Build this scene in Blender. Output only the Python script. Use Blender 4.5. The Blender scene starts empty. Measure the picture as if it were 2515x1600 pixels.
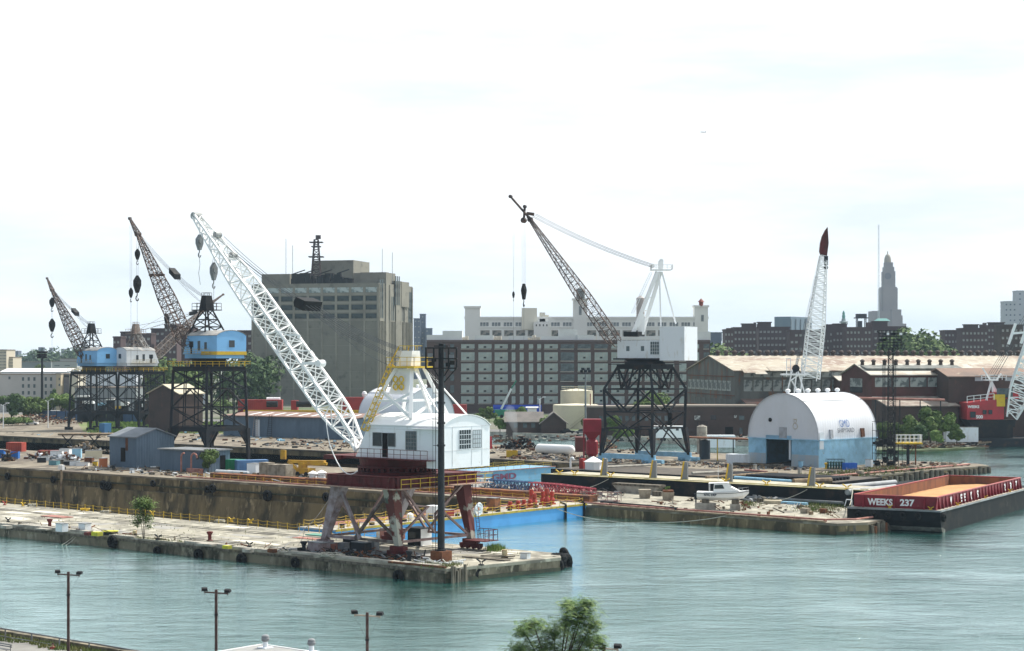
import bpy,bmesh,math,random
from mathutils import Vector,Matrix
R = math.radians
rnd = random.Random(7)
# ------------------------------------------------------------------ camera, sky, sun
W0,H0,FPX,HOR,EYE = 2515.0,1600.0,4400.0,880.0,25.0
scene = bpy.context.scene
cam_d = bpy.data.cameras.new('camera')
cam_d.sensor_width = 36.0
cam_d.lens = 36.0*FPX/W0
cam_d.shift_y = (HOR-H0/2)/W0
cam_d.clip_start = 1.0
cam_d.clip_end = 30000
cam = bpy.data.objects.new('camera',cam_d)
scene.collection.objects.link(cam)
cam.location = (0,0,EYE)
cam.rotation_euler = (R(90),0,0)
scene.camera = cam
SUN_EL, SUN_AZ = 50.0, 50.0      # azimuth to the right of the view direction
world = bpy.data.worlds.new('World'); scene.world = world
world.use_nodes = True
def build_world():
	nt = world.node_tree; nt.nodes.clear(); N = nt.nodes.new; L = nt.links.new
	out = N('ShaderNodeOutputWorld'); bg = N('ShaderNodeBackground')
	sky = N('ShaderNodeTexSky'); sky.sky_type = 'NISHITA'; sky.sun_disc = False
	sky.sun_elevation = R(SUN_EL); sky.sun_rotation = R(SUN_AZ)
	sky.air_density = 1.2; sky.dust_density = 2.5; sky.ozone_density = 1.0
	tc = N('ShaderNodeTexCoord'); mp = N('ShaderNodeMapping'); mp.inputs['Scale'].default_value = (1.0,1.0,5.5)
	mp.inputs['Rotation'].default_value = (0.0,R(9),0.0)
	n1 = N('ShaderNodeTexNoise'); n1.inputs['Scale'].default_value = 3.2; n1.inputs['Detail'].default_value = 9; n1.inputs['Roughness'].default_value = .58
	r1 = N('ShaderNodeValToRGB'); r1.color_ramp.elements[0].position = .36; r1.color_ramp.elements[1].position = .62
	r1.color_ramp.elements[0].color = (.05,.05,.05,1); r1.color_ramp.elements[1].color = (1,1,1,1)
	mx = N('ShaderNodeMixRGB'); mx.inputs[2].default_value = (11.0,11.4,11.7,1); m0 = N('ShaderNodeMixRGB'); m0.inputs[2].default_value = (8.1,8.9,9.5,1)
	L(tc.outputs['Generated'],mp.inputs[0]); L(mp.outputs[0],n1.inputs['Vector']); L(n1.outputs['Fac'],r1.inputs[0])
	# the high haze is brightest on the sun's side; behind the camera more of the blue sky shows
	dp = N('ShaderNodeVectorMath'); dp.operation = 'DOT_PRODUCT'; dp.inputs[1].default_value = (math.sin(R(SUN_AZ)),math.cos(R(SUN_AZ)),.35)
	L(tc.outputs['Generated'],dp.inputs[0]); mr = N('ShaderNodeMapRange'); mr.interpolation_type = 'SMOOTHSTEP'; mr.inputs[1].default_value = -.55; mr.inputs[2].default_value = .45; mr.inputs[3].default_value = .12; mr.inputs[4].default_value = 1.0
	L(dp.outputs['Value'],mr.inputs[0]); ml = N('ShaderNodeMath'); ml.operation = 'MULTIPLY'; L(mr.outputs[0],ml.inputs[0]); L(r1.outputs[0],ml.inputs[1])
	L(ml.outputs[0],mx.inputs[0]); L(mr.outputs[0],m0.inputs[0]); L(sky.outputs[0],m0.inputs[1]); L(m0.outputs[0],mx.inputs[1]); L(mx.outputs[0],bg.inputs[0])
	bg.inputs[1].default_value = 0.087
	L(bg.outputs[0],out.inputs[0])
build_world()
sun_d = bpy.data.lights.new('sun','SUN'); sun_d.energy = 5.0; sun_d.angle = R(0.5); sun_d.color = (1,.94,.84)
sun = bpy.data.objects.new('sun',sun_d); scene.collection.objects.link(sun)
_sd = Vector((math.sin(R(SUN_AZ))*math.cos(R(SUN_EL)),math.cos(R(SUN_AZ))*math.cos(R(SUN_EL)),math.sin(R(SUN_EL))))
sun.rotation_euler = _sd.to_track_quat('Z','Y').to_euler()
sun.location = (0,0,300)
scene.view_settings.view_transform = 'Standard'
scene.view_settings.look = 'None'
scene.view_settings.exposure = 0.38
scene.view_settings.gamma = 1.0
scene.cycles.max_bounces = 6
scene.cycles.volume_bounces = 0
scene.cycles.sample_clamp_indirect = 4

# ------------------------------------------------------------------ pixel -> place helpers
ZT = {0: (0,0,1.0),1: (0,500,3.7625),2: (600,500,3.7625),3: (1200,450,3.7625),4: (1840,500,3.567),5: (0,820,4.788),
      6: (380,760,4.788),7: (200,1020,3.83),8: (0,1100,4.788),9: (780,800,4.788),10: (740,1120,3.44),
      11: (1160,740,4.013),12: (1140,1000,3.884),13: (1700,780,3.83),14: (1600,1080,4.013),15: (2015,780,2.736),
      16: (0,1360,3.7625),17: (480,1360,2.15)}
PZ = 1.6
def px(k,x,y):
	a,b,s = ZT[k]; return a+x/s,b+y/s
def g(k, x, y, z=PZ):            # the place on the level z seen at that spot of the photo
	X,Y = px(k,x,y); d = (EYE-z)*FPX/(Y-HOR)
	return Vector(((X-W0/2)/FPX*d,d,z))
def w(k,x,y,d):
	X,Y = px(k,x,y)
	return Vector(((X-W0/2)/FPX*d,d,EYE-(Y-HOR)/FPX*d))
U = Vector((.775,-.632,0)).normalized(); V = Vector((.632,.775,0)).normalized()
O0 = Vector((-7.3,199,0))
def P(s, t, z=PZ):               # pier frame
	p = O0+U*s+V*t; p.z = z; return p
ZUP = Vector((0,0,1))

# ------------------------------------------------------------------ objects
col = scene.collection
ORG = {}
def tag(o,label=None,cat=None,group=None,kind=None):
	if label: o['label'] = label
	if cat: o['category'] = cat
	if group: o['group'] = group
	if kind: o['kind'] = kind
	return o
def thing(name,loc,label,cat,group=None):
	o = bpy.data.objects.new(name,None); col.objects.link(o); o.empty_display_size = .3
	o.location = loc; ORG[o.name] = Vector(loc)
	return tag(o,label,cat,group)
def copy_tree(o,parent=None):
	c = o.copy(); col.objects.link(c)
	if parent is not None: c.parent = parent
	for ch in list(o.children): copy_tree(ch,c)
	return c
def ordw(n):
	o = ['','first','second','third','fourth','fifth','sixth','seventh','eighth','ninth','tenth','eleventh','twelfth','thirteenth','fourteenth','fifteenth','sixteenth','seventeenth','eighteenth','nineteenth']
	if n < 20: return o[n]
	t = {2: 'twent',3: 'thirt',4: 'fort',5: 'fift',6: 'sixt',7: 'sevent',8: 'eight',9: 'ninet'}[n//10]
	return t+'ieth' if n % 10 == 0 else t+'y-'+o[n % 10]
class MB:
	def __init__(s): s.v = []; s.f = []; s.k = []
	def sep(s, *a, **k):         # one object for each piece that was added
		for i,(v0,f0) in enumerate(s.k):
			v1,f1 = s.k[i+1] if i+1 < len(s.k) else (len(s.v),len(s.f)); m = MB(); m.v = s.v[v0:v1]; m.f = [tuple(q-v0 for q in f) for f in s.f[f0:f1]]; m.build(*a,**k)
	def add(s,vs,fs):
		s.k.append((len(s.v),len(s.f)))
		n = len(s.v); s.v.extend([tuple(v) for v in vs]); s.f.extend([tuple(i+n for i in f) for f in fs]); return s
	def hexa(s, b, t):           # four bottom, four top corners
		return s.add(list(b)+list(t),[(3,2,1,0),(4,5,6,7),(0,1,5,4),(1,2,6,5),(2,3,7,6),(3,0,4,7)])
	def box(s, c, size, ax=None, up=ZUP):     # c = centre of the bottom face; ax = direction of size[0]
		ax = Vector(ax if ax is not None else (1,0,0)).normalized(); up = Vector(up).normalized(); sd = up.cross(ax).normalized()
		c = Vector(c); a,b,h = size[0]/2,size[1]/2,size[2]
		q = [c-ax*a-sd*b,c+ax*a-sd*b,c+ax*a+sd*b,c-ax*a+sd*b]
		return s.hexa(q,[p+up*h for p in q])
	def bar(s,p0,p1,wd,ht=None,up=None):
		p0 = Vector(p0); p1 = Vector(p1); d = (p1-p0)
		if d.length < 1e-5: return s
		d.normalize(); ht = ht or wd
		u = Vector(up) if up is not None else (ZUP if abs(d.z) < .95 else Vector((0,1,0)))
		a = d.cross(u).normalized(); b = a.cross(d).normalized()
		q = [-a*wd/2-b*ht/2,a*wd/2-b*ht/2,a*wd/2+b*ht/2,-a*wd/2+b*ht/2]
		return s.hexa([p0+x for x in q],[p1+x for x in q])
	def tube(s,p0,p1,r,n=8,r2=None,cap=True):
		p0 = Vector(p0); p1 = Vector(p1); d = (p1-p0).normalized(); r2 = r if r2 is None else r2
		u = ZUP if abs(d.z) < .95 else Vector((1,0,0)); a = d.cross(u).normalized(); b = a.cross(d)
		vs = []
		for p,q in ((p0,r),(p1,r2)):
			for i in range(n):
				t = 2*math.pi*i/n; vs.append(p+a*math.cos(t)*q+b*math.sin(t)*q)
		fs = [(i,(i+1) % n,n+(i+1) % n,n+i) for i in range(n)]
		if cap: fs += [tuple(range(n-1,-1,-1)),tuple(range(n,2*n))]
		return s.add(vs,fs)
	def path(s,pts,r,n=5):
		for a,b in zip(pts,pts[1:]): s.tube(a,b,r,n)
		return s
	def prism(s, poly, z0, z1):  # level polygon of (x, y), counter-clockwise
		n = len(poly); vs = [(p[0],p[1],z0) for p in poly]+[(p[0],p[1],z1) for p in poly]
		return s.add(vs,[tuple(range(n-1,-1,-1)),tuple(range(n,2*n))]+[(i,(i+1) % n,n+(i+1) % n,n+i) for i in range(n)])
	def extr(s, prof, d):        # a planar profile of 3D points swept by d
		n = len(prof); d = Vector(d); vs = [Vector(p) for p in prof]; vs = vs+[p+d for p in vs]
		return s.add(vs,[tuple(range(n-1,-1,-1)),tuple(range(n,2*n))]+[(i,(i+1) % n,n+(i+1) % n,n+i) for i in range(n)])
	def lathe(s, c, prof, n=16, ax=ZUP):     # prof = [(r, h)] along ax from c
		c = Vector(c); ax = Vector(ax).normalized(); u = Vector((1,0,0)) if abs(ax.x) < .9 else Vector((0,1,0))
		a = ax.cross(u).normalized(); b = ax.cross(a); vs = []
		for r,h in prof:
			for i in range(n):
				t = 2*math.pi*i/n; vs.append(c+ax*h+a*math.cos(t)*r+b*math.sin(t)*r)
		m = len(prof); fs = []
		for j in range(m-1):
			for i in range(n): fs.append((j*n+i,j*n+(i+1) % n,(j+1)*n+(i+1) % n,(j+1)*n+i))
		fs += [tuple(range(n-1,-1,-1)),tuple(range((m-1)*n,m*n))]
		return s.add(vs,fs)
	def torus(s,c,ax,r,rr,n=20,m=8,tread=0):
		c = Vector(c); ax = Vector(ax).normalized(); u = ZUP if abs(ax.z) < .9 else Vector((1,0,0))
		a = ax.cross(u).normalized(); b = ax.cross(a); vs = []
		for i in range(n):
			t = 2*math.pi*i/n; rd = a*math.cos(t)+b*math.sin(t)
			k = rr*(1+(tread if i % 2 else 0))
			for j in range(m):
				q = 2*math.pi*j/m; vs.append(c+rd*(r+k*math.cos(q))+ax*k*1.15*math.sin(q))
		return s.add(vs,[(i*m+j,((i+1) % n)*m+j,((i+1) % n)*m+(j+1) % m,i*m+(j+1) % m) for i in range(n) for j in range(m)])
	def build(s,name,mat,parent=None,smooth=False,label=None,cat=None,group=None,kind=None):
		if parent is not None: og = ORG[parent.name]
		elif s.v:
			n = len(s.v); og = Vector((sum(v[0] for v in s.v)/n,sum(v[1] for v in s.v)/n,min(v[2] for v in s.v)))
		me = bpy.data.meshes.new(name)
		me.from_pydata([(v[0]-og.x,v[1]-og.y,v[2]-og.z) for v in s.v],[],s.f)
		bm = bmesh.new(); bm.from_mesh(me); bmesh.ops.recalc_face_normals(bm,faces=bm.faces); bm.to_mesh(me); bm.free()
		me.materials.append(mat)
		if smooth:
			for p in me.polygons: p.use_smooth = True
			try: me.set_sharp_from_angle(angle=R(38))
			except Exception: pass
		o = bpy.data.objects.new(name,me); col.objects.link(o)
		if parent is not None: o.parent = parent; ORG[o.name] = og
		else: o.location = og; ORG[o.name] = og
		return tag(o,label,cat,group,kind)
# ------------------------------------------------------------------ materials
MATS = {}
def mat(name,c,rough=.8,metal=0.0,c2=None,scale=1.0,stretch=(1,1,1),thr=(.42,.62),c3=None,thr3=(.6,.72),scale3=.4,bump=0.0,bscale=None,spec=.3,ripple=None):
	"""base colour c, blotched with c2 (noise) and c3 (a second, coarser noise)"""
	if name in MATS: return MATS[name]
	m = bpy.data.materials.new(name); m.use_nodes = True; nt = m.node_tree; N = nt.nodes.new; L = nt.links.new
	b = nt.nodes['Principled BSDF']; b.inputs['Roughness'].default_value = rough; b.inputs['Metallic'].default_value = metal
	b.inputs['Specular IOR Level'].default_value = spec
	geo = N('ShaderNodeTexCoord'); mp = N('ShaderNodeMapping'); mp.inputs['Scale'].default_value = stretch; L(geo.outputs['Object'],mp.inputs[0])
	def noise(sc,det=6,ro=.6):
		n = N('ShaderNodeTexNoise'); n.inputs['Scale'].default_value = sc; n.inputs['Detail'].default_value = det; n.inputs['Roughness'].default_value = ro
		L(mp.outputs[0],n.inputs['Vector']); return n
	cur = None
	def layer(prev,colr,sc,th):
		n = noise(sc); r = N('ShaderNodeMapRange'); r.inputs[1].default_value,r.inputs[2].default_value = th
		L(n.outputs['Fac'],r.inputs[0]); x = N('ShaderNodeMixRGB'); L(r.outputs[0],x.inputs[0])
		if prev is None: x.inputs[1].default_value = (*c,1)
		else: L(prev,x.inputs[1])
		x.inputs[2].default_value = (*colr,1); return x.outputs[0]
	if c2: cur = layer(cur,c2,scale,thr)
	if c3: cur = layer(cur,c3,scale3,thr3)
	if cur is None: b.inputs['Base Color'].default_value = (*c,1)
	else: L(cur,b.inputs['Base Color'])
	if bump:
		if ripple:               # corrugated sheet: ripple = (axis index, waves per metre)
			sx = N('ShaderNodeSeparateXYZ'); L(geo.outputs['Object'],sx.inputs[0])
			mu = N('ShaderNodeMath'); mu.operation = 'MULTIPLY'; mu.inputs[1].default_value = ripple[1]*6.283; L(sx.outputs[ripple[0]],mu.inputs[0])
			si = N('ShaderNodeMath'); si.operation = 'SINE'; L(mu.outputs[0],si.inputs[0]); hsrc = si.outputs[0]
		else: hsrc = noise(bscale or scale*4,5).outputs['Fac']
		bp = N('ShaderNodeBump'); bp.inputs['Strength'].default_value = bump; bp.inputs['Distance'].default_value = .1
		L(hsrc,bp.inputs['Height']); L(bp.outputs[0],b.inputs['Normal'])
	MATS[name] = m; return m
mat('concrete',(.33,.31,.25),.9,c2=(.165,.155,.13),scale=.22,thr=(.44,.6),c3=(.46,.44,.365),scale3=.6,thr3=(.53,.64),bump=.4,bscale=3)
mat('concrete_dark',(.20,.155,.085),.9,c2=(.06,.052,.034),scale=.28,stretch=(1,1,.35),thr=(.44,.6),c3=(.34,.27,.16),scale3=.9,thr3=(.56,.66),bump=.5,bscale=2)
mat('concrete_block',(.42,.40,.35),.9,c2=(.25,.23,.2),scale=.7,bump=.3)
mat('pier_side',(.23,.20,.145),.9,c2=(.06,.055,.04),scale=.4,stretch=(1,1,.5),thr=(.44,.62),c3=(.33,.30,.23),scale3=1.1,thr3=(.55,.66),bump=.6,bscale=1.5)
mat('waterline',(.035,.04,.028),.55,c2=(.06,.07,.04),scale=1,bump=.4)
mat('yard_dirt',(.22,.19,.145),.95,c2=(.12,.10,.08),scale=.09,thr=(.42,.58),c3=(.30,.27,.21),scale3=.3,thr3=(.55,.65),bump=.3,bscale=2)
mat('land',(.15,.15,.12),.95,c2=(.09,.12,.055),scale=.02,thr=(.42,.58))
mat('asphalt',(.17,.17,.165),.9,c2=(.12,.12,.12),scale=.3)
mat('white_paint',(.80,.81,.82),.5,c2=(.70,.71,.70),scale=.35,thr=(.5,.8),c3=(.55,.42,.30),scale3=1.6,thr3=(.70,.78))
mat('white_clean',(.82,.83,.83),.5)
mat('white_stained',(.72,.76,.80),.6,c2=(.50,.48,.42),scale=.8,stretch=(1,1,.3),thr=(.58,.76))
mat('sky_blue',(.20,.47,.80),.5,c2=(.16,.38,.66),scale=.5,thr=(.5,.8),c3=(.30,.22,.15),scale3=1.3,thr3=(.66,.74))
mat('light_blue',(.30,.55,.74),.6,c2=(.24,.44,.58),scale=.6,c3=(.32,.24,.17),scale3=1.4,thr3=(.66,.76))
mat('barge_blue',(.07,.31,.66),.5,c2=(.06,.26,.56),scale=.3,c3=(.24,.30,.33),scale3=.8,thr3=(.68,.8))
mat('yellow',(.62,.42,.03),.6,c2=(.45,.27,.05),scale=1.5,thr=(.5,.75))
mat('rust',(.17,.065,.03),.9,c2=(.09,.04,.025),scale=.8,c3=(.27,.12,.05),scale3=1.5,bump=.3)
mat('red_oxide',(.12,.018,.02),.65,c2=(.075,.018,.018),scale=.8,c3=(.20,.11,.08),scale3=1.3,thr3=(.62,.75))
mat('red_paint',(.36,.035,.03),.55,c2=(.25,.03,.03),scale=.8)
mat('barge_red',(.20,.010,.022),.55,c2=(.14,.012,.02),scale=.6,c3=(.2,.09,.06),scale3=1.5,thr3=(.66,.75))
mat('pink_pipe',(.42,.20,.17),.7,c2=(.26,.11,.08),scale=.8)
mat('black_steel',(.022,.024,.027),.6,c2=(.045,.035,.03),scale=.7,thr=(.5,.75),spec=.1)
mat('dark_steel',(.026,.030,.036),.7,c2=(.07,.045,.035),scale=.5,thr=(.55,.75),spec=.12)
mat('grey_steel',(.22,.24,.26),.6,c2=(.15,.15,.15),scale=.5)
mat('mauve_steel',(.34,.29,.31),.6,c2=(.20,.14,.14),scale=1)
mat('boom_dark',(.06,.05,.05),.7,c2=(.13,.08,.06),scale=.6)
mat('boom_tan',(.30,.26,.24),.7,c2=(.20,.14,.11),scale=.6)
mat('rope',(.10,.11,.12),.8)
mat('rope_light',(.45,.44,.38),.9,c2=(.3,.29,.24),scale=3)
mat('rubber',(.012,.014,.016),.9,c2=(.03,.03,.03),scale=2,spec=.08)
mat('glass_dark',(.02,.028,.035),.12,spec=.6)
mat('glass_grey',(.10,.135,.15),.2,spec=.6,c2=(.05,.07,.08),scale=.5)
mat('black_hole',(.006,.006,.007),.9)
mat('wood',(.26,.20,.13),.9,c2=(.14,.10,.07),scale=1.2)
mat('timber_old',(.16,.14,.11),.95,c2=(.06,.055,.045),scale=2,stretch=(1,1,.3))
mat('bark',(.10,.085,.065),.95,c2=(.05,.04,.03),scale=4)
mat('brick',(.105,.072,.066),.9,c2=(.08,.058,.056),scale=.1,c3=(.13,.09,.08),scale3=.6)
mat('brick_dark',(.082,.058,.052),.9,c2=(.06,.045,.042),scale=.15,c3=(.105,.065,.052),scale3=.7)
mat('brick_red',(.10,.042,.038),.9,c2=(.075,.036,.03),scale=.3)
mat('dark_red_hull',(.13,.022,.022),.7,c2=(.09,.025,.02),scale=.8)
mat('skin',(.45,.27,.19),.6); mat('hair',(.04,.02,.015),.7)
mat('cloth_red',(.30,.06,.05),.9); mat('cloth_dark',(.05,.055,.07),.9); mat('cloth_pale',(.35,.34,.32),.9)
M = MATS
# ------------------------------------------------------------------ water
def water_material():
	m = bpy.data.materials.new('water'); m.use_nodes = True; nt = m.node_tree; N = nt.nodes.new; L = nt.links.new
	b = nt.nodes['Principled BSDF']; b.inputs['Base Color'].default_value = (.03,.135,.12,1); b.inputs['Roughness'].default_value = .04
	b.inputs['IOR'].default_value = 1.34; b.inputs['Specular IOR Level'].default_value = .5
	tc = N('ShaderNodeTexCoord')
	def noi(sc,det,st,rot,ro=.6):
		mp = N('ShaderNodeMapping'); mp.inputs['Scale'].default_value = st; mp.inputs['Rotation'].default_value = (0,0,rot)
		n = N('ShaderNodeTexNoise'); n.inputs['Scale'].default_value = sc; n.inputs['Detail'].default_value = det; n.inputs['Roughness'].default_value = ro
		L(tc.outputs['Object'],mp.inputs[0]); L(mp.outputs[0],n.inputs['Vector']); return n
	n1 = noi(.42,7,(.55,1.2,1),R(10),.66); n2 = noi(.035,4,(1,1.6,1),R(-20))
	r = N('ShaderNodeMapRange'); r.inputs[1].default_value = .35; r.inputs[2].default_value = .65; r.inputs[3].default_value = .25; r.inputs[4].default_value = 1.15
	L(n2.outputs['Fac'],r.inputs[0])
	mu = N('ShaderNodeMath'); mu.operation = 'MULTIPLY'; L(n1.outputs['Fac'],mu.inputs[0]); L(r.outputs[0],mu.inputs[1])
	bp = N('ShaderNodeBump'); bp.inputs['Strength'].default_value = 1.0; bp.inputs['Distance'].default_value = .46
	L(mu.outputs[0],bp.inputs['Height']); L(bp.outputs[0],b.inputs['Normal'])
	gl = N('ShaderNodeBsdfGlossy'); gl.inputs['Color'].default_value = (.82,.98,.98,1); gl.inputs['Roughness'].default_value = .05; L(bp.outputs[0],gl.inputs['Normal'])
	fr = N('ShaderNodeFresnel'); fr.inputs['IOR'].default_value = 1.34; L(bp.outputs[0],fr.inputs['Normal'])
	ma = N('ShaderNodeMath'); ma.operation = 'MULTIPLY_ADD'; ma.use_clamp = True; ma.inputs[1].default_value = 1.0; ma.inputs[2].default_value = .27; L(fr.outputs[0],ma.inputs[0])
	mx = N('ShaderNodeMixShader'); L(ma.outputs[0],mx.inputs[0]); L(b.outputs[0],mx.inputs[1]); L(gl.outputs[0],mx.inputs[2]); L(mx.outputs[0],nt.nodes['Material Output'].inputs['Surface'])
	return m
M['water'] = water_material()
def sheet(name,pts,z,mt,kind='structure'):
	mb = MB(); mb.add([(p[0],p[1],z) for p in pts],[tuple(range(len(pts)))])
	return mb.build(name,mt,None,kind=kind)
GATE = -42.0
sheet('water',[(-1200,90),(1500,90),(1500,900),(-1200,900),tuple(P(-1100,172))[:2],tuple(P(-104,172))[:2],tuple(P(-104,106))[:2],tuple(P(-1100,106))[:2],tuple(P(-1100,79))[:2],tuple(P(GATE-2,79))[:2],tuple(P(GATE-2,20.5))[:2],tuple(P(-1100,20.5))[:2]],0.0,M['water'])
sheet('dry_dock_floor',[P(-900,15),P(GATE+1,15),P(GATE+1,85),P(-900,85)],-7.0,M['concrete_dark'])
sheet('dry_dock_floor',[P(-900,100),P(-101,100),P(-101,180),P(-900,180)],-6.9,M['concrete_dark'])
# ------------------------------------------------------------------ piers: deck slab, side wall, waterline band
def pier(poly,top=PZ,side=M['pier_side'],deck=M['concrete'],low=-7.3,lip=.35):
	mb = MB(); mb.prism([(p[0],p[1]) for p in poly],top-lip,top); mb.build('pier',deck,None,kind='structure')
	c = Vector((sum(p[0] for p in poly)/len(poly),sum(p[1] for p in poly)/len(poly),0))
	inn = [Vector((p[0],p[1],0)) for p in poly]
	inn = [p+(c-p).normalized()*.18 for p in inn]
	mb = MB(); mb.prism([(p[0],p[1]) for p in inn],low,top-lip-.003); mb.build('quay_wall',side,None,kind='structure')
pierA = [P(-500,0),P(0,0),P(3,17),P(0,20.5),P(-40,20.5),P(-117,22.5),P(-500,30)]
pierB = [P(-600,79),P(-42,79.3),P(7,75.7),P(9.5,80),P(8.5,96),P(-6,101),P(-70,106),P(-106,106),P(-132,125),P(-600,125)]
pierC = [P(-600,176),P(-187,171),P(-137,171),P(-100,168),P(-62,160),P(-40,160),P(-35,219),P(-40,224),P(-235,224),P(-250,300),P(-600,300)]
land = [P(-4000,299.5)]+[P(-235,285),P(-150,285),P(-101,302),P(-84,330),P(-60,352),P(200,352),P(400,300)]
pier(pierA)
pier(pierB,side=M['concrete_dark'],deck=M['yard_dirt'])
pier(pierC,side=M['concrete_dark'],deck=M['yard_dirt'])
# concrete apron of pier B's outer end lies on the dirt yard
sheet('concrete_apron',[P(-75,79.6),P(-42,79.6),P(6.8,76.1),P(9.1,80.2),P(8.1,95.8),P(-6,100.6),P(-70,105.6),P(-90,105.7)],PZ+.004,M['concrete'])
mb = MB(); fr = Vector((3000,400,0)); bk = [(9000,400),(9000,9000),(-9000,9000),(-9000,1500)]
mb.prism([(p[0],p[1]) for p in land]+[(3000,400)]+bk[1:2]+bk[2:],-7,PZ-.006); mb.build('ground',M['land'],None,kind='structure')
# bulkhead facing the channel behind pier C
mb = MB(); sp = MB()
for a,b in zip(land[1:7],land[2:7]):
	d = (b-a).normalized(); nrm = Vector((d.y,-d.x,0))
	if nrm.dot(V) > 0: nrm = -nrm
	mb.hexa([a.xy.to_3d()+nrm*.5+ZUP*-3,b.xy.to_3d()+nrm*.5+ZUP*-3,b.xy.to_3d()-nrm*.4+ZUP*-3,a.xy.to_3d()-nrm*.4+ZUP*-3],
			[a.xy.to_3d()+nrm*.5+ZUP*1.75,b.xy.to_3d()+nrm*.5+ZUP*1.75,b.xy.to_3d()-nrm*.4+ZUP*1.75,a.xy.to_3d()-nrm*.4+ZUP*1.75])
mb.build('bulkhead',M['concrete_block'],None,kind='structure')
# street between the bulkhead and the buildings
sheet('road',[P(-600,303),P(-235,289),P(-120,300),P(-120,312),P(-235,303),P(-600,318)],PZ+.002,M['asphalt'])
# ------------------------------------------------------------------ dry dock walls: two ledges on the far wall
mb = MB()
for (t0,t1,z0,z1) in ((77.9,79.6,-7,-1.3),):
	mb.hexa([P(-500,t0,z0),P(GATE,t0,z0),P(GATE,t1,z0),P(-500,t1,z0)],[P(-500,t0+.7,z1),P(GATE,t0+.7,z1),P(GATE,t1,z1),P(-500,t1,z1)])
mb.build('dry_dock_wall',M['concrete_dark'],None,kind='structure')
mb = MB(); mb.hexa([P(-500,78.8,-.25),P(GATE,78.8,-.25),P(GATE,79.5,-.25),P(-500,79.5,-.25)],[P(-500,78.8,.0),P(GATE,78.8,.0),P(GATE,79.5,.0),P(-500,79.5,.0)])
mb.build('dry_dock_ledge',M['waterline'],None,kind='structure')
# dark weed band at the water line of each pier
def weed(pts,z=.42):
	mb = MB()
	for a,b in zip(pts,pts[1:]):
		d = (b-a).normalized(); n = Vector((d.y,-d.x,0))
		mb.hexa([Vector((q.x,q.y,-1)) for q in (a+n*.02,b+n*.02,b-n*.3,a-n*.3)],[Vector((q.x,q.y,z)) for q in (a-n*.1,b-n*.1,b-n*.3,a-n*.3)])
	mb.build('weed_band',M['waterline'],None,kind='structure')
weed([P(-300,0),P(0,0),P(3,17),P(0,20.5),P(-38,20.5)])
weed([P(-38,79.3),P(7,75.7),P(9.5,80),P(8.5,96),P(-6,101)])
weed([P(-100,168),P(-62,160),P(-40,160),P(-35,219),P(-40,224)])
# kerb slabs and timber fender along the near edge of pier A, steel rails let into its deck
mb = MB(); a = rnd.uniform
s = -150
while s < -2:
	l = a(7,16); e = min(s+l,-1.5)
	if a(0,1) < .62: mb.box(P((s+e)/2,.55,PZ+.002),(e-s-.15,.9,a(.12,.3)),U)
	s += l
mb.build('kerb',M['concrete_block'],None,kind='structure')
mb = MB()
for t in (3.0,4.2,14.2,15.4): mb.box(P(-100,t,PZ+.001),(196,.09,.05),U)
mb.build('crane_rail',M['dark_steel'],None,kind='structure')
mb = MB()
for z in (1.05,): mb.hexa([P(-150,-.22,z),P(0,-.22,z),P(0,.2,z),P(-150,.2,z)],[P(-150,-.22,z+.3),P(0,-.22,z+.3),P(0,.2,z+.3),P(-150,.2,z+.3)])
mb.build('timber_fender',M['timber_old'],None,label='long weathered timber rubbing strip along the near pier edge',cat='fender')
# paler and darker repair slabs in the pier deck
for nm,mt in (('pale',mat('slab_pale',(.62,.60,.53),.9,c2=(.5,.47,.4),scale=.8)),('dark',mat('slab_dark',(.27,.265,.25),.9,c2=(.36,.35,.32),scale=.8))):
	mb = MB(); z = PZ+.004 if nm == 'pale' else PZ+.008
	for i in range(26):
		s = a(-125,-6); t = a(1.5,18.5); l = a(1.5,6.5); h = a(.7,2.4)
		q = [P(s,t,z+.0006*i),P(s+l,t,z+.0006*i),P(s+l+a(-.3,.3),t+h,z+.0006*i),P(s+a(-.3,.3),t+h,z+.0006*i)]
		mb.add(q,[(0,1,2,3)])
	mb.build('deck_patch',mt,None,kind='structure')
# ------------------------------------------------------------------ near shore at the bottom of the picture
NS = Vector((-42.7,149,2.0)); SZ = 2.0
def Q(s,t,z=SZ): p = NS+U*s+V*t; p.z = z; return p
mb = MB(); mb.prism([tuple(q)[:2] for q in (Q(-200,-160),Q(160,-160),Q(160,0),Q(-200,0))],-6,SZ); mb.build('promenade',mat('pavement',(.25,.245,.23),.9,c2=(.20,.195,.18),scale=.3),None,kind='structure')
mb = MB(); mb.prism([tuple(q)[:2] for q in (Q(-200,.003),Q(160,.003),Q(160,.75),Q(-200,.75))],-6,SZ+.35); mb.build('sea_wall',M['pier_side'],None,kind='structure')
def grass(name,region,n,hmin,hmax,mt,wd=.06,seed=3,lean=.25):
	r = random.Random(seed); mb = MB()
	for i in range(n):
		p = region(r); h = r.uniform(hmin,hmax); an = r.uniform(0,6.28); d = Vector((math.cos(an),math.sin(an),0))*wd
		t = Vector((r.uniform(-1,1),r.uniform(-1,1),0))*h*lean
		mb.add([p-d,p+d,p+t+ZUP*h],[(0,1,2)])
	return mb.build(name,mt,None,kind='stuff')
mat('grass',(.11,.16,.04),.9,c2=(.17,.17,.06),scale=.6); mat('grass_bright',(.12,.22,.04),.9,c2=(.18,.24,.07),scale=.4)
grass('grass',lambda r: (lambda s: Q(s,-r.uniform(.1,1.0+.9*math.sin(s*.5)**2+.5*math.sin(s*1.7)**2)))(r.uniform(-40,40)),7000,.1,.4,M['grass'],.05).update_tag()
tagd = bpy.data.objects['grass']; tag(tagd,'strip of rough grass along the promenade sea wall','grass')
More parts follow.
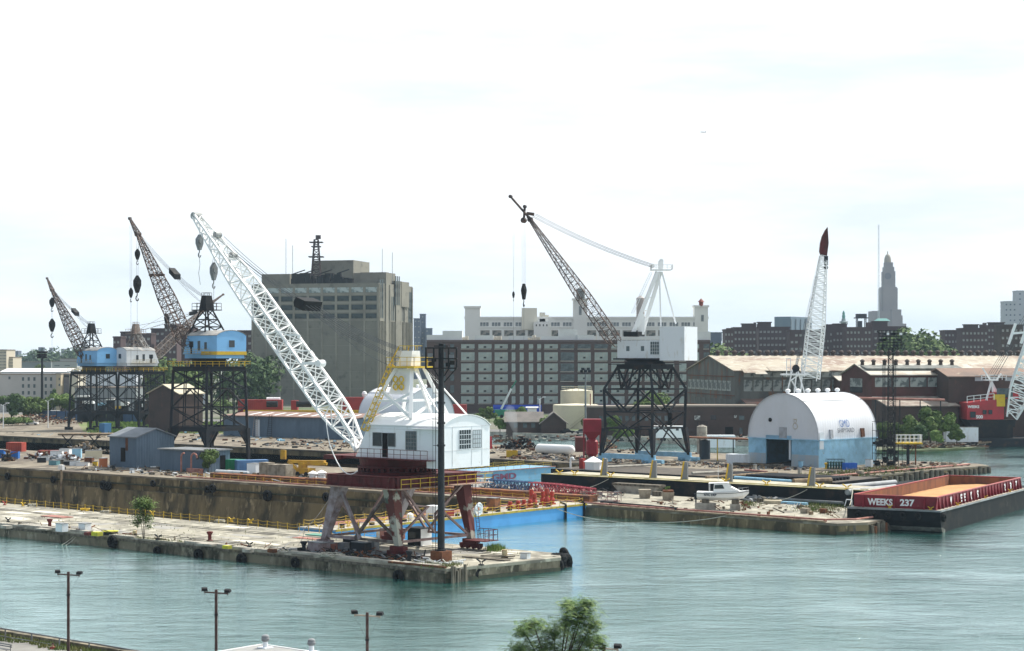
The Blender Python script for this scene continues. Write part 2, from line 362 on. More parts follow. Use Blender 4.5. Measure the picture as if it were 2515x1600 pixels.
# ------------------------------------------------------------------ crane kit
def lattice(mb,p0,p1,side,prof,panels,rc,rb,up=None):
	"""lattice boom; prof(f) -> (half width across, half depth)"""
	p0 = Vector(p0); p1 = Vector(p1); d = (p1-p0).normalized(); side = Vector(side); side = (side-d*side.dot(d)).normalized(); upv = side.cross(d).normalized()
	if upv.z < 0 and abs(upv.z) > .1: upv = -upv
	secs = []
	for i in range(panels+1):
		f = i/panels; a,b = prof(f); c = p0.lerp(p1,f)
		secs.append([c+side*a+upv*b,c-side*a+upv*b,c-side*a-upv*b,c+side*a-upv*b])
	for i in range(panels):
		A,B = secs[i],secs[i+1]
		for k in range(4):
			mb.bar(A[k],B[k],rc*2)
			k2 = (k+1) % 4
			if i % 2 == k % 2: mb.bar(A[k],B[k2],rb*2)
			else: mb.bar(A[k2],B[k],rb*2)
			mb.bar(B[k],B[k2],rb*2)
	return secs
def sag(p0,p1,s,n=8):
	p0 = Vector(p0); p1 = Vector(p1); return [p0.lerp(p1,i/n)-ZUP*s*4*(i/n)*(1-i/n) for i in range(n+1)]
def ropes(mb,p0,p1,s,side,k,gap,r,n=8):
	for i in range(k):
		o = Vector(side)*gap*(i-(k-1)/2); mb.path(sag(Vector(p0)+o,Vector(p1)+o*.8,s*(1+.06*i),n),r,4)
def hookblock(top,h,wd,ax,root,mt,tail=None,name='hook_block'):
	mb = MB(); top = Vector(top); a = Vector(ax).normalized()
	out = [(0,0),(.5,-.28),(.5,-.55),(.12,-.95),(-.12,-.95),(-.5,-.55),(-.5,-.28)]
	d = ZUP.cross(a).normalized()*wd*.55
	mb.extr([top+a*x*wd+ZUP*z*h-d*.5 for x,z in out],d)
	mb.tube(top-ZUP*h*.42-d*.75,top-ZUP*h*.42+d*.75,wd*.38,10)
	o = mb.build(name,mt,root)
	hk = MB(); b = top-ZUP*h*.95; pts = [b,b-ZUP*h*.12]+[b-ZUP*h*(.30)+a*math.cos(t)*wd*.22+ZUP*math.sin(t)*h*.14 for t in [1.4,.8,0,-.9,-1.7,-2.5,-3.1]]
	hk.path(pts,wd*.08,5); hk.build('hook',mt,o)
	return o
def rail(mb,pts,h=1.05,step=1.6,r=.03,mid=True):
	for a,b in zip(pts,pts[1:]):
		a = Vector(a); b = Vector(b); n = max(1,round((b-a).length/step))
		for i in range(n+1): q = a.lerp(b,i/n); mb.bar(q,q+ZUP*h,r*2)
		mb.bar(a+ZUP*h,b+ZUP*h,r*2)
		if mid: mb.bar(a+ZUP*h*.5,b+ZUP*h*.5,r*1.6)
def ladder(mb,a,b,wd,side,r=.03,cage=False,step=.5):
	a = Vector(a); b = Vector(b); s = Vector(side).normalized()*wd/2; mb.bar(a-s,b-s,r*2); mb.bar(a+s,b+s,r*2)
	n = int((b-a).length/step)
	for i in range(n+1): q = a.lerp(b,i/n); mb.bar(q-s,q+s,r*1.5)
	if cage:
		o = s.cross((b-a).normalized()).normalized()*wd*.9
		if o.z < -.2: o = -o
		for i in range(0,n+1,2):
			q = a.lerp(b,i/n); c = [q-s,q-s*1.1+o,q+s*1.1+o,q+s]
			for x,y in zip(c,c[1:]): mb.bar(x,y,r*2)
		for k in (-1.1,1.1): mb.bar(a+s*k+o,b+s*k+o,r*1.6)
def arch_house(root,c,e,L,W,z0,z1,rise,slant,mt,roofmt,name='machinery_house',n=10,z0r=None,rear=0):
	"""house along e (front), c = plan centre; arch roof across; the front wall leans back by slant"""
	e = Vector(e).normalized(); r = Vector((-e.y,e.x,0)); c = Vector((c[0],c[1],0))
	def sec(x,off,dz=0,ww=0):
		pts = [(-W/2-ww,z1+dz)]
		for i in range(1,n): t = i/n; pts.append((-W/2-ww+(W+2*ww)*t,z1+dz+rise*(4*t*(1-t))**.8))
		pts.append((W/2+ww,z1+dz)); return [c+e*(x-off*((z-z0)/(z1-z0)))+r*y+ZUP*z for y,z in pts]
	mb = MB()
	B = [c+e*(-L/2)-r*W/2+ZUP*(z0r or z0),c+e*(-L/2)+r*W/2+ZUP*(z0r or z0)]; F = [c+e*(L/2)-r*W/2+ZUP*z0,c+e*(L/2)+r*W/2+ZUP*z0]
	sb = sec(-L/2,0); sf = sec(L/2,slant)
	vs = [B[0],B[1]]+sb+[F[0],F[1]]+sf; m = n+1
	ib = 2; iF = 2+m; isf = 4+m
	fs = [tuple([0]+[ib+i for i in range(m)]+[1]),tuple([iF+1]+[isf+i for i in range(m-1,-1,-1)]+[iF]),
          (0,iF,isf,ib),(1,ib+m-1,isf+m-1,iF+1),(0,1,iF+1,iF)]
	for i in range(m-1): fs.append((ib+i,isf+i,isf+i+1,ib+i+1))
	mb.add(vs,fs)
	if z0r is not None and z0r < z0-.01: mb.v = [v for v in mb.v]
	h = mb.build(name,mt,root)
	rb = MB(); a1 = sec(-L/2-.12,0,.03,.1); a2 = sec(-L/2-.12,0,.13,.1); b1 = sec(L/2-slant+.25,0,.03,.1); b2 = sec(L/2-slant+.25,0,.13,.1)
	for i in range(m-1): rb.hexa([a1[i],a1[i+1],b1[i+1],b1[i]],[a2[i],a2[i+1],b2[i+1],b2[i]])
	rb.build('roof',roofmt,h)
	return h,e,r
def panel(p, ax, wd, ht, th, nrm):       # flat upright panel: p = lower left corner on the wall
	mb = MB(); ax = Vector(ax).normalized(); nrm = Vector(nrm).normalized(); p = Vector(p)
	mb.hexa([p,p+ax*wd,p+ax*wd+nrm*th,p+nrm*th],[q+ZUP*ht for q in (p,p+ax*wd,p+ax*wd+nrm*th,p+nrm*th)]); return mb
def grid_window(p,ax,wd,ht,nrm,parent,gl,fr,nx=3,nz=3,name='window'):
	o = panel(p,ax,wd,ht,.03,nrm).build(name,gl,parent); mb = MB(); ax = Vector(ax).normalized(); nrm = Vector(nrm).normalized(); p = Vector(p)+nrm*.05
	for i in range(nx+1): mb.bar(p+ax*wd*i/nx,p+ax*wd*i/nx+ZUP*ht,.06)
	for j in range(nz+1): mb.bar(p+ZUP*ht*j/nz,p+ax*wd+ZUP*ht*j/nz,.06)
	# the frame bars belong to the window mesh
	me = MB(); me.v = mb.v; me.f = mb.f
	return o,me

# ------------------------------------------------------------------ near white crane on pier A
def crane_near():
	c0 = P(-18.6,12,PZ)
	T = thing('portal_crane',c0,'large white portal crane on red-brown legs, nearest to the camera on the concrete pier','crane','shipyard portal cranes')
	ro = M['red_oxide']
	s0,s1,t0,t1 = -23.0,-12.2,4.6,19.4
	mb = MB(); zb,zt = 9.7,11.0
	for t in (t0,t1): mb.bar(P(s0,t,(zb+zt)/2),P(s1,t,(zb+zt)/2),.5,zt-zb)
	for s in (s0,s1): mb.bar(P(s,t0+.3,(zb+zt)/2-.003),P(s,t1-.3,(zb+zt)/2-.003),.5,zt-zb)
	mb.box(P((s0+s1)/2,12,zt-.35),(s1-s0-.5,t1-t0-.5,.25),U)
	for k in range(9):           # web stiffeners
		s = s0+.6+(s1-s0-1.2)*k/8; mb.bar(P(s,t0-.3,zb+.05),P(s,t0-.3,zt-.05),.12)
		t = t0+.8+(t1-t0-1.6)*k/8; mb.bar(P(s1+.3,t,zb+.05),P(s1+.3,t,zt-.05),.12)
	for z in (zb,zt):
		mb.bar(P(s0-.3,t0-.15,z),P(s1+.3,t0-.15,z),.8,.07); mb.bar(P(s1+.15,t0-.3,z+.001),P(s1+.15,t1+.3,z+.001),.8,.07)
	gan = mb.build('gantry',ro,T)
	wk = MB(); wk.box(P(s1+1.1,12.3,zb-.1),(1.3,17,.08),U); wk.box(P((s0+s1)/2-.5,t0-.9,zb-.1),(14,1.0,.08),U); wk.build('walkway',mat('pale_rust',(.35,.27,.22),.8,c2=(.25,.12,.09),scale=1),gan)
	rl = MB(); rail(rl,[P(s1+1.7,4.0,zb),P(s1+1.7,20.7,zb)],1.1,1.7); rail(rl,[P(s1+.5,20.7,zb),P(s1+1.7,20.7,zb)]); rl.build('handrail',M['yellow'],gan)
	rl = MB(); rail(rl,[P(s0-1,t0-1.35,zb),P(s1+.4,t0-1.35,zb)],1.1,1.9); rl.build('handrail',ro,gan)
	# legs
	feet = [(-24.6,5.6,M['mauve_steel'],'mauve grey leg with a triangular brace'),(-12.2,5.4,mat('leg_peeling',(.11,.035,.03),.8,c2=(.36,.36,.31),scale=.5,thr=(.50,.56),c3=(.08,.11,.09),scale3=.9,thr3=(.58,.64)),'leg with peeling white and dark paint'),(-11.4,17.6,mat('leg_redwhite',(.11,.026,.024),.7,c2=(.30,.28,.24),scale=.35,thr=(.56,.6)),'dark red leg'),(-24.6,17.6,M['mauve_steel'],None)]
	for i,(s,t,m,lb) in enumerate(feet):
		ts,tt = (s0+1.0 if s < -18 else s1-1.3),(t0+1.0 if t < 12 else t1-1.1)
		top = P(ts,tt,zb); bot = P(s,t,PZ+1.3)
		mb = MB(); 
		q = lambda p,h: [p-U*h-V*h,p+U*h-V*h,p+U*h+V*h,p-U*h+V*h]
		mb.hexa(q(bot,.38),q(top,.8)); lg = mb.build('leg',m,gan,label=lb)
		bg = MB(); bg.box(P(s,t,PZ+.75),(2.2,.8,.5),U); bg.box(P(s,t,PZ+.3),(3.4,.5,.42),U)
		bg.hexa([P(s-.9,t-.3,PZ+1.24),P(s+.9,t-.3,PZ+1.24),P(s+.9,t+.3,PZ+1.24),P(s-.9,t+.3,PZ+1.24)],q(bot,.4))
		for k in (-1.35,-.5,.5,1.35): bg.tube(P(s+k,t-.22,PZ+.36),P(s+k,t+.22,PZ+.36),.33,12)
		bg.build('bogie',ro if i else M['mauve_steel'],gan)
	def brace(a,b,m,wd=.3): mb = MB(); mb.bar(a,b,wd); return mb
	mb = MB(); lv = PZ+1.7
	A,B,C,D = P(-24.3,5.6,lv),P(-12.4,5.4,lv),P(-11.6,17.4,lv),P(-24.3,17.4,lv)
	mb.bar(P(-22.2,5.6,zb),P(-18.6,5.5,PZ+1.7),.36); mb.bar(P(-24.2,5.6,PZ+3.0),P(-22.2,5.55,PZ+5),.3); mb.bar(P(-24.3,5.6,PZ+5),P(-22.2,5.5,PZ+5),.26); mb.bar(A,P(-19.4,5.5,lv),.34)
	mb.build('brace',M['mauve_steel'],gan)
	mb = MB()
	mb.bar(P(-13.4,5.6,zb),P(-16.4,5.5,PZ+5),.3); mb.bar(P(-16.4,5.5,PZ+5),P(-19.4,5.5,lv),.34); mb.bar(P(-16.4,5.5,PZ+4.6),P(-12.4,5.4,lv+.3),.3); mb.bar(P(-19.4,5.5,lv),B,.3)
	mb.build('brace',mat('brace_dark',(.09,.065,.06),.8,c2=(.2,.18,.16),scale=.8),gan)
	mb = MB()
	mb.bar(P(-12.4,6.2,zb),P(-12,11.6,PZ+2.4),.26); mb.bar(P(-12.2,17.2,zb),P(-12,11.6,PZ+4.6),.26); mb.bar(P(-12,5.8,PZ+2.6),P(-12,10.3,PZ+5.6),.24); mb.bar(P(-12.2,7.2,PZ+6),P(-12,10.5,PZ+5.6),.2); mb.bar(P(-12,12.5,PZ+5.2),C,.24); mb.bar(P(-12,11.6,PZ+2.4),P(-12,11.6,PZ+4.8),.2)
	mb.bar(B,C,.28); mb.bar(A,D,.28); mb.bar(D,C,.28); mb.bar(P(-24.3,6,zb),P(-24.3,11.5,lv),.26); mb.bar(P(-24.3,17,zb),P(-24.3,11.5,lv),.26); mb.bar(P(-13,17.5,zb),P(-18.5,17.5,lv),.26); mb.bar(P(-24,17.5,zb),P(-18.5,17.5,lv),.26)
	mb.build('brace',mat('brace_rose',(.28,.20,.19),.8,c2=(.16,.1,.09),scale=.8),gan)
	# bogie platform with rails by the right-hand leg
	mb = MB(); mb.box(P(-9.6,17.4,PZ+1.15),(3.4,2.6,.08),U); rail(mb,[P(-8,16.2,PZ+1.2),P(-8,18.6,PZ+1.2),P(-11,18.6,PZ+1.2)],1.3,.8,.035); ladder(mb,P(-11,18.7,PZ+1.2),P(-12.2,19.0,zb),.5,U); mb.build('boarding_platform',ro,gan)
	# slewing ring and revolving bed
	cc = P(-18.6,12,0)
	mb = MB(); mb.lathe((cc.x,cc.y,zt-.05),[(4.9,0),(4.9,.25),(4.3,.25),(4.3,.72),(4.85,.72),(4.85,.9)],40)
	for k in range(40):
		an = k*math.pi/20; mb.tube(cc+Vector((math.cos(an),math.sin(an),0))*4.25+ZUP*(zt+.45),cc+Vector((math.cos(an),math.sin(an),0))*4.8+ZUP*(zt+.45),.22,8)
	mb.build('slewing_ring',ro,T)
	e = -U; mb = MB(); mb.lathe((cc.x,cc.y,zt+.86),[(4.5,0),(4.7,1.0)],40); mb.box(cc+e*1.6+ZUP*(zt+1.7),(14,7.0,.28),e)
	mb.box(cc+e*7.4-V*2.5+ZUP*(zt+1.5),(2.6,3.0,.5),e); mb.build('revolving_bed',ro,T)
	# house
	hc = P(-14.4,12,0)
	h,e,r = arch_house(T,hc,-U,14.2,8.5,zt+1.99,16.85,1.35,2.1,mat('house_white',(.80,.82,.86),.55,c2=(.74,.75,.76),scale=.5,thr=(.5,.7),c3=(.42,.30,.22),scale3=1.2,thr3=(.70,.76)),M['white_clean'])
	mb = MB(); mb.box(P(-8.6,12,12.0),(2.6,8.48,1.0),U); mb.build('counterweight',MATS['house_white'],h)
	# near side wall is at t=7.75, facing -V; windows measured from the rear corner s=-7.3
	wn = -V; tw = 7.75
	def win(s0,s1,z0,z1,mt,nx,nz):
		o,fm = grid_window(P(s0,tw,z0),U,s1-s0,z1-z0,wn,h,mt,None,nx,nz)
		fm.build('window_bars',M['grey_steel'],o)
		return o
	win(-18.6,-17.1,14.4,16.0,M['glass_dark'],1,1); win(-16.1,-14.9,14.4,16.0,M['glass_dark'],1,1); win(-13.2,-11.5,14.1,16.3,M['glass_grey'],4,5)
	panel(P(-17.0,tw,13.1),U,.85,2.9,.06,wn).build('door',M['black_hole'],h)
	mb = MB(); mb.box(P(-9.4,tw-.3,16.6),(5.0,.6,.08),U); mb.build('rain_hood',M['white_clean'],h)
	mb = MB()
	for i in range(1,7): s_ = -21.2+i*2.05; mb.bar(P(s_,tw-.01,13.05),P(s_,tw-.01,16.8),.035)
	for z in (14.0,16.5): mb.bar(P(-21,tw-.01,z),P(-7.3,tw-.01,z),.03)
	for t in (9.4,12.9,14.8): mb.bar(P(-7.29,t,12.2),P(-7.29,t,16.9),.035)
	mb.bar(P(-7.29,7.8,14.1),P(-7.29,16.2,14.1),.03); mb.bar(P(-7.29,7.8,16.9),P(-7.29,16.2,16.9),.03); mb.build('plate_seams',mat('seam_rust',(.64,.64,.65),.8,c2=(.45,.36,.30),scale=1.2,thr=(.55,.65)),h)
	# rear end wall facing +U at s=-7.3
	o,fm = grid_window(P(-7.3,10.6,14.2),V,2.1,2.3,U,h,M['glass_dark'],None,5,4); fm.build('window_bars',M['white_stained'],o)
	o,fm = grid_window(P(-7.3,13.1,14.3),V,1.5,2.1,U,h,M['white_stained'],None,4,4); fm.build('window_bars',M['grey_steel'],o)
	mb = MB(); rail(mb,[P(-20.6,tw-1.1,13.0),P(-8.8,tw-1.1,13.0)],1.1,1.1,.028); mb.box(P(-14.6,tw-.55,12.9),(12.2,1.2,.08),U); mb.build('side_gallery',ro,T)
	# tower (A-frame) on the roof
	hz = 23.8; hd = P(-16.8,12.6,hz); mb = MB(); wp = M['white_clean']
	tops = [P(-18.1,11.4,hz),P(-18.1,13.6,hz),P(-15.6,11.4,hz),P(-15.6,13.6,hz)]
	base = [P(-20.9,8.6,17.6),P(-20.9,15.4,17.6),P(-13.2,8.6,17.8),P(-13.2,15.4,17.8)]
	for a_,b_ in zip(base,tops): mb.bar(a_,b_,.42)
	mb.bar(P(-12.8,12,18.0),P(-15.8,12.4,hz),.34); mb.hexa(*[[P(x,y,z) for x,y in ((xa,ya-.1),(xb,ya-.1),(xb,ya+.1),(xa,ya+.1))] for z,xa,xb,ya in ((20.6,-18.9,-15.6,10.9),(hz-.1,-18.0,-15.7,11.5))]); mb.bar(base[0],base[2].lerp(tops[2],.5),.3); mb.bar(base[0].lerp(tops[0],.55),base[2].lerp(tops[2],.02),.34)
	mb.bar(base[0].lerp(tops[0],.35),base[1].lerp(tops[1],.35),.3); mb.bar(base[2].lerp(tops[2],.35),base[3].lerp(tops[3],.35),.3); mb.bar(base[2],base[3].lerp(tops[3],.4),.28); mb.bar(base[0].lerp(tops[0],.35),base[2].lerp(tops[2],.35),.28)
	mb.bar(P(-9.2,9.6,17.9),tops[2]+U*.2,.16); mb.bar(P(-9.2,14.6,17.9),tops[3]+U*.2,.16)
	af = mb.build('a_frame',wp,T)
	mb = MB(); mb.hexa([P(-18.2,11.6,hz+.25),P(-15.9,11.6,hz+.25),P(-15.9,13.4,hz+.25),P(-18.2,13.4,hz+.25)],[P(-17.6,11.8,hz+2.1),P(-15.9,11.8,hz+2.1),P(-15.9,13.2,hz+2.1),P(-17.6,13.2,hz+2.1)]); mb.build('head_housing',M['white_clean'],af)
	mb = MB(); mb.box(P(-16.8,12.4,hz),(4.6,3.6,.2),U); mb.build('platform',M['yellow'],af)
	mb = MB(); rail(mb,[P(-19.1,10.6,hz+.2),P(-14.5,10.6,hz+.2),P(-14.5,14.2,hz+.2),P(-19.1,14.2,hz+.2),P(-19.1,10.6,hz+.2)],1.1,1.3,.035)
	ladder(mb,w(0,899,1059,217),w(0,966,902,220.5),.65,U,.045,True,.45)
	rail(mb,[P(-17.9,11.6,hz+2.2),P(-17.9,13.4,hz+2.2),P(-15.7,13.4,hz+2.2),P(-15.7,11.6,hz+2.2),P(-17.9,11.6,hz+2.2)],.5,1,.03,False)
	mb.bar(P(-19.0,11,hz+.3),P(-17.9,11.6,hz+2.6),.12); mb.bar(P(-19.0,14,hz+.3),P(-17.9,13.4,hz+2.6),.12)
	mb.build('yellow_railing',M['yellow'],af)
	mb = MB()
	for k in (-.48,.48):
		for z in (21.5,22.4): mb.torus(P(-17.2+k,10.75,z),V,.36,.09,14,6)
	mb.build('sheave',M['yellow'],af)
	# boom: foot near the front of the bed, head up to the left and away
	foot = w(0,893,1108,219); tip = w(0,483,531,250)
	pr = lambda f: (.35+1.15*min(1,f/.16)*min(1,(1-f)/.34+.18) if f > 0 else 1.15,.12+.95*min(1,f/.12)*min(1,(1-f)/.42+.12))
	mb = MB(); lattice(mb,foot,tip,r,pr,27,.14,.065)
	bm_ = mb.build('boom',M['white_clean'],T)
	mb = MB(); d = (tip-foot).normalized(); mb.tube(tip-r*.7,tip+r*.7,.5,14); mb.tube(w(0,573,637,244)-r*.5+ZUP*.5,w(0,573,637,244)+r*.5+ZUP*.5,.42,12); mb.tube(w(0,534,588,246)-r*.5+ZUP*.6,w(0,534,588,246)+r*.5+ZUP*.6,.42,12)
	mb.bar(w(0,573,637,244),w(0,573,637,244)+ZUP*.7,.3); mb.bar(w(0,534,588,246),w(0,534,588,246)+ZUP*.7,.3)
	mb.sep('boom_sheave',mat('sheave_grey',(.35,.37,.37),.6,c2=(.2,.2,.2),scale=1.5),bm_)
	pt = w(0,788,893,226)
	mb = MB(); mb.bar(pt,w(0,742,893,227),.35); mb.tube(pt-r*.5,pt+r*.5,.45,12); mb.bar(w(0,765,862,227),w(0,728,863,228),.14); mb.bar(w(0,765,862,227),pt,.08); mb.bar(w(0,735,823,229),w(0,705,823,230),.2); mb.bar(w(0,735,823,229),w(0,733,832,229),.4); mb.sep('boom_bracket',M['white_clean'],bm_)
	# bridle block and luffing ropes
	bb = w(0,754,747,233)
	mb = MB(); dd = (hd+ZUP*1.8-bb).normalized()
	for k in (-.6,-.2,.2,.6): mb.tube(bb+V*k*2-V*.28-dd*.5,bb+V*k*2+V*.28-dd*.5,.55,12)
	mb.box(bb-ZUP*.65,(1.9,3.0,1.3),dd,up=V.cross(dd)*-1 if V.cross(dd).z < 0 else V.cross(dd)); mb.build('bridle_block',M['black_steel'],T)
	mb = MB(); ropes(mb,w(0,540,592,245)+ZUP*.6,bb,.5,V,3,.8,.035); ropes(mb,w(0,573,637,244)+ZUP*.7,bb-ZUP*.3,.3,V,2,.9,.035)
	ropes(mb,bb+ZUP*.25,hd+ZUP*2.1-U*1.0,.5,V,4,.75,.035); ropes(mb,bb-ZUP*.3,hd+ZUP*1.0-U*1.6,.5,V,4,.75,.035); ropes(mb,bb-ZUP*.6+dd*2,hd-ZUP*.1-U*2.2,.9,V,1,.75,.03)
	mb.build('luffing_ropes',M['rope'],T)
	mb = MB(); mb.path(sag(w(0,811,1095,219),w(0,878,1157,214),1.6),.07); mb.path(sag(w(0,799,1018,221),w(0,811,1096,219),.4),.06); mb.build('slack_cable',M['white_clean'],T)
	h1 = w(0,490,578,249); h2 = w(0,525,645,247)
	hk = hookblock(h1+ZUP*.1,2.3,1.0,r,T,M['grey_steel']); mb = MB(); mb.bar(w(0,487,537,250),h1,.04); mb.path([h1-ZUP*2.3]+[w(0,490+x,y,249) for x,y in ((-1,625),(1,650),(-2,672),(2,700))],.03,4); mb.build('hoist_rope',M['rope'],hk)
	hk = hookblock(h2,2.6,1.0,r,T,M['grey_steel']); mb = MB(); mb.bar(w(0,522,600,247),h2-r*.2,.04); mb.bar(w(0,528,608,247),h2+r*.2,.04); mb.bar(h2-ZUP*2.8,h2-ZUP*3.9-ZUP*4.5,.04); mb.build('hoist_rope',M['rope'],hk)
	return T
crane_near()

# ------------------------------------------------------------------ tall black lattice gantries
def tall_gantry(T,C,a,b,side,z0,zp,zt,mt,top_in=.9,lt=.55,walk='yellow',deckm=None):
	"""C = near corner foot; a, b unit axes pointing to the left and right corners"""
	ctr = C+a*side/2+b*side/2
	def cor(i,z):
		f = (z-z0)/(zt-z0); k = 1-(1-top_in)*f
		q = [C,C+b*side,C+b*side+a*side,C+a*side][i]
		p = ctr+(q-ctr)*k; p.z = z; return p
	mb = MB(); tc = [cor(i,zt) for i in range(4)]
	for i in range(4):
		mb.bar(tc[i]+ZUP*.2,tc[(i+1) % 4]+ZUP*.2,.5,.9)
	zl = [zp,zp+(zt-zp)*.36,zp+(zt-zp)*.68,zt]
	for i in range(4):
		j = (i+1) % 4
		m0 = cor(i,zp).lerp(cor(j,zp),.5)
		mb.bar(cor(i,zp),cor(j,zp),.35,1.0)
		for z_a,z_b in zip(zl,zl[1:]):
			A0,B0,A1,B1 = cor(i,z_a),cor(j,z_a),cor(i,z_b),cor(j,z_b)
			M0 = A0.lerp(B0,.5); M1 = A1.lerp(B1,.5)
			if z_b != zt: mb.bar(A1,B1,.2)
			if z_a == zl[1]: 
				mb.bar(A0,M1,.2); mb.bar(B0,M1,.2)
			else:
				mb.bar(A0,B1,.22); mb.bar(B0,A1,.22)
		# inner posts
		for f in (.34,.66):
			mb.bar(cor(i,zp).lerp(cor(j,zp),f),cor(i,zt).lerp(cor(j,zt),f),.22)
		# portal knee braces below zp
		q0 = cor(i,z0); q1 = cor(j,z0)
		for A,B,zz in ((cor(i,zp),cor(j,zp),0),(cor(j,zp),cor(i,zp),0)):
			foot = (q0 if A == cor(i,zp) else q1)
			mb.add([A,A.lerp(B,.26),A.lerp(foot,.45)],[(0,1,2)])
			mb.bar(A.lerp(B,.24),A.lerp(foot,.5),.3)
	gan = mb.build('gantry',mt,T)
	for i in range(4):
		lg = MB(); a0,a1,a2 = cor(i,z0+.9),cor(i,zp),cor(i,zt)
		q = lambda p,h: [p-a*h-b*h,p+a*h-b*h,p+a*h+b*h,p-a*h+b*h]
		lg.hexa(q(a0,lt*.5),q(a1,lt*.85)); lg.bar(a1,a2,lt); lg.build('leg',mt,gan)
		bg = MB(); bg.box(a0-ZUP*.9,(3.2,.9,.95),a); bg.build('bogie',M['light_blue'] if walk == 'blue' else mt,gan)
	mb = MB(); k = side*top_in/2+.9; dk = lambda x,y,z: ctr.xy.to_3d()+a*x+b*y+ZUP*z
	mb.hexa([dk(-k,-k,zt+.66),dk(k,-k,zt+.66),dk(k,k,zt+.66),dk(-k,k,zt+.66)],[dk(-k,-k,zt+.78),dk(k,-k,zt+.78),dk(k,k,zt+.78),dk(-k,k,zt+.78)])
	mb.build('deck',mt,gan)
	mb = MB(); rail(mb,[dk(-k,-k,zt+.78),dk(k,-k,zt+.78),dk(k,k,zt+.78),dk(-k,k,zt+.78),dk(-k,-k,zt+.78)],1.1,1.9,.05); mb.build('handrail',M['yellow'] if walk != 'none' else mt,gan)
	return gan,ctr.xy.to_3d(),cor
def tower_frame(T,ctr,e,r,zb,zt,mt,lean=0.0,wb=(2.8,3.0),head=1.1,name='a_frame'):
	top = ctr+e*lean; top = Vector((top.x,top.y,zt)); mb = MB(); c = Vector((ctr.x,ctr.y,zb))
	bs = [c+e*wb[0]*x+r*wb[1]*y for x,y in ((-1,-1),(1,-1),(1,1),(-1,1))]; ts = [top+e*.9*x+r*.9*y for x,y in ((-1,-1),(1,-1),(1,1),(-1,1))]
	for p,q in zip(bs,ts): mb.bar(p,q,.32)
	for f,g_ in ((.33,.62),(.62,1)):
		for i in range(4): j = (i+1) % 4; mb.bar(bs[i].lerp(ts[i],f),bs[j].lerp(ts[j],f),.22); mb.bar(bs[i].lerp(ts[i],f),bs[j].lerp(ts[j],g_),.17)
	for i in range(4): j = (i+1) % 4; mb.bar(bs[i],bs[j].lerp(ts[j],.33),.2)
	o = mb.build(name,mt,T)
	mb = MB(); mb.box(top-ZUP*.1,(5.2,4.4,.2),e); mb.hexa([top+e*1.2*x+r*1.2*y+ZUP*.1 for x,y in ((-1,-1),(1,-1),(1,1),(-1,1))],[top+e*.8*x+r*.8*y+ZUP*3.2 for x,y in ((-1,-1),(1,-1),(1,1),(-1,1))])
	rail(mb,[top+e*2.5*x+r*2.1*y for x,y in ((-1,-1),(1,-1),(1,1),(-1,1),(-1,-1))],1.5,1.5,.045); rail(mb,[top+e*.8*x+r*.8*y+ZUP*3.2 for x,y in ((-1,-1),(1,-1),(1,1),(-1,1),(-1,-1))],.6,1,.04,False)
	mb.build('head_platform',mt,o)
	return o,top
def boom_prof(wd): return lambda f: (.25+wd*min(1,.5+f/.15)*min(1,(1-f)/.62+.08),.12+wd*.75*min(1,.3+f/.12)*min(1,(1-f)/.62+.06))

def crane_tall(C,a,b,side,z,e,names,pts,hm,dm,blue):
	zt,zp = z
	T = thing('portal_crane',C+a*side/2+b*side/2,names,'crane','shipyard portal cranes')
	gan,ctr,cor = tall_gantry(T,C,a,b,side,PZ,zp,zt,dm)
	mb = MB(); mb.lathe((ctr.x,ctr.y,zt+.75),[(4.2,0),(4.2,.5),(3.7,.5),(3.7,1.5),(4.4,1.5),(4.4,1.8)],28); mb.build('slewing_ring',dm,T)
	e = Vector(e).normalized(); hz = zt+2.55
	hc = ctr-e*1.9
	h,e,r = arch_house(T,hc,e,12.3,7.9,hz+.9,hz+4.9,1.1,1.7,hm,mat('roof_grime',(.20,.21,.22),.8,c2=(.42,.40,.37),scale=.4))
	n_ = -r if (-r).y < 0 else r        # the wall that looks towards the camera side
	bs = MB(); bs.box(hc+ZUP*(hz-.0),(11.4,7.5,.9),e); bs.build('skirt',hm,h)
	if blue == 'band':
		bd = MB(); bd.box(hc-e*3.4+ZUP*(hz+.75),(5.6,8.1,.75),e); bd.build('yellow_band',M['yellow'],h)
	wl = hc+n_*3.95
	for x0,wd,z0_,ht in ((2.3,1.5,2.4,1.3),(-.2,.9,1.7,2.1),(-2.6,.9,1.9,1.6)):
		panel(wl+e*x0+ZUP*(hz+z0_),e,wd,ht,.04,n_).build('window',M['glass_dark'],h)
	panel(wl+e*2.75+ZUP*(hz+1.0),e,.6,2.6,.07,n_).build('door',M['black_hole'],h)
	rear = hc-e*6.15
	panel(rear-r*.7*(1 if n_ == -r else -1)+ZUP*(hz+2.4),r*(1 if n_ == -r else -1),1.5,1.5,.05,-e).build('window',M['glass_dark'],h)
	g_ = MB(); g_.box(wl+n_*.5+ZUP*(hz+.95),(9,1.0,.08),e); rail(g_,[wl+n_*1.0+e*(-4.4)+ZUP*(hz+1.0),wl+n_*1.0+e*4.4+ZUP*(hz+1.0)],1.0,1.3,.04); g_.build('side_gallery',mat('gallery_tan',(.35,.30,.18),.8),h)
	return T,ctr,e,r,hz,h

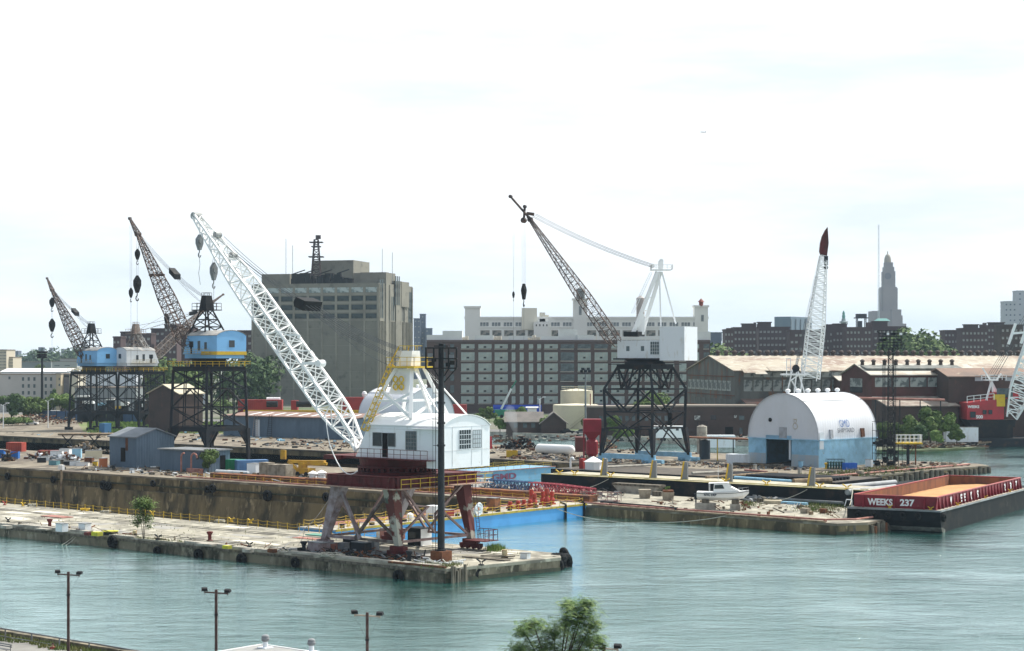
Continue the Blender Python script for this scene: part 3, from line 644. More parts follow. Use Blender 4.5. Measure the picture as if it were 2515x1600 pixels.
def rig(T,foot,tip,head,blk,mast,r,wd,panels,bmt,dr=.11,hooks=(),depth=None,rc=.10,rb=.05,rp=.035,nb=4):
	mb = MB(); lattice(mb,foot,head,r,boom_prof(wd),panels,rc,rb); bo = mb.build('boom',bmt,T)
	mb = MB(); lattice(mb,head,tip,r,lambda f: (.35*(1-f)+.12,.3*(1-f)+.1),6,.09,.05); mb.tube(tip-r*.3,tip+r*.3,.35,10); mb.tube(head-r*.6,head+r*.6,.55,12); mb.build('jib',bmt,bo)
	if blk is not None:
		dd = (mast-head).normalized(); m2 = MB()
		for k in (-.62,.62): m2.box(blk+dd*k-ZUP*.55,(1.15,1.8,1.2),dd)
		m2.build('bridle_block',M['black_steel'],T)
		m2 = MB(); ropes(m2,head,blk,.3,r,nb,.4,rp); ropes(m2,blk,mast+ZUP*2.6,.3,r,nb,.45,rp); ropes(m2,blk-ZUP*.4,mast+ZUP*.8,.4,r,2,.5,rp); m2.build('luffing_ropes',M['rope'],T)
	for (src,top,h,wd_,tail) in hooks:
		hk = hookblock(top,h,wd_,r,T,M['black_steel']); m2 = MB(); m2.bar(src-r*.25,top-r*.2,.04); m2.bar(src+r*.25,top+r*.2,.04)
		if tail: m2.bar(top-ZUP*h*1.1,top-ZUP*(h*1.1+tail),.045)
		m2.build('hoist_rope',M['rope'],hk)
	return bo
def cranes_left():
	a = -U; b = V
	# blue crane, middle distance
	C = P(-161.5,108.5)-Vector((1.8,0,0))
	T,ctr,e,r,hz,h = crane_tall(C,a,b,12.2,(22.4,9.6),(-.72,.69,0),'blue crane house with a yellow band on a black lattice gantry, behind the blue-grey sheds',None,M['sky_blue'],M['dark_steel'],'band')
	d0 = ctr.y
	af,top = tower_frame(T,ctr+e*.6,e,r,hz+5.1,w(0,519,762,d0).z,M['black_steel'],.3,(3.0,2.9))
	q = lambda k,x,y,d: w(k,x,y,d)
	foot = q(1,1745,1330,d0-2); head = q(1,1275,285,d0+14); tip = q(1,1200,140,d0+18); blk = q(1,1615,652,d0+7)
	bo = rig(T,foot,tip,head,blk,top,r,1.35,30,M['boom_dark'],hooks=[(head,q(1,1268,665,d0+14),4.2,1.6,16),(head-ZUP*2,q(1,1270,420,d0+14),2.6,1.1,0),(q(1,1210,200,d0+18),q(1,1210,780,d0+18),2.4,.9,16)])
	mb = MB(); mb.box(foot.lerp(head,.62),(3.4,1.2,.5),(1,0,0)); mb.build('boom_walkway',M['boom_dark'],bo)
	# farther blue crane on the left
	C = P(-338,213)-Vector((1.3,0,0))
	T,ctr,e,r,hz,h = crane_tall(C,a,b,11.4,(19.9,7.2),(-.72,.69,0),'smaller-looking blue crane on a black lattice gantry, farthest left of the cranes',None,M['sky_blue'],M['dark_steel'],'plain')
	d0 = ctr.y; af,top = tower_frame(T,ctr+e*1.2,e,r,hz+4.6,q(1,895,1200,d0).z,M['black_steel'],.2,(2.9,2.9))
	foot = q(1,800,1430,d0-2); head = q(1,482,800,d0+12); tip = q(1,435,692,d0+15); blk = q(1,695,1005,d0+6)
	rig(T,foot,tip,head,blk,top,r,1.5,26,M['boom_dark'],hooks=[(head,q(1,481,1065,d0+12),4.6,1.9,28),(head-ZUP*2,q(1,481,870,d0+12),3.4,1.6,0)],rc=.12,rb=.07,rp=.045)
	# white-housed crane beside it, boom to the right
	C2 = Vector((C.x+15.4,C.y+1,PZ))
	T,ctr,e,r,hz,h = crane_tall(C2,a,b,11.4,(19.9,7.2),(.72,.69,0),'crane with a pale house and rust-grey boom leaning right, next to the farthest blue crane',None,M['white_stained'],M['dark_steel'],'plain')
	d0 = ctr.y
	mastm = M['boom_tan']; af,top = tower_frame(T,w(1,1250,1300,d0),e,r,hz+4.8,q(1,1255,1205,d0).z,mastm,.2,(2.6,2.6))
	foot = q(1,1400,1440,d0); head = q(1,1900,960,d0+16); tip = q(1,2062,842,d0+20); blk = q(1,1785,1012,d0+14)
	bo = rig(T,foot,tip,head,blk,top,r,1.5,24,mastm,hooks=[(head,q(1,1540,1020,d0+6)+ZUP*0,3.4,1.5,0)][:0],rc=.13,rb=.08,rp=.05,nb=2)
	mb = MB(); lattice(mb,foot,q(1,1262,1205,d0),r,lambda f: (1.1,.7),9,.13,.09); mb.build('strut',mat('strut_pale',(.50,.48,.46),.7,c2=(.3,.26,.22),scale=1),bo)
	hookblock(q(1,1540,1018,d0+6),3.6,1.6,r,T,M['black_steel']); mb = MB(); mb.bar(q(1,1545,1020,d0+6),q(1,1300,1160,d0),.07); mb.bar(q(1,1540,1095,d0+6),q(1,1300,1185,d0),.07); mb.bar(q(1,1545,1020,d0+6),blk,.07); mb.build('luffing_ropes',mastm,T)
cranes_left()

# ------------------------------------------------------------------ white crane on a kinked black gantry (pier C)
def crane_right():
	a,b = -U,V; S = 14.3; C = P(-94.7,177)
	T = thing('portal_crane',C+(a+b)*S/2,'white crane with a tall box and thin dark boom on a black kinked gantry','crane','shipyard portal cranes')
	mt = M['dark_steel']; ctr = C+(a+b)*S/2
	lv = {0: (3.0,1.0),1: (9.2,.90),2: (18.0,.93),3: (23.0,.62)}
	def cor(i,k):
		z,f = lv[k]; q = [C,C+b*S,C+b*S+a*S,C+a*S][i]; p = ctr+(q-ctr)*f; p.z = z; return p
	zm = 13.0
	mb = MB()
	for i in range(4):
		j = (i+1) % 4
		for k in (1,2): mb.bar(cor(i,k),cor(j,k),.3)
		mid = lambda k: cor(i,k).lerp(cor(j,k),.5)
		pm = cor(i,1).lerp(cor(i,2),.42).lerp(cor(j,1).lerp(cor(j,2),.42),.5)
		L_ = cor(i,1).lerp(cor(i,2),.42); R_ = cor(j,1).lerp(cor(j,2),.42)
		mb.bar(L_,R_,.26); mb.bar(cor(i,2),pm,.34); mb.bar(cor(j,2),pm,.34)
		mb.bar(L_,mid(1),.26); mb.bar(R_,mid(1),.26)
		mb.bar(cor(i,3),mid(2),.34); mb.bar(cor(j,3),mid(2),.34)
		mb.bar(mid(1),cor(i,0),.26); mb.bar(mid(1),cor(j,0),.26)
		mb.bar(cor(i,3),cor(j,3),.6,1.0)
		mb.bar(mid(2),cor(i,3).lerp(cor(j,3),.5),.3)
		w1 = cor(i,2).lerp(cor(j,2),.12)+ZUP*2.4; w2 = cor(i,2).lerp(cor(j,2),.88)+ZUP*2.4; rail(mb,[w1,w2],1.2,1.0,.04)
	mb.bar(cor(0,2),cor(2,2),.3); mb.bar(cor(1,2),cor(3,2),.3)
	gan = mb.build('gantry',mt,T)
	for i in range(4):
		lg = MB(); q = lambda p,h: [p-a*h-b*h,p+a*h-b*h,p+a*h+b*h,p-a*h+b*h]
		lg.hexa(q(cor(i,0),.3),q(cor(i,1),.62)); lg.bar(cor(i,1),cor(i,2),.6); lg.bar(cor(i,2),cor(i,3),.5); lg.build('leg',mt,gan)
	lb = M['light_blue']
	for (i,j) in ((3,0),(2,1)):
		mb = MB(); A,B = cor(i,0),cor(j,0); mb.bar(A.lerp(B,-.04),A.lerp(B,1.04),.5,1.1)
		for q_ in (A,B): 
			mb.box(q_-ZUP*1.4,(1.4,.9,1.0),a); mb.box(q_-ZUP*1.25+a*1.7,(2.0,1.0,.8),a); mb.box(q_-ZUP*1.25-a*1.7,(2.0,1.0,.8),a)
			for k in (-2.2,-1.2,1.2,2.2): mb.tube(q_+a*k-b*.5-ZUP*1.05,q_+a*k+b*.5-ZUP*1.05,.36,10)
		mb.build('bogie',lb,gan)
	mb = MB(); k = S*.31+1.5; cz = ctr.xy.to_3d(); mb.box(cz+ZUP*23.5,(2*k,2*k,.15),a); mb.lathe((ctr.x,ctr.y,23.65),[(4.6,0),(4.6,.5),(3.9,.5),(4.6,1.0)],28); mb.build('slewing_ring',mt,T)
	mb = MB()
	for i in range(5): mb.box(cz+Vector((-3+i*1.6,-3,23.1)),(.5,.5,.6))
	mb.sep('underframe_beam',mt,gan)
	# house: low front box, tall rear box
	e = Vector((-.86,.51,0)).normalized(); r = Vector((-e.y,e.x,0)); d0 = ctr.y; n_ = -r if r.y > 0 else r
	wm = mat('crane_white_worn',(.70,.74,.77),.6,c2=(.52,.50,.46),scale=.9,stretch=(1,1,.4),thr=(.56,.72))
	zf = 24.65
	def rect(pl, pr_, z0, z1, wd, name, m, par):  # box whose near wall runs between two photo columns
		m_ = MB(); A,B = pl.copy(),pr_.copy(); A.z = B.z = z0; m_.hexa([A,B,B-n_*wd,A-n_*wd],[q_+ZUP*(z1-z0) for q_ in (A,B,B-n_*wd,A-n_*wd)]); return m_.build(name,m,par)
	n0 = ctr+n_*3.2
	def onwall(xpx, off=0):      # the point of the near wall plane under a photo column
		k = (xpx-W0/2)/FPX; p = n0+n_*off; t = (k*p.y-p.x)/(e.x-k*e.y); return p+e*t
	A,B,Cc = onwall(1516),onwall(1621),onwall(1681,.3)
	h = rect(A,B,zf+.35,29.0,6.4,'machinery_house',wm,T)
	rect(onwall(1621-1,.3),Cc,zf-.2,32.0,6.8,'counterweight',M['white_stained'],h)
	mb = MB(); mb.box((A+B)/2-n_*3.2+ZUP*(zf-.02-((A+B)/2).z),((A-B).length+2,6.6,.34),e); mb.build('revolving_bed',mt,T)
	for xx in (1538,1574): panel(Vector((*onwall(xx+8)[:2],26.6)),e,.8,1.1,.04,n_).build('window',M['glass_grey'],h)
	o,fm = grid_window(Vector((*onwall(1619)[:2],25.8)),e,2.2,2.9,n_,h,M['glass_grey'],None,4,4); fm.build('window_bars',wm,o)
	mb = MB(); rail(mb,[A+ZUP*(29-A.z),B+ZUP*(29-B.z)],.9,1.2,.04); mb.build('handrail',wm,h)
	# A-frame
	top = w(3,1590,808,d0); mb = MB(); wt = M['white_clean']
	mb.bar(w(3,1330,1400,d0-2),w(3,1560,820,d0-1),.95,.75); mb.bar(w(3,1420,1390,d0+2),w(3,1590,820,d0+1),.85,.75)
	mb.bar(w(3,1595,1420,d0-2),w(3,1578,820,d0-.5),.32); mb.bar(w(3,1730,1300,d0),w(3,1600,820,d0),.32)
	mb.bar(w(3,1400,1180,d0-1.7),w(3,1470,1180,d0+1.7),.3); mb.bar(w(3,1450,1060,d0-1.5),w(3,1500,1060,d0+1.5),.3)
	mb.hexa(*[[w(3,x,y,d0+dz) for x,dz in ((1380,-1.6),(1440,-1.6),(1440,1.6),(1380,1.6))] for y in (1400,1210)])
	ladder(mb,w(3,1330,1200,d0-2.6),w(3,1500,830,d0-1.4),.6,e,.04)
	af = mb.build('a_frame',wt,T)
	mb = MB(); mb.box(top,(4.6,3.2,.18),(1,0,0)); c4 = [top+Vector((x,y,.15)) for x,y in ((-2.2,-1.5),(2.6,-1.5),(2.6,1.5),(-2.2,1.5),(-2.2,-1.5))]; rail(mb,c4,1.1,1.2,.04); mb.box(top+Vector((0,0,.15)),(1.1,1.6,1.9),(1,0,0)); mb.tube(top+Vector((.1,-.6,2.1)),top+Vector((.1,.6,2.1)),.5,12); mb.tube(top+Vector((-1.9,-1,1)),top+Vector((-1.9,1,1)),.5,12); mb.build('head_platform',wt,af)
	mb = MB(); mb.box(w(3,1345,1420,d0-1),(3.6,3.4,1.1),e); mb.build('winch',M['black_steel'],af)
	foot = w(3,1200,1530,d0-1)+Vector((0,0,0)); foot = w(0,1514,846,d0-1); head = w(3,365,310,d0+12); tip = w(3,203,125,d0+15)
	mb = MB(); lattice(mb,foot,head,Vector((.45,.9,0)),lambda f: (.25+1.2*min(1,.7+f/.12)*min(1,(1-f)/.66+.06),.12+1.15*min(1,.7+f/.12)*min(1,(1-f)/.66+.05)),34,.10,.04); bo = mb.build('boom',M['boom_dark'],T)
	mb = MB(); mb.bar(head,tip,.3,.45); mb.tube(tip-r*.3,tip+r*.3,.42,12); mb.bar(w(3,325,350,d0+13),w(3,335,215,d0+13),.55,.5); mb.tube(w(3,325,345,d0+13)-r*.4,w(3,325,345,d0+13)+r*.4,.65,12); mb.tube(w(3,335,218,d0+13)-r*.3,w(3,335,218,d0+13)+r*.3,.4,12); mb.tube(w(3,385,338,d0+12)-r*.4,w(3,385,338,d0+12)+r*.4,.6,12); mb.bar(w(3,350,280,d0+12),w(3,422,290,d0+12),.6,.7); mb.build('jib',M['boom_dark'],bo)
	m2 = MB(); s_ = w(3,420,290,d0+12); t_ = top+Vector((-1.9,0,1.2))
	for k,dz in ((-.9,.3),(-.3,-.1),(.4,-.6),(.9,-1.0)): m2.path(sag(s_+r*k+ZUP*dz*.6,t_+r*k+ZUP*dz*.45,.75,10),.05,4)
	m2.build('luffing_ropes',M['rope'],T)
	q = w(3,326,930,d0+13); hk = hookblock(q,3.9,1.3,r,T,M['black_steel']); m2 = MB()
	for k in (-.45,-.15,.15,.45): m2.bar(w(3,326,380,d0+13)+Vector((k,0,0)),q+Vector((k*.9,0,-.3)),.03)
	m2.bar(q-ZUP*4.4,q-ZUP*15,.05); m2.build('hoist_rope',M['rope'],hk)
	q = w(3,230,1002,d0+14); hk = hookblock(q,1.6,.6,r,T,M['black_steel']); m2 = MB(); m2.bar(w(3,222,150,d0+14),q,.03); m2.bar(w(3,240,200,d0+14),q,.03); m2.bar(q-ZUP*1.6,q-ZUP*13.5,.04); m2.build('hoist_rope',M['rope'],hk)
crane_right()
# ------------------------------------------------------------------ building kit
def kx(X): return (X-W0/2)/FPX
def ext(C,ax,X): k = kx(X); return (k*C.y-C.x)/(ax.x-k*ax.y)
def at(X,d,z=0.0): return Vector((kx(X)*d,d,z))
def zy(Y,d): return EYE-(Y-HOR)/FPX*d
_pm = {}
def panes(root,parent,items,ax,nrm,m,name='window',th=.06,inset=0.0,key=''):
	"""separate window objects; items = (point at lower left, width, height); sizes shared by mesh"""
	ax = Vector(ax).normalized(); nrm = Vector(nrm).normalized(); out = []
	for p,wd,ht in items:
		k = (round(wd,2),round(ht,2),round(ax.x,3),round(nrm.x,3),round(nrm.y,3),m.name,name,th)
		if k not in _pm:
			mb = MB(); q = Vector((0,0,0)); mb.hexa([q,q+ax*wd,q+ax*wd+nrm*th,q+nrm*th],[x+ZUP*ht for x in (q,q+ax*wd,q+ax*wd+nrm*th,q+nrm*th)])
			me = bpy.data.meshes.new(name); me.from_pydata(mb.v,[],mb.f); me.materials.append(m)
			bm = bmesh.new(); bm.from_mesh(me); bmesh.ops.recalc_face_normals(bm,faces=bm.faces); bm.to_mesh(me); bm.free(); _pm[k] = me
		o = bpy.data.objects.new(name,_pm[k]); col.objects.link(o); o.parent = parent; o.location = Vector(p)-ORG[root.name]; out.append(o)
	return out
def qbox(mb,C,a,b,la,lb,z0,z1):
	c = [C,C+b*lb,C+b*lb+a*la,C+a*la]; mb.hexa([Vector((q.x,q.y,z0)) for q in c],[Vector((q.x,q.y,z1)) for q in c]); return mb
def axes(th):    # a goes left/back, b goes right/back; th = how much the left face is turned
	return Vector((-math.cos(R(th)),math.sin(R(th)),0)),Vector((math.sin(R(th)),math.cos(R(th)),0))
# ------------------------------------------------------------------ trees
def crown(mb,c,rad,n,leaf,r,lob=9,flat=.8):
	cs = []
	for i in range(lob):
		v = Vector((r.gauss(0,1),r.gauss(0,1),r.gauss(0,1))); v.normalize()
		k = r.uniform(.25,.72); cs.append((Vector((c[0]+v.x*rad[0]*k,c[1]+v.y*rad[1]*k,c[2]+v.z*rad[2]*k)),r.uniform(.34,.55)))
	for i in range(n):
		q,s = cs[r.randrange(lob)]
		v = Vector((r.gauss(0,1),r.gauss(0,1),r.gauss(0,1))); v.normalize(); k = r.uniform(.35,1)**.6*s
		p = q+Vector((v.x*rad[0]*k,v.y*rad[1]*k,v.z*rad[2]*k*flat))
		e = leaf*r.uniform(.6,1.3); nn = (v+Vector((r.uniform(-.8,.8),r.uniform(-.8,.8),r.uniform(-.3,1)))).normalized()
		u = nn.cross(Vector((r.uniform(-1,1),r.uniform(-1,1),r.uniform(-1,1)))).normalized(); t = nn.cross(u)
		mb.add([p-u*e,p-t*e*.55,p+u*e,p+t*e*.55],[(0,1,2,3)])
	return cs
def leafmat(name,c,c2):
	m = mat(name,c,.75,c2=c2,scale=.8,thr=(.4,.62),spec=.15); return m
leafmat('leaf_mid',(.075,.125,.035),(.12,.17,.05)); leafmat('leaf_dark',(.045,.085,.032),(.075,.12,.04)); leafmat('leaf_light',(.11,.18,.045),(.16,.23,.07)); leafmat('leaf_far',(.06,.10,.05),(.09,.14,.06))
def tree(base,h,wd,label,lm='leaf_mid',n=1500,leaf=.5,seed=1,group=None,trunk=.35,lob=10,name='tree'):
	r = random.Random(seed); base = Vector(base); T = thing(name,base,label,'tree',group)
	rad = (wd/2,wd/2,h*(1-trunk*.6)/2); c = base+ZUP*(h-rad[2]); mb = MB(); cs = crown(mb,c,rad,n,leaf,r,lob)
	mb.build('crown',M[lm],T)
	mb = MB(); tr = max(.08,h*.022); f = base+ZUP*h*trunk; mb.tube(base-ZUP*.1,f,tr*1.3,7,tr)
	for q,s in cs[:7]: m_ = f.lerp(q,.5)+ZUP*.1*h*r.random(); mb.tube(f,m_,tr*.7,5,tr*.45); mb.tube(m_,q,tr*.45,5,tr*.15)
	mb.build('trunk',M['bark'],T); return T
# ------------------------------------------------------------------ grey concrete silo building
def silo_building():
	d = 900; C = at(930,d); a,b = axes(15.7); T = thing('storage_building',C,'huge grey concrete building with rooftop masts, tallest block behind the near crane','building')
	cm = mat('silo_concrete',(.235,.23,.195),.9,c2=(.195,.19,.165),scale=.05,c3=(.14,.135,.12),scale3=.25,thr3=(.56,.7))
	la = ext(C,a,618); lb = ext(C,b,1013); zt = zy(695,d)
	mb = MB(); qbox(mb,C,a,b,la,lb,0,zt)
	W_ = mb.build('wall',cm,T); na = -b; nb = -a
	def rib(mb,ax,nrm,x,z0,z1,wd,th): p = C+ax*x; mb.hexa(*[[Vector((q.x,q.y,z)) for q in (p-ax*wd/2,p+ax*wd/2,p+ax*wd/2+nrm*th,p-ax*wd/2+nrm*th)] for z in (z0,z1)])
	bay = la/9.05; mb = MB()
	for i in range(10): rib(mb,a,na,min(max(.5,i*bay),la-.5),0,zt-2.2,.9,.35)
	z0 = zy(500+1075/3.7625,d)
	for j in range(1,9): z = z0-j*4.35; mb.hexa(*[[Vector((q.x,q.y,zz)) for q in (C,C+a*la,C+a*la+na*.12,C+na*.12)] for zz in (z,z+.14)])
	for j in range(4): z = zy(500+(836+j*80)/3.7625,d); mb.hexa(*[[Vector((q.x,q.y,zz)) for q in (C,C+a*la,C+a*la+na*.2,C+na*.2)] for zz in (z-.5,z+.5)])
	mb.build('pilasters',mat('silo_rib',(.31,.30,.255),.9,c2=(.22,.21,.18),scale=.1),W_)  # lighter than the wall: shading between ribs and panels put into the colour
	gp = mat('pane_pale',(.46,.52,.52),.4,c2=(.20,.25,.25),scale=.35,thr=(.45,.55)); gd = mat('pane_dark',(.05,.07,.075),.5,c2=(.025,.035,.035),scale=.3,thr=(.45,.55))
	for j,(y0,y1) in enumerate(((773,820),(853,898),(935,980),(1016,1060))):
		zb,z2 = zy(500+y1/3.7625,d),zy(500+y0/3.7625,d); it = []
		for i in range(9): it.append((C+a*(i*bay+.75)+ZUP*zb,bay-1.5,z2-zb))
		panes(T,W_,it,a,na,gp if j == 0 else gd)
	# sun side: narrow ribs below, window groups above
	mb = MB()
	for i in range(24): rib(mb,b,nb,lb*(i+.5)/24,0,zy(500+1085/3.7625,d),.5,.55)
	for x in (0.01,.3,.32,.74,.98): rib(mb,b,nb,lb*x+.3,0,zt-.5,.8,.4)
	mb.build('fluted_ribs',cm,W_)
	rows = (775,855,935,1015); it = []
	for y in rows:
		for x in (1250,1270): X0 = 600+x/3.7625; it.append((C+b*(ext(C,b,X0))+ZUP*zy(500+(y+42)/3.7625,d),2.3,8*.98))
		for x in (1515,1532): X0 = 600+x/3.7625; it.append((C+b*(ext(C,b,X0))+ZUP*(zy(500+(y+115)/3.7625,d)),2.6,5.5))
	it = [(p,wd,min(h,6.6)) for p,wd,h in it]
	for y in (955,1040):
		for k in range(8): it.append((C+b*ext(C,b,600+(1330+k*20)/3.7625)+ZUP*zy(500+(y+45)/3.7625,d+25),2.0,7.5))
	panes(T,W_,it,b,nb,gd)
	# stepped roof blocks
	rf = MB(); Z = lambda y: zy(500+y/3.7625,d+20); X = lambda x: 600+x/3.7625
	def blk(x0,x1,y,off,dep,zl=None):
		c = C+b*off; t0 = ext(c,a,X(x1)); t1 = ext(c,a,X(x0)); qbox(rf,c+a*t0,a,b,t1-t0,dep,zt-.5,Z(y))
	blk(160,420,652,6,14); blk(510,640,636,16,18); blk(632,1008,517,22,24); blk(1010,1140,640,20,20); blk(1130,1300,642,14,16)
	c = C+nb*.6+b*ext(C,b,X(1300)); 
	rf.hexa(*[[Vector((q.x,q.y,z)) for q in (c,c+b*4,c+b*4+a*14,c+a*14)] for z in (20,Z(645))])
	c = C+nb*.5+b*ext(C,b,X(1395)); rf.hexa(*[[Vector((q.x,q.y,z)) for q in (c,c+b*9,c+b*9+a*14,c+a*14)] for z in (20,Z(712))])
	c = C+nb*.8+b*ext(C,b,X(1440)); rf.hexa(*[[Vector((q.x,q.y,z)) for q in (c,c+b*12,c+b*12+a*14,c+a*14)] for z in (Z(950),Z(714))])
	rf.build('roof_block',cm,T)
	panes(T,W_,[(C+nb*.55+b*ext(C,b,X(1385+k*16))+ZUP*(zy(500+(y+42)/3.7625,d+22)),1.7,6.5) for y in (745,820,895) for k in range(3)],b,nb,gd)
	rq = random.Random(5); mb = MB()
	for i in range(26):
		x = rq.uniform(460,985); c = C+b*rq.uniform(2,5); p = c+a*ext(c,a,X(x)); mb.box(Vector((p.x,p.y,zt-.3)),(rq.uniform(2,5),2,rq.uniform(2,6.5)*.9),a)
	for x0 in (450,540,700,860): c = C+b*1.5; A = c+a*ext(c,a,X(x0)); B = c+a*ext(c,a,X(x0+110)); mb.bar(Vector((A.x,A.y,zt+5)),Vector((B.x,B.y,zt+7)),.5)
	mb.build('rooftop_equipment',M['black_steel'],T)
	pc = C+b*14+a*ext(C+b*14,a,X(665)); lm = MB(); lattice(lm,Vector((pc.x,pc.y,zt)),Vector((pc.x,pc.y,Z(330))),Vector((1,0,0)),lambda f: (2.6-1.6*f,2.6-1.6*f),9,.28,.16)
	for y,s in ((360,3.4),(495,3.8),(400,2.4)): lm.box((pc.x,pc.y,Z(y)),(s*2,s*1.6,.5))
	lm.bar((pc.x,pc.y,Z(335)),(pc.x,pc.y,Z(295)),.5); lm.box((pc.x+1,pc.y,Z(325)),(2.6,1.5,2)); lm.build('lattice_mast',mat('mast_brown',(.07,.05,.05),.8),T)
	for x,y0,y1 in ((385,320,650),(447,385,690),(1275,430,640),(1368,465,710)):
		c = C+b*10; p = c+a*ext(c,a,X(x)); mb = MB(); mb.bar((p.x,p.y,Z(y1)-2),(p.x,p.y,Z(y0)),.22); mb.build('whip_antenna',M['grey_steel'],T)
silo_building()
# ------------------------------------------------------------------ brick warehouse with big windows
def brick_warehouse():
	d = 760; C = at(1744,d); a = Vector((-1,.004,0)).normalized(); b = Vector((.004,1,0)); n = -b
	T = thing('brick_warehouse',C,'long six-storey brown brick warehouse with wide pale windows behind the black crane gantry','building')
	la = ext(C,a,1048); zt = zy(836,d); mb = MB(); qbox(mb,C,a,b,la,30,0,zt); wl = mb.build('wall',M['brick'],T)
	Xz = lambda x: 1160+x/4.013; Yz = lambda y: 740+y/4.013
	gl = mat('window_pale',(.42,.48,.46),.6,c2=(.30,.36,.36),scale=.35,thr=(.4,.6)); gk = M['glass_grey']; sl = mat('sill',(.42,.40,.36),.8)
	rows = [(425,466),(505,585),(615,690),(722,785),(830,905),(938,1006)]
	cols = [(-110,22),(60,190),(220,350),(388,425),(468,507),(557,600),(640,678),(710,843),(872,1005),(1040,1168),(1205,1335),(1370,1500),(1540,1670),(1700,1830),(1865,1990),(2040,2110),(2195,2235),(2280,2335)]
	lt,dk,sls,dks = [],[],[],[]
	for j,(y0,y1) in enumerate(rows):
		for i,(x0,x1) in enumerate(cols):
			t0 = ext(C,a,Xz(x1)); t1 = ext(C,a,Xz(x0)); z0,z1 = zy(Yz(y1),d),zy(Yz(y0),d); q = C+a*t1+ZUP*z0
			dark = (i == 8 and True) or (j == 0 and i in (9,10)) or i == 17
			(dk if dark else lt).append((q,t1-t0,z1-z0)); sls.append((q-ZUP*.45-a*-.2,t1-t0,.3))
			if not dark and (t1-t0) > 4: dks.append((q+(-a)*(t1-t0)*.38+ZUP*(z1-z0)*.12*(j % 2+1),(t1-t0)*.24,.75))
	X_ = Vector((1,0,0))
	ws = panes(T,wl,lt+dk,X_,n,gl,th=.08)
	for o in ws[len(lt):]:
		o.data = o.data.copy(); o.data.materials.clear(); o.data.materials.append(gk)
	mb = MB()
	for p,wd,ht in sls: mb.hexa([p,p+X_*wd,p+X_*wd+n*.25,p+n*.25],[q+ZUP*ht for q in (p,p+X_*wd,p+X_*wd+n*.25,p+n*.25)])
	for p,wd,ht in lt:
		if wd > 4:
			for k in range(1,5): q = p+X_*wd*k/5+n*.10; mb.bar(q,q+ZUP*ht,.12)
			mb.bar(p+n*.10+ZUP*ht*.6,p+X_*wd+n*.10+ZUP*ht*.6,.10)
	mb.build('sills',sl,wl)
	mb = MB()
	for p,wd,ht in dks: q = p+n*.085; mb.hexa([q,q+X_*wd,q+X_*wd+n*.06,q+n*.06],[u+ZUP*ht for u in (q,q+X_*wd,q+X_*wd+n*.06,q+n*.06)])
	mb.sep('open_vent',M['glass_dark'],wl)
	for i in range(6):       # narrow dark windows of the left bay
		y0,y1 = rows[i]; panes(T,wl,[(at(1106,d)+ZUP*zy(Yz(y1),d),1.6,zy(Yz(y0),d)-zy(Yz(y1),d)),(at(1085,d)+ZUP*zy(Yz(y1),d),1.6,zy(Yz(y0),d)-zy(Yz(y1),d))],X_,n,gk)
	mb = MB(); mb.hexa(*[[Vector((q.x,q.y,z)) for q in (C+n*.2,C+a*la+n*.2,C+a*la,C)] for z in (zt-.7,zt+.1)]); mb.build('cornice',mat('brick_trim',(.13,.10,.10),.9),wl)
	wr = mat('render_grey',(.70,.72,.73),.8,c2=(.64,.66,.67),scale=.1); mb = MB()
	for x0,x1,y,off,dep in ((1048,1087,823,1,8),(1087,1135,813,1,12),(1166,1212,824,.5,6),(1249,1296,825,1,5),(1330,1372,826,1,7),(1372,1418,809,2,9),(1418,1459,823,1,5),(1680,1745,815,.6,12)):
		c = C+b*off; t0 = ext(c,a,x1); t1 = ext(c,a,x0); qbox(mb,c+a*t0,a,b,t1-t0,dep,zt-.1,zy(y,d))
	mb.sep('parapet_block',wr,T)
	mb = MB(); rr = random.Random(3)
	for x in (1140,1146,1216,1222,1228,1300,1306,1311,1316,1322): mb.tube(at(x,d+6,zt),at(x,d+6,zt+rr.uniform(1,2.4)),.8,8)
	for x in (1465,1480,1500): mb.bar(at(x,d+3,zt),at(x,d+3,zt+2.5),.2)
	mb.sep('roof_vent',mat('cream_vent',(.60,.57,.48),.8),T)
	# blue awning along the ground floor
	mb = MB()
	for x0,x1 in ((1211,1252),(1252,1330),(1470,1530)): A,B = at(x0,d-3),at(x1,d-3); mb.hexa([Vector((A.x,A.y,1)),Vector((B.x,B.y,1)),Vector((B.x,B.y+2.9,1)),Vector((A.x,A.y+2.9,1))],[Vector((A.x,A.y+.5,4.2)),Vector((B.x,B.y+.5,4.2)),Vector((B.x,B.y+2.9,5.2)),Vector((A.x,A.y+2.9,5.2))])
	mb.build('awning',mat('awning_blue',(.015,.06,.42),.6),T)
brick_warehouse()
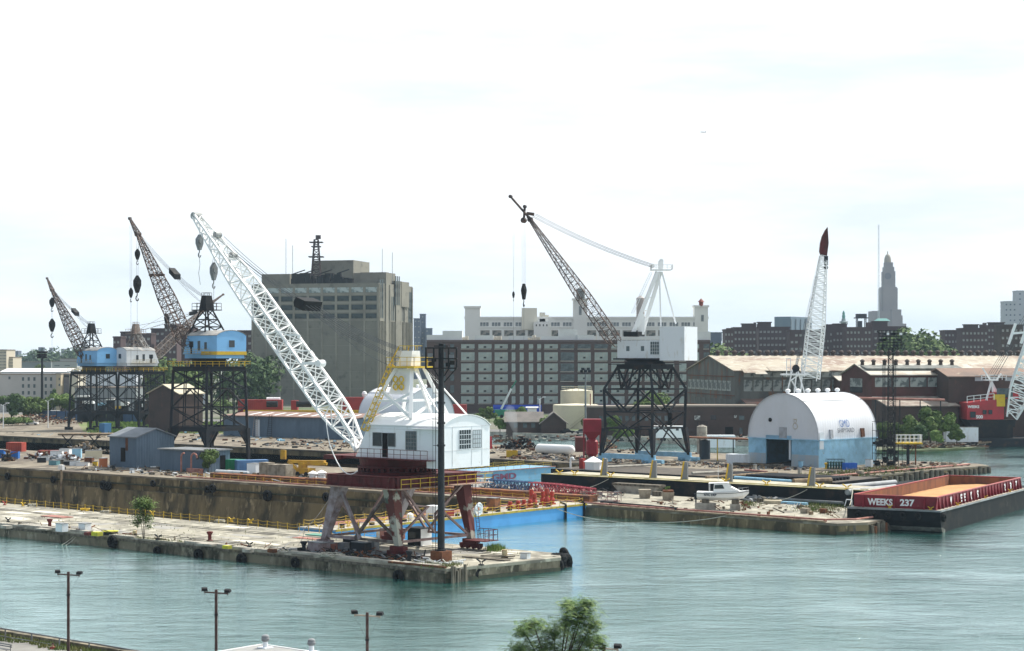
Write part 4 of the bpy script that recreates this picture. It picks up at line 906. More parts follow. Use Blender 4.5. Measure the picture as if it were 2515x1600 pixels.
def white_factory():
	d = 820; C = at(1739,d); a = Vector((-1,0,0)); b = Vector((0,1,0)); n = -b; X_ = Vector((1,0,0))
	T = thing('white_factory',C,'long white concrete factory with corner towers rising behind the brick warehouse','building')
	wm = mat('factory_white',(.78,.79,.76),.8,c2=(.72,.73,.70),scale=.06); la = ext(C,a,1142); zt = zy(780,d); mb = MB(); qbox(mb,C,a,b,la,35,0,zt); wl = mb.build('wall',wm,T)
	Yz = lambda y: 740+y/4.013; mb = MB()
	for x0,x1,y in ((1142,1179,755),(1408,1442,736),(1706,1739,753)):
		A = at(x1,d-.4); qbox(mb,A,a,b,(kx(x1)-kx(x0))*d,8,20,zy(y,d)); qbox(mb,A+X_*.5+n*.4,a,b,(kx(x1)-kx(x0))*d+1,8.8,zy(y+2,d),zy(y,d)+.5)
	mb.hexa(*[[Vector((q.x,q.y,z)) for q in (C+n*.35+X_*.3,C+a*(la+.3)+n*.35,C+a*la,C)] for z in (zt-.6,zt+.3)]); mb.hexa(*[[Vector((q.x,q.y,z)) for q in (C+n*.22,C+a*la+n*.22,C+a*la,C)] for z in (zy(Yz(262),d),zy(Yz(262),d)+.5)])
	mb.build('tower',wm,wl)
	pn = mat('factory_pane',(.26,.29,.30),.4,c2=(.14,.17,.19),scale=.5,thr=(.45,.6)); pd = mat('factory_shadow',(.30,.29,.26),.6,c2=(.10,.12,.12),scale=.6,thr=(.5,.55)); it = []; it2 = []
	xs = [1153]+[1180+i*29.1 for i in range(19)]
	for i,x in enumerate(xs):
		n_ = 3 if i else 2
		for k in range(n_): it.append((at(x+k*7.4-1,d,zy(Yz(247),d)),1.15,zy(Yz(210),d)-zy(Yz(247),d)))
		it2.append((at(x,d,zy(Yz(345),d)),4.2 if i else 1.5,zy(Yz(287),d)-zy(Yz(345),d)))
	panes(T,wl,it,X_,n,pn,th=.05); panes(T,wl,it2,X_,n,pd,th=.05)
	panes(T,wl,[(at(1422,d-.4,zy(774,d)),1.2,4),(at(1722,d-.4,zy(790,d)),1.2,3)],X_,n,pn,th=.1)
	mb = MB(); A = at(1300,d+2); mb.box((A.x,A.y,38),(7,5,zy(757,d)-38)); A = at(1332,d+2); mb.box((A.x,A.y,38),(2.6,4,zy(768,d)-38)); A = at(1340,d+2); mb.box((A.x,A.y,38),(3,3,zy(774,d)-38)); mb.build('penthouse',mat('cream_wall',(.72,.70,.60),.8),T)
	mb = MB(); A = at(1318,d-3,0); qbox(mb,at(1348,d-3),a,b,(kx(1348)-kx(1311))*d,3,25,zy(791,d)); mb.build('stair_block',wm,wl); panes(T,wl,[(at(1316+k*8.6,d-3.0,zy(802,d)),.5,.9) for k in range(4)],X_,n,M['glass_dark'])
	c = at(1722,d); mb = MB(); mb.lathe((c.x,c.y,zy(753,d)),[(1.0,0),(1.0,2),(1.6,2),(.1,3.6)],8); mb.build('cupola',mat('copper_red',(.25,.07,.05),.7),T)
	mb = MB(); c = at(1426,d); mb.lathe((c.x,c.y,zy(735,d)),[(2.0,0),(2.0,3.6),(1.5,4.8),(.3,5.2)],14); mb.build('water_tank',mat('tank_grey',(.22,.24,.24),.8),T)
	c = at(1573,d); mb = MB(); mb.lathe((c.x,c.y,zt),[(1.9,0),(1.9,8.8),(.2,10)],12); mb.build('water_tank',mat('tank_pinkish',(.42,.38,.36),.8),T)
white_factory()
# ------------------------------------------------------------------ distant housing blocks
pj = mat('project_brick',(.085,.055,.058),.9,c2=(.07,.045,.05),scale=.02); pw = mat('project_window',(.33,.34,.33),.5,c2=(.12,.13,.14),scale=.3,thr=(.45,.55))
def tower_block(x0,x1,top,d,label,m=pj,cols=5,rows=8,roofbits=(),seed=0,pm=pw,base=0,dep=14,sp=4.1,group='brick housing towers',name='apartment_block'):
	C = at(x1,d); a = Vector((-1,0,0)); b = Vector((0,1,0)); T = thing(name,C,label,'building',group); r = random.Random(seed+int(x0))
	wd = (kx(x1)-kx(x0))*d; zt = zy(top,d); mb = MB(); qbox(mb,C,a,b,wd,dep,base,zt)
	qbox(mb,C+Vector((.3,-.3,0)),a,b,wd+.6,dep+.6,zt,zt+.8); wl = mb.build('wall',m,T)
	it = []
	for i in range(cols):
		for j in range(rows):
			if r.random() < .9: it.append((C+a*(wd*(i+.5)/cols+.8)+ZUP*(zt-3.2-j*sp),1.5 if cols*2.4 < wd else wd/cols*.5,1.4))
	panes(T,wl,it,Vector((1,0,0)),-b,pm,th=.05)
	if roofbits:
		mb = MB()
		for x,w_,y in roofbits:
			c = at(x,d+5); mb.box((c.x,c.y,zt),(w_,min(w_,5),zy(y,d)-zt)); 
			if w_ > 3: mb.box((c.x,c.y,zy(y,d)),(w_+1,min(w_,5)+1,.6))
		mb.build('roof_block',m,T)
	return T
def far_blocks():
	D = 1080; hz = [(1781,1803,812,3,[(1790,3,806)]),(1803,1858,807,6,[(1838,8,797),(1854,1.6,792),(1862,1.6,796)]),(1864,1940,806,8,[(1877,8,793)]),
		(1940,2015,814,7,[]),(2015,2046,812,4,[(2022,1.6,800),(2038,5,799)]),(2046,2079,810,4,[(2063,8,797)]),(2079,2141,807,7,[(2134,3,792)]),(2146,2225,805,8,[(2160,9,791)]),
		(2321,2362,814,5,[]),(2363,2427,809,7,[(2384,8,799),(2410,2,797),(2418,2,793)]),(2427,2459,802,4,[(2446,9,794)]),(2459,2513,801,5,[])]
	nm = ['narrow brick housing tower left of the group behind the factory sheds','brick housing tower with two chimneys and a roof hut, behind the factory ridge','brick housing tower with one boxy tank, left of the leaning lattice boom','low-topped brick housing tower directly behind the leaning lattice boom','thin brick housing tower just right of the leaning lattice boom','brick housing tower below the pale monument column','brick housing tower under the open water-tank frame','wide brick housing tower behind the floodlight mast, below the stepped skyscraper',
          'left brick tower of the group to the right of the green hill','brick tower with twin chimneys right of the green hill','brick tower with stepped roof near the right frame edge','dark plain block at the right frame edge behind the red crane']
	for i,(x0,x1,t,c,rb) in enumerate(hz): tower_block(x0,x1,t,D+(i % 3)*26-(160 if i == 11 else 0),nm[i],cols=c,rows=9,roofbits=rb,seed=i,m=pj if i != 11 else M['brick_dark'])
	lf = [(278,296,830,2),(296,324,818,3),(324,371,822,4),(371,404,810,3),(404,434,800,3),(434,475,808,4),(584,619,815,3)]
	ln = ['lowest brick housing tower left of the rust-grey boom','second brick housing tower behind the pale crane house','broad brick tower behind the pale crane mast','brick tower behind the crossing crane booms','tall narrow brick tower behind the dark crane boom','brick tower just left of the yellow-banded crane house','small brick tower peeking left of the huge grey building']
	for i,(x0,x1,t,c) in enumerate(lf): tower_block(x0,x1,t,1000+(i % 2)*30,ln[i],cols=c,rows=9,seed=30+i)
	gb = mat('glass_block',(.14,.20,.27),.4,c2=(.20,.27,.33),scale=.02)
	C = at(1942,1450); a,b = axes(35); T = thing('office_building',C,'blue-grey glass office block left of the leaning white lattice boom','building'); mb = MB(); qbox(mb,C,a,b,ext(C,a,1902),ext(C,b,1994),0,zy(778,1450)); mb.build('wall',gb,T)
	mb = MB(); n = -a
	for i in range(5): p = C+b*ext(C,b,1942+i*12)+n*.3; mb.bar((p.x,p.y,0),(p.x,p.y,zy(784,1450)),.5)
	mb.build('mullions',M['grey_steel'],T)
	tower_block(1016,1033,784,2000,'lower wing of blue-grey tower right of the huge grey building',m=mat('far_blue',(.10,.12,.17),.8),cols=2,rows=7,group='blue-grey far towers',sp=6); tower_block(1031,1045,773,2010,'tallest shaft of the blue-grey tower beside the huge grey building',m=MATS['far_blue'],cols=1,rows=8,group='blue-grey far towers',sp=6); tower_block(1045,1061,808,2000,'shortest right wing of the blue-grey tower beyond the brick warehouse',m=MATS['far_blue'],cols=2,rows=6,group='blue-grey far towers',sp=6)
	tower_block(1745,1772,838,1500,'small dark far block between the brick warehouse and the housing towers',m=MATS['far_blue'],cols=2,rows=2,roofbits=[(1759,9,818)],group='blue-grey far towers')
	tg = mat('tower_pale',(.42,.45,.50),.8); T = tower_block(2467,2497,742,1700,'pale balcony apartment tower at the right frame edge',m=tg,cols=3,rows=12,pm=mat('balcony_dark',(.10,.13,.20),.7),roofbits=[],group='pale tower at the right edge',sp=5,name='apartment_tower'); T2 = tower_block(2497,2530,716,1716,'taller pale slab behind the balcony apartment tower',m=tg,cols=2,rows=14,pm=MATS['balcony_dark'],group='pale tower at the right edge',sp=5,name='apartment_tower')
	# stepped skyscraper with dome
	d = 3190; c = at(2180,d); ts = mat('skyscraper',(.26,.22,.22),.8,c2=(.22,.19,.20),scale=.02); T = thing('skyscraper',c,'tall stepped skyscraper with a rounded dome top on the skyline','building')
	Xs = lambda x: (x/3.567+1840); Ys = lambda y: zy(500+y/3.567,d); mb = MB()
	for x0,x1,y0,y1,dp in ((1065,1228,1110,945,46),(1222,1307,1110,932,52),(1300,1322,1110,985,40),(1320,1356,1110,1055,34),(1145,1282,960,745,30),(1153,1274,960,735,34),(1165,1264,760,598,24),(1172,1256,760,560,20),(1180,1246,600,520,17)):
		A,B = at(Xs(x0),d),at(Xs(x1),d); mb.box(((A.x+B.x)/2,d+(46-dp)*-.2,Ys(y1+0) if False else Ys(y0)),(B.x-A.x,dp,Ys(y1)-Ys(y0)))
	sh = mb.build('wall',ts,T)
	mb = MB(); q = at(Xs(1213),d); rr = (kx(Xs(1244))-kx(Xs(1182)))*d/2; z = Ys(522); mb.lathe((q.x,q.y,z),[(rr,0),(rr,3)]+[(rr*math.cos(t*.157),3+13*math.sin(t*.157)) for t in range(1,10)]+[(1,18),(.4,21)],16); mb.build('dome',mat('dome_gilt',(.32,.27,.2),.6),T,smooth=True)
	mb = MB()
	for x in range(1158,1272,9): p = at(Xs(x),d-18); mb.bar((p.x,p.y,Ys(930)),(p.x,p.y,Ys(750)),1.2)
	for x in range(1175,1256,9): p = at(Xs(x),d-14.5); mb.bar((p.x,p.y,Ys(740)),(p.x,p.y,Ys(610)),1.0)
	mb.build('piers',ts,sh)
	fm = mat('clock_dark',(.12,.11,.13),.7); mb = MB(); q = at(Xs(1215),d-16); mb.lathe(q+ZUP*(Ys(640)),[(6,0),(6,.6)],20,ax=(0,-1,0)); mb.build('clock_face',fm,sh)
	# lattice radio mast, monument, open tank frame, green roof
	q = at(2158,2900); T = thing('radio_mast',q,'very thin pale lattice radio mast left of the domed skyscraper','mast'); mb = MB(); lattice(mb,Vector((q.x,q.y,10)),Vector((q.x,q.y,zy(552,2900))),Vector((1,0,0)),lambda f: (1.3-.6*f,1.3-.6*f),46,.11,.07); mb.build('lattice',mat('mast_pale',(.55,.62,.66),.6),T)
	q = at(2072,1400); T = thing('monument_column',q,'pale column monument with a green urn top on the skyline','monument'); mb = MB(); z = lambda y: zy(500+y/3.567,1400); mb.lathe((q.x,q.y,20),[(2.4,0),(2.1,z(1048)-20),(3.4,z(1045)-20),(3.4,z(1035)-20),(1.8,z(1030)-20),(1.6,z(1010)-20)],12); mb.build('column',mat('monument_stone',(.30,.36,.38),.8),T); mb = MB(); mb.lathe((q.x,q.y,z(1010)),[(1.1,0),(1.3,2),(.9,3.5),(1.2,4),(.3,6.2)],10); mb.build('urn',mat('verdigris',(.14,.34,.32),.7),T)
	q = at(2115,1100); T = thing('roof_tank_frame',q,'dark tank on an open steel frame above the housing towers','water tank'); mb = MB(); z = lambda y: zy(500+y/3.567,1100); zb_ = z(1095)
	for x in (-2.6,2.6):
		for y in (-2,2): mb.bar((q.x+x,q.y+y,zb_),(q.x+x,q.y+y,z(1000)),.5)
	mb.box((q.x,q.y,z(1008)),(8,6,.6)); mb.box((q.x,q.y,z(1003)),(6,5,z(968)-z(1003))); mb.box((q.x-.8,q.y,zb_),(2.6,2,4.5)); mb.build('frame',mat('tank_dark',(.05,.05,.065),.8),T)
	q = at(2166,1250); T = thing('green_roofed_building',q,'low block with a flat verdigris green roof below the skyscraper','building'); mb = MB(); z = lambda y: zy(500+y/3.567,1250); mb.box((q.x,q.y,0),(6,8,z(1035))); mb.build('wall',M['brick_dark'],T); mb = MB(); c4 = [(-5,-5),(5,-5),(5,5),(-5,5)]; mb.hexa([q+Vector((x,y,z(1032))) for x,y in c4],[q+Vector((x*.55,y*.5,z(1008))) for x,y in c4]); mb.build('roof',MATS['verdigris'],T)
far_blocks()
# ------------------------------------------------------------------ woods
def wood(name,x0,x1,d,yt,n,leaf,lm,label,lobes=14,seed=1,z0=1.0,dep=30):
	r = random.Random(seed); mb = MB(); A = kx(x0)*d; B = kx(x1)*d
	for i in range(lobes):
		f = (i+.5)/lobes; x = A+(B-A)*f+r.uniform(-2,2); h = zy(yt(f),d)-z0; rad = max((B-A)/lobes,h*.55)*r.uniform(.75,1.15)
		crown(mb,(x,d+r.uniform(0,dep),z0+h*.55),(rad,rad,h*.5),n//lobes,leaf,r,12,1.0)
	return mb.build(name,M[lm],None,label=label,cat='trees',kind='stuff')
wood('woodland',2222,2326,1000,lambda f: 815+8*abs(f-.2)+52*max(0,f-.45)**1.4*1.6,20000,1.7,'leaf_mid','rounded mass of green trees between the housing towers',9,4)
wood('woodland',1745,1800,1000,lambda f: 842,2500,1.6,'leaf_mid','green trees left of the first housing tower',5,9)
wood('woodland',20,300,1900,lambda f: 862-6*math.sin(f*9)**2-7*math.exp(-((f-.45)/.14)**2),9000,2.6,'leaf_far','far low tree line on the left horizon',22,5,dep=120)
wood('woodland',372,480,800,lambda f: 884-8*math.sin(f*5),4500,1.3,'leaf_mid','green trees behind the pale crane house',8,6)
wood('woodland',575,625,820,lambda f: 868+12*math.sin(f*4),3500,1.4,'leaf_dark','dark green trees left of the huge grey building',5,8)
def ribbed(c,size,m,label,name='container',cat='container',ax=U,group=None,open_top=False):
	T = thing(name,c,label,cat,group); c = Vector(c); ax = Vector(ax).normalized(); sd = ZUP.cross(ax); L_,W_,H_ = size; mb = MB()
	if open_top:
		for s in (-1,1): mb.box(c+sd*s*(W_/2-.05),(L_,.1,H_),ax); mb.box(c+ax*s*(L_/2-.051),(.1,W_-.21,H_),ax)
		mb.box(c+ZUP*.1,(L_-.21,W_-.21,.1),ax)
	else: mb.box(c,size,ax)
	b = mb.build('body',M[m] if isinstance(m,str) else m,T); mb = MB(); n = max(3,int(L_/.6))
	for i in range(n+1):
		for s in (-1,1): p = c+ax*(-L_/2+.05+(L_-.1)*i/n)+sd*s*(W_/2+.03); mb.bar(p+ZUP*.05,p+ZUP*(H_-.02),.09)
	mb.build('ribs',M[m] if isinstance(m,str) else m,b); return T
# ------------------------------------------------------------------ factory sheds on the right
A10 = Vector((.985,.17,0)).normalized(); G10 = Vector((-.17,.985,0)).normalized()
def gable_shed(C,ax,gx,L,Wd,z0,ze,zr,label,wm,rm,name='factory_shed',group=None,over=.6,cat='shed'):
	"""C near corner of the gable end; ax along the ridge; gx across"""
	T = thing(name,C,label,cat,group); Cz = lambda p,z: Vector((p.x,p.y,z)); mb = MB()
	pr = [Cz(C,z0),Cz(C,ze),Cz(C+gx*Wd/2,zr),Cz(C+gx*Wd,ze),Cz(C+gx*Wd,z0)]
	mb.extr(pr,ax*L); wl = mb.build('wall',wm,T); rb = MB()
	for s in (0,1):
		e = C+gx*(Wd*s)+gx*(over*(1 if s else -1)); k = (zr-ze)/(Wd/2)
		q = [Cz(e,ze-over*k+.05),Cz(C+gx*Wd/2,zr+.05),Cz(C+gx*Wd/2,zr+.3),Cz(e,ze-over*k+.3)]
		rb.extr([p-ax*over for p in q],ax*(L+2*over))
	rf = rb.build('roof',rm,T); return T,wl,rf
def strip(parent,root,p,ax,nrm,wd,ht,m,name='window',th=.08): return panes(root,parent,[(p,wd,ht)],ax,nrm,m,name,th)[0]
def sheds():
	r = random.Random(11)
	rc = mat('roof_corrugated',(.40,.36,.29),.85,c2=(.27,.20,.16),scale=.10,thr=(.46,.58),c3=(.52,.50,.44),scale3=.5,thr3=(.54,.66))
	rw = mat('roof_whitish',(.50,.48,.42),.85,c2=(.38,.33,.27),scale=.12,thr=(.5,.6),c3=(.26,.2,.16),scale3=.8,thr3=(.66,.76)); rbn = mat('roof_brown',(.24,.165,.13),.9,c2=(.17,.13,.11),scale=.12,c3=(.34,.27,.2),scale3=.5)
	wc = mat('wall_rusty',(.15,.155,.14),.9,c2=(.09,.095,.09),scale=.2,stretch=(1,1,.3),c3=(.20,.10,.055),scale3=.4,thr3=(.55,.66))
	C = at(1804,560); T,wl,rf = gable_shed(C,A10,G10,190,55,0,zy(912,560),25.6,'vast old factory shed with a pale corrugated roof and a row of ridge ventilators',wc,rc)
	n = -G10
	# clerestory windows, brown lower roof, lean-to
	mb = MB(); mb.extr([C-n*-.0+ZUP*z for z in ()] or [C+n*.2+ZUP*21.2,C+n*4.6+ZUP*19.9,C+n*4.6+ZUP*20.1,C+n*.2+ZUP*21.5],A10*62); 
	mb = MB(); e0 = C+A10*2
	q = lambda off,z: e0+n*off+ZUP*z
	mb.extr([q(0,12.0),q(9,9.9),q(9,10.15),q(0,12.3)],A10*60); mb.build('lean_to_roof',mat('roof_rust',(.24,.13,.10),.9,c2=(.17,.13,.11),scale=.2,c3=(.40,.36,.3),scale3=.4),T)
	mb = MB(); mb.extr([q(.05,0),q(8.6,0),q(8.6,9.9),q(.05,11.9)],A10*59.6); mb.build('lean_to',wc,T)
	pw_ = mat('pane_mix',(.33,.36,.34),.5,c2=(.10,.12,.12),scale=.35,thr=(.47,.55)); it = []
	for i in range(17): it.append((C+n*.04+A10*(3+i*3.2)+ZUP*14.6,2.7,3.6))
	for i in range(17): it.append((C+n*.04+A10*(3+i*3.2)+ZUP*19.0,2.9,1.6))
	panes(T,wl,it,A10,n,pw_)
	L_ = -A10; it = [(C+G10*(4+i*5.1)+ZUP*14.6+L_*.03,4.6,3.2) for i in range(10)]; panes(T,wl,it,G10,L_,pw_)
	panes(T,wl,[(C+G10*(3+i*6)+ZUP*2+L_*.03,5.4,10) for i in range(8)],G10,L_,mat('sheet_grey',(.15,.155,.145),.8,c2=(.10,.11,.10),scale=.4,stretch=(1,1,.2)),name='panel')
	mb = MB()
	for y in (9.6,13.2,19.2): p = C+L_*.1; mb.bar(p+ZUP*y,p+G10*55+ZUP*y,.25)
	mb.build('girts',M['rust'],wl)
	# ventilators: one small object each, sharing a mesh
	def vent(p,s,lb): 
		T_ = thing('roof_ventilator',p,lb,'ventilator','ridge ventilators on the factory roofs'); mb = MB(); mb.lathe(p,[(s*.5,0),(s*.42,s*.8),(s*.62,s*.85),(s*.62,s*1.15),(s*.2,s*1.5)],10); mb.build('cowl',mat('vent_dark',(.06,.045,.04),.8),T_); return T_
	v0 = None; base = C+G10*27.5
	for i in range(38):
		X = 1763+i*20.3-(max(0,i-12)*.55); t = ext(base,A10,X); p = base+A10*t; p.z = 25.5
		if v0 is None: v0 = vent(p,1.45,'dark roof ventilator at the left end of the highest factory ridge')
		else: c = copy_tree(v0); c.location = p; c['label'] = 'dark roof ventilator on the highest factory ridge, %s from the left' % ordw(i+1)
	for i,(x0,x1,z_) in enumerate(((1822,1850,20.3),(1885,1934,20.9),(1960,2030,20.6),(1850,1880,19.9))):
		t0,t1 = ext(C+n*1.5,A10,x0),ext(C+n*1.5,A10,x1); e1 = C+A10*t0; mb = MB(); mb.extr([e1+n*.4+ZUP*(z_+1.2),e1+n*4.2+ZUP*z_,e1+n*4.2+ZUP*(z_+.2),e1+n*.4+ZUP*(z_+1.4)],A10*(t1-t0)); mb.build('clerestory_roof',rw if i % 2 else rc,T)
	C2 = at(2141,520)
	T2,w2,r2 = gable_shed(C2,A10,G10,34,25,0,zy(922,520),zy(896,533),'red brick factory hall with a steep gable and a long whitish roof',M['brick_red'],rw)
	n2 = -A10
	panes(T2,w2,[(C2+G10*7.5+ZUP*zy(951,528)+n2*.03,10,zy(930,528)-zy(951,528))],G10,n2,pw_); panes(T2,w2,[(C2+G10*7.5+ZUP*zy(965,528)+n2*.03,10,1.6)],G10,n2,M['glass_dark'])
	panes(T2,w2,[(C2+A10*(1+i*5.4)+n*.03+ZUP*zy(951,520),5.0,zy(928,520)-zy(951,520)) for i in range(6)],A10,n,pw_)
	mb = MB(); mb.extr([C2+n*2.6*0+n*-3.5+ZUP*z for z in ()] or [C2-n*4+ZUP*21.6,C2-n*9+ZUP*22.5,C2-n*9+ZUP*22.9,C2-n*4+ZUP*22.0],A10*30); mb.build('skylight',mat('skylight_dark',(.10,.11,.10),.5,c2=(.2,.2,.18),scale=.4),r2)
	mb = MB(); mb.extr([C2+n*0+ZUP*13.6,C2+n*12+ZUP*11.2,C2+n*12+ZUP*11.45,C2+n*0+ZUP*13.9],A10*22); mb.build('lean_to_roof',mat('roof_patch',(.24,.19,.16),.9,c2=(.36,.33,.28),scale=.25,thr=(.5,.6)),T2)
	mb = MB(); mb.extr([C2+n*.05+ZUP*0,C2+n*11.6+ZUP*0,C2+n*11.6+ZUP*11.1,C2+n*.05+ZUP*13.5],A10*21.6); mb.build('lean_to',M['brick_dark'],T2)
	v0 = None; b2 = C2+G10*11
	for i in range(9):
		X = 2118+i*27.5; t = ext(b2,A10,X); p = b2+A10*t; p.z = zy(897,531)
		if v0 is None: v0 = vent(p,1.15,'dark ventilator low on the whitish brick hall roof, first from the left'); v0['group'] = 'ventilators on the brick hall roof'
		else: c = copy_tree(v0); c.location = p; c['label'] = 'dark ventilator low on the whitish brick hall roof, %s from the left' % ordw(i+1)
	C3 = at(2064,512); gable_shed(at(2063,560),A10,G10,16,22,0,zy(936,560),zy(912,565),'smaller brown gabled brick shed left of the red brick hall',mat('brick_brown',(.12,.08,.065),.9,c2=(.09,.06,.05),scale=.3),rw)
	c = at(2330,515); T4,w4,r4 = gable_shed(c,A10,G10,80,16,0,zy(926,515),zy(907,520),'brown roofed shed continuing right of the whitish hall roof',M['brick_dark'],rbn); panes(T4,w4,[(c+A10*(8+i*4.6)+n*.03+ZUP*18.4,2.4,1.6) for i in range(9)],A10,n,mat('pane_blueish',(.35,.42,.46),.4))
	# flat-roofed brick buildings in front
	def flat(x0,x1,d,yt,lab,m,wins,nm='brick_building',dep=14,z0=0):
		a = Vector((-1,0,0)); b = Vector((0,1,0)); c = at(x1,d); T = thing(nm,c,lab,'building'); mb = MB(); wd = (kx(x1)-kx(x0))*d; qbox(mb,c,a,b,wd,dep,z0,zy(yt,d)); w_ = mb.build('wall',m,T)
		mb = MB(); qbox(mb,c+Vector((.25,-.25,0)),a,b,wd+.5,dep+.5,zy(yt,d),zy(yt,d)+.5); mb.build('parapet',mat('parapet_tan',(.22,.19,.16),.9),w_)
		g0 = {}
		for (X0,Y0,X1,Y1,mm,nn) in wins: g0.setdefault((mm,nn),[]).append((at(X0,d,zy(Y1,d)),(kx(X1)-kx(X0))*d,zy(Y0,d)-zy(Y1,d)))
		for (mm,nn),it in g0.items(): panes(T,w_,it,Vector((1,0,0)),-b,mat(mm,(.3,.3,.3)) if mm not in M else M[mm],name=nn)
		return T,w_
	wn = mat('win_white',(.52,.54,.52),.5,c2=(.12,.13,.13),scale=1.2,thr=(.48,.52))
	Z13 = lambda *v: tuple((1700 if i % 2 == 0 else 780)+q/3.83 for i,q in enumerate(v))
	flat(1640,1862,540,1000,'long flat-roofed dark brick building behind the white quonset hut',M['brick_dark'],[(*Z13(22,925,75,965),'win_white','window'),(*Z13(175,920,225,962),'glass_dark','window'),(*Z13(395,920,420,945),'win_white','window'),(*Z13(440,925,490,965),'glass_grey','window'),(*Z13(310,1030,385,1115),'black_hole','door'),(*Z13(445,1040,475,1110),'glass_grey','window')])
	flat(1440,1650,540,1002,'long low brown brick building seen through the black crane legs',M['brick_dark'],[(1472+i*16,1022,1480+i*16,1034,'glass_grey','window') for i in range(11)],dep=12)
	flat(2311,2450,560,944,'square brown brick building left of the red crane, flat roof',M['brick_dark'],[(2324+i*38,956,2340+i*38,966,'glass_grey','window') for i in range(3)]+[(2324+i*38,985,2336+i*38,994,'glass_grey','window') for i in range(3)],dep=20)
	T6,w6 = flat(2130,2180,545,980,'small dark brick annex behind the floodlight mast',M['brick_dark'],[(2145,998,2158,1009,'win_white','window')],dep=10)
	# pipe bridge running along the shore
	T = thing('pipe_bridge',at(2100,505,PZ),'long thin rusty pipe bridge crossing behind the quonset hut','pipe bridge'); mb = MB(); mb.tube(at(2090,505,zy(978,505)),at(2320,505,zy(983,505)),.35,8); mb.build('pipe',M['pink_pipe'],T)
	for x in (2100,2150,2210,2260,2310): mb = MB(); mb.bar(at(x,505,PZ),at(x,505,zy(981,505)),.25); mb.build('post',M['dark_steel'],T)
sheds()
# ------------------------------------------------------------------ quonset huts
def quonset(C,a,b,la,lb,z0,ze,zt,label,text=False,door=True):
	C = Vector((C[0],C[1],0)); T = thing('quonset_hut',C,label,'building','white quonset huts on the pier'); n = 26
	R_ = la/2; rise = zt-ze; prof = lambda i: (R_-R_*math.cos(math.pi*i/n),ze+rise*max(0,math.sin(math.pi*i/n))**.92)
	pts = [C+a*prof(i)[0]+ZUP*prof(i)[1] for i in range(n+1)]; mb = MB()
	wq = mat('quonset_white',(.66,.68,.73),.5,c2=(.60,.61,.64),scale=.18,stretch=(1,1,.5),thr=(.45,.7),c3=(.50,.38,.28),scale3=.5,thr3=(.68,.78),bump=.1,ripple=(0,1.6))
	mb.add(pts+[p+b*lb for p in pts],[tuple(range(n+1)),tuple(range(2*n+1,n,-1))]+[(i,i+1,n+2+i,n+1+i) for i in range(n)])
	sh = mb.build('shell',wq,T,smooth=True)
	mb = MB()
	for i in range(n):
		A,B = pts[i],pts[i+1]; mb.bar(A-b*.1,B-b*.1,.18); mb.bar(A+b*(lb+.1),B+b*(lb+.1),.18)
	q = C+a*prof(8)[0]+ZUP*prof(8)[1]; u = (q-(C+a*R_+ZUP*ze)).normalized()*.06; mb.bar(q+u,q+b*lb+u,.14)
	mb.build('rib',mat('quonset_trim',(.45,.47,.5),.6),sh)
	lbm = M['light_blue']; mb = MB(); qbox(mb,C,a,b,la,lb,z0,ze-.06)
	if door:
		bs = MB(); y0, y1, zd = 7.2, 14.2, z0+6.6     # door opening along the gable wall
		def wall(c,ax,l,za,zb,th,inn): bs.hexa(*[[Vector((q.x,q.y,z)) for q in (c,c+ax*l,c+ax*l+inn*th,c+inn*th)] for z in (za,zb)])
		wall(C,a,y0,z0,ze-.06,.3,b); wall(C+a*y1,a,la-y1,z0,ze-.06,.3,b); wall(C+a*y0,a,y1-y0,zd,ze-.06,.3,b)
		wall(C+b*.303,b,lb-.606,z0,ze-.06,.3,a); wall(C+b*lb,a,la,z0,ze-.06,.3,-b); wall(C+a*la+b*.303,b,lb-.606,z0,ze-.06,.3,-a)
		base = bs.build('base_wall',lbm,T)
		kb = MB(); 
		for (c0,l) in ((C-b*.05,y0),(C+a*y1-b*.05,la-y1)): kb.hexa(*[[Vector((q.x,q.y,z)) for q in (c0,c0+a*l,c0+a*l+b*.04,c0+b*.04)] for z in (z0,z0+2.6)])
		kb.sep('faded_skirting',mat('blue_faded',(.36,.45,.52),.8,c2=(.45,.46,.45),scale=.6,stretch=(1,1,.3)),base)
		fl = MB(); fl.box(C+a*la/2+b*lb/2+ZUP*(PZ+.01),(la-.8,lb-.8,.03),a); fl.build('floor',M['asphalt'],T)
		panel(C+a*(y0+.4)-b*.0+ZUP*(z0+1.4)+b*.35,a,.5,4.4,.1,-b).build('door_edge',M['white_stained'],base)
	else: base = mb.build('base_wall',lbm,T)
	mb = MB()
	for k in range(6): p = C+a*R_+b*(lb*(.08+.17*k))+ZUP*(zt-.05); mb.lathe(p,[(.35,0),(.35,.35),(.6,.45),(.55,.85),(.2,1.05)],10)
	mb.sep('roof_vent',M['white_clean'],sh)
	return T,sh,base,prof
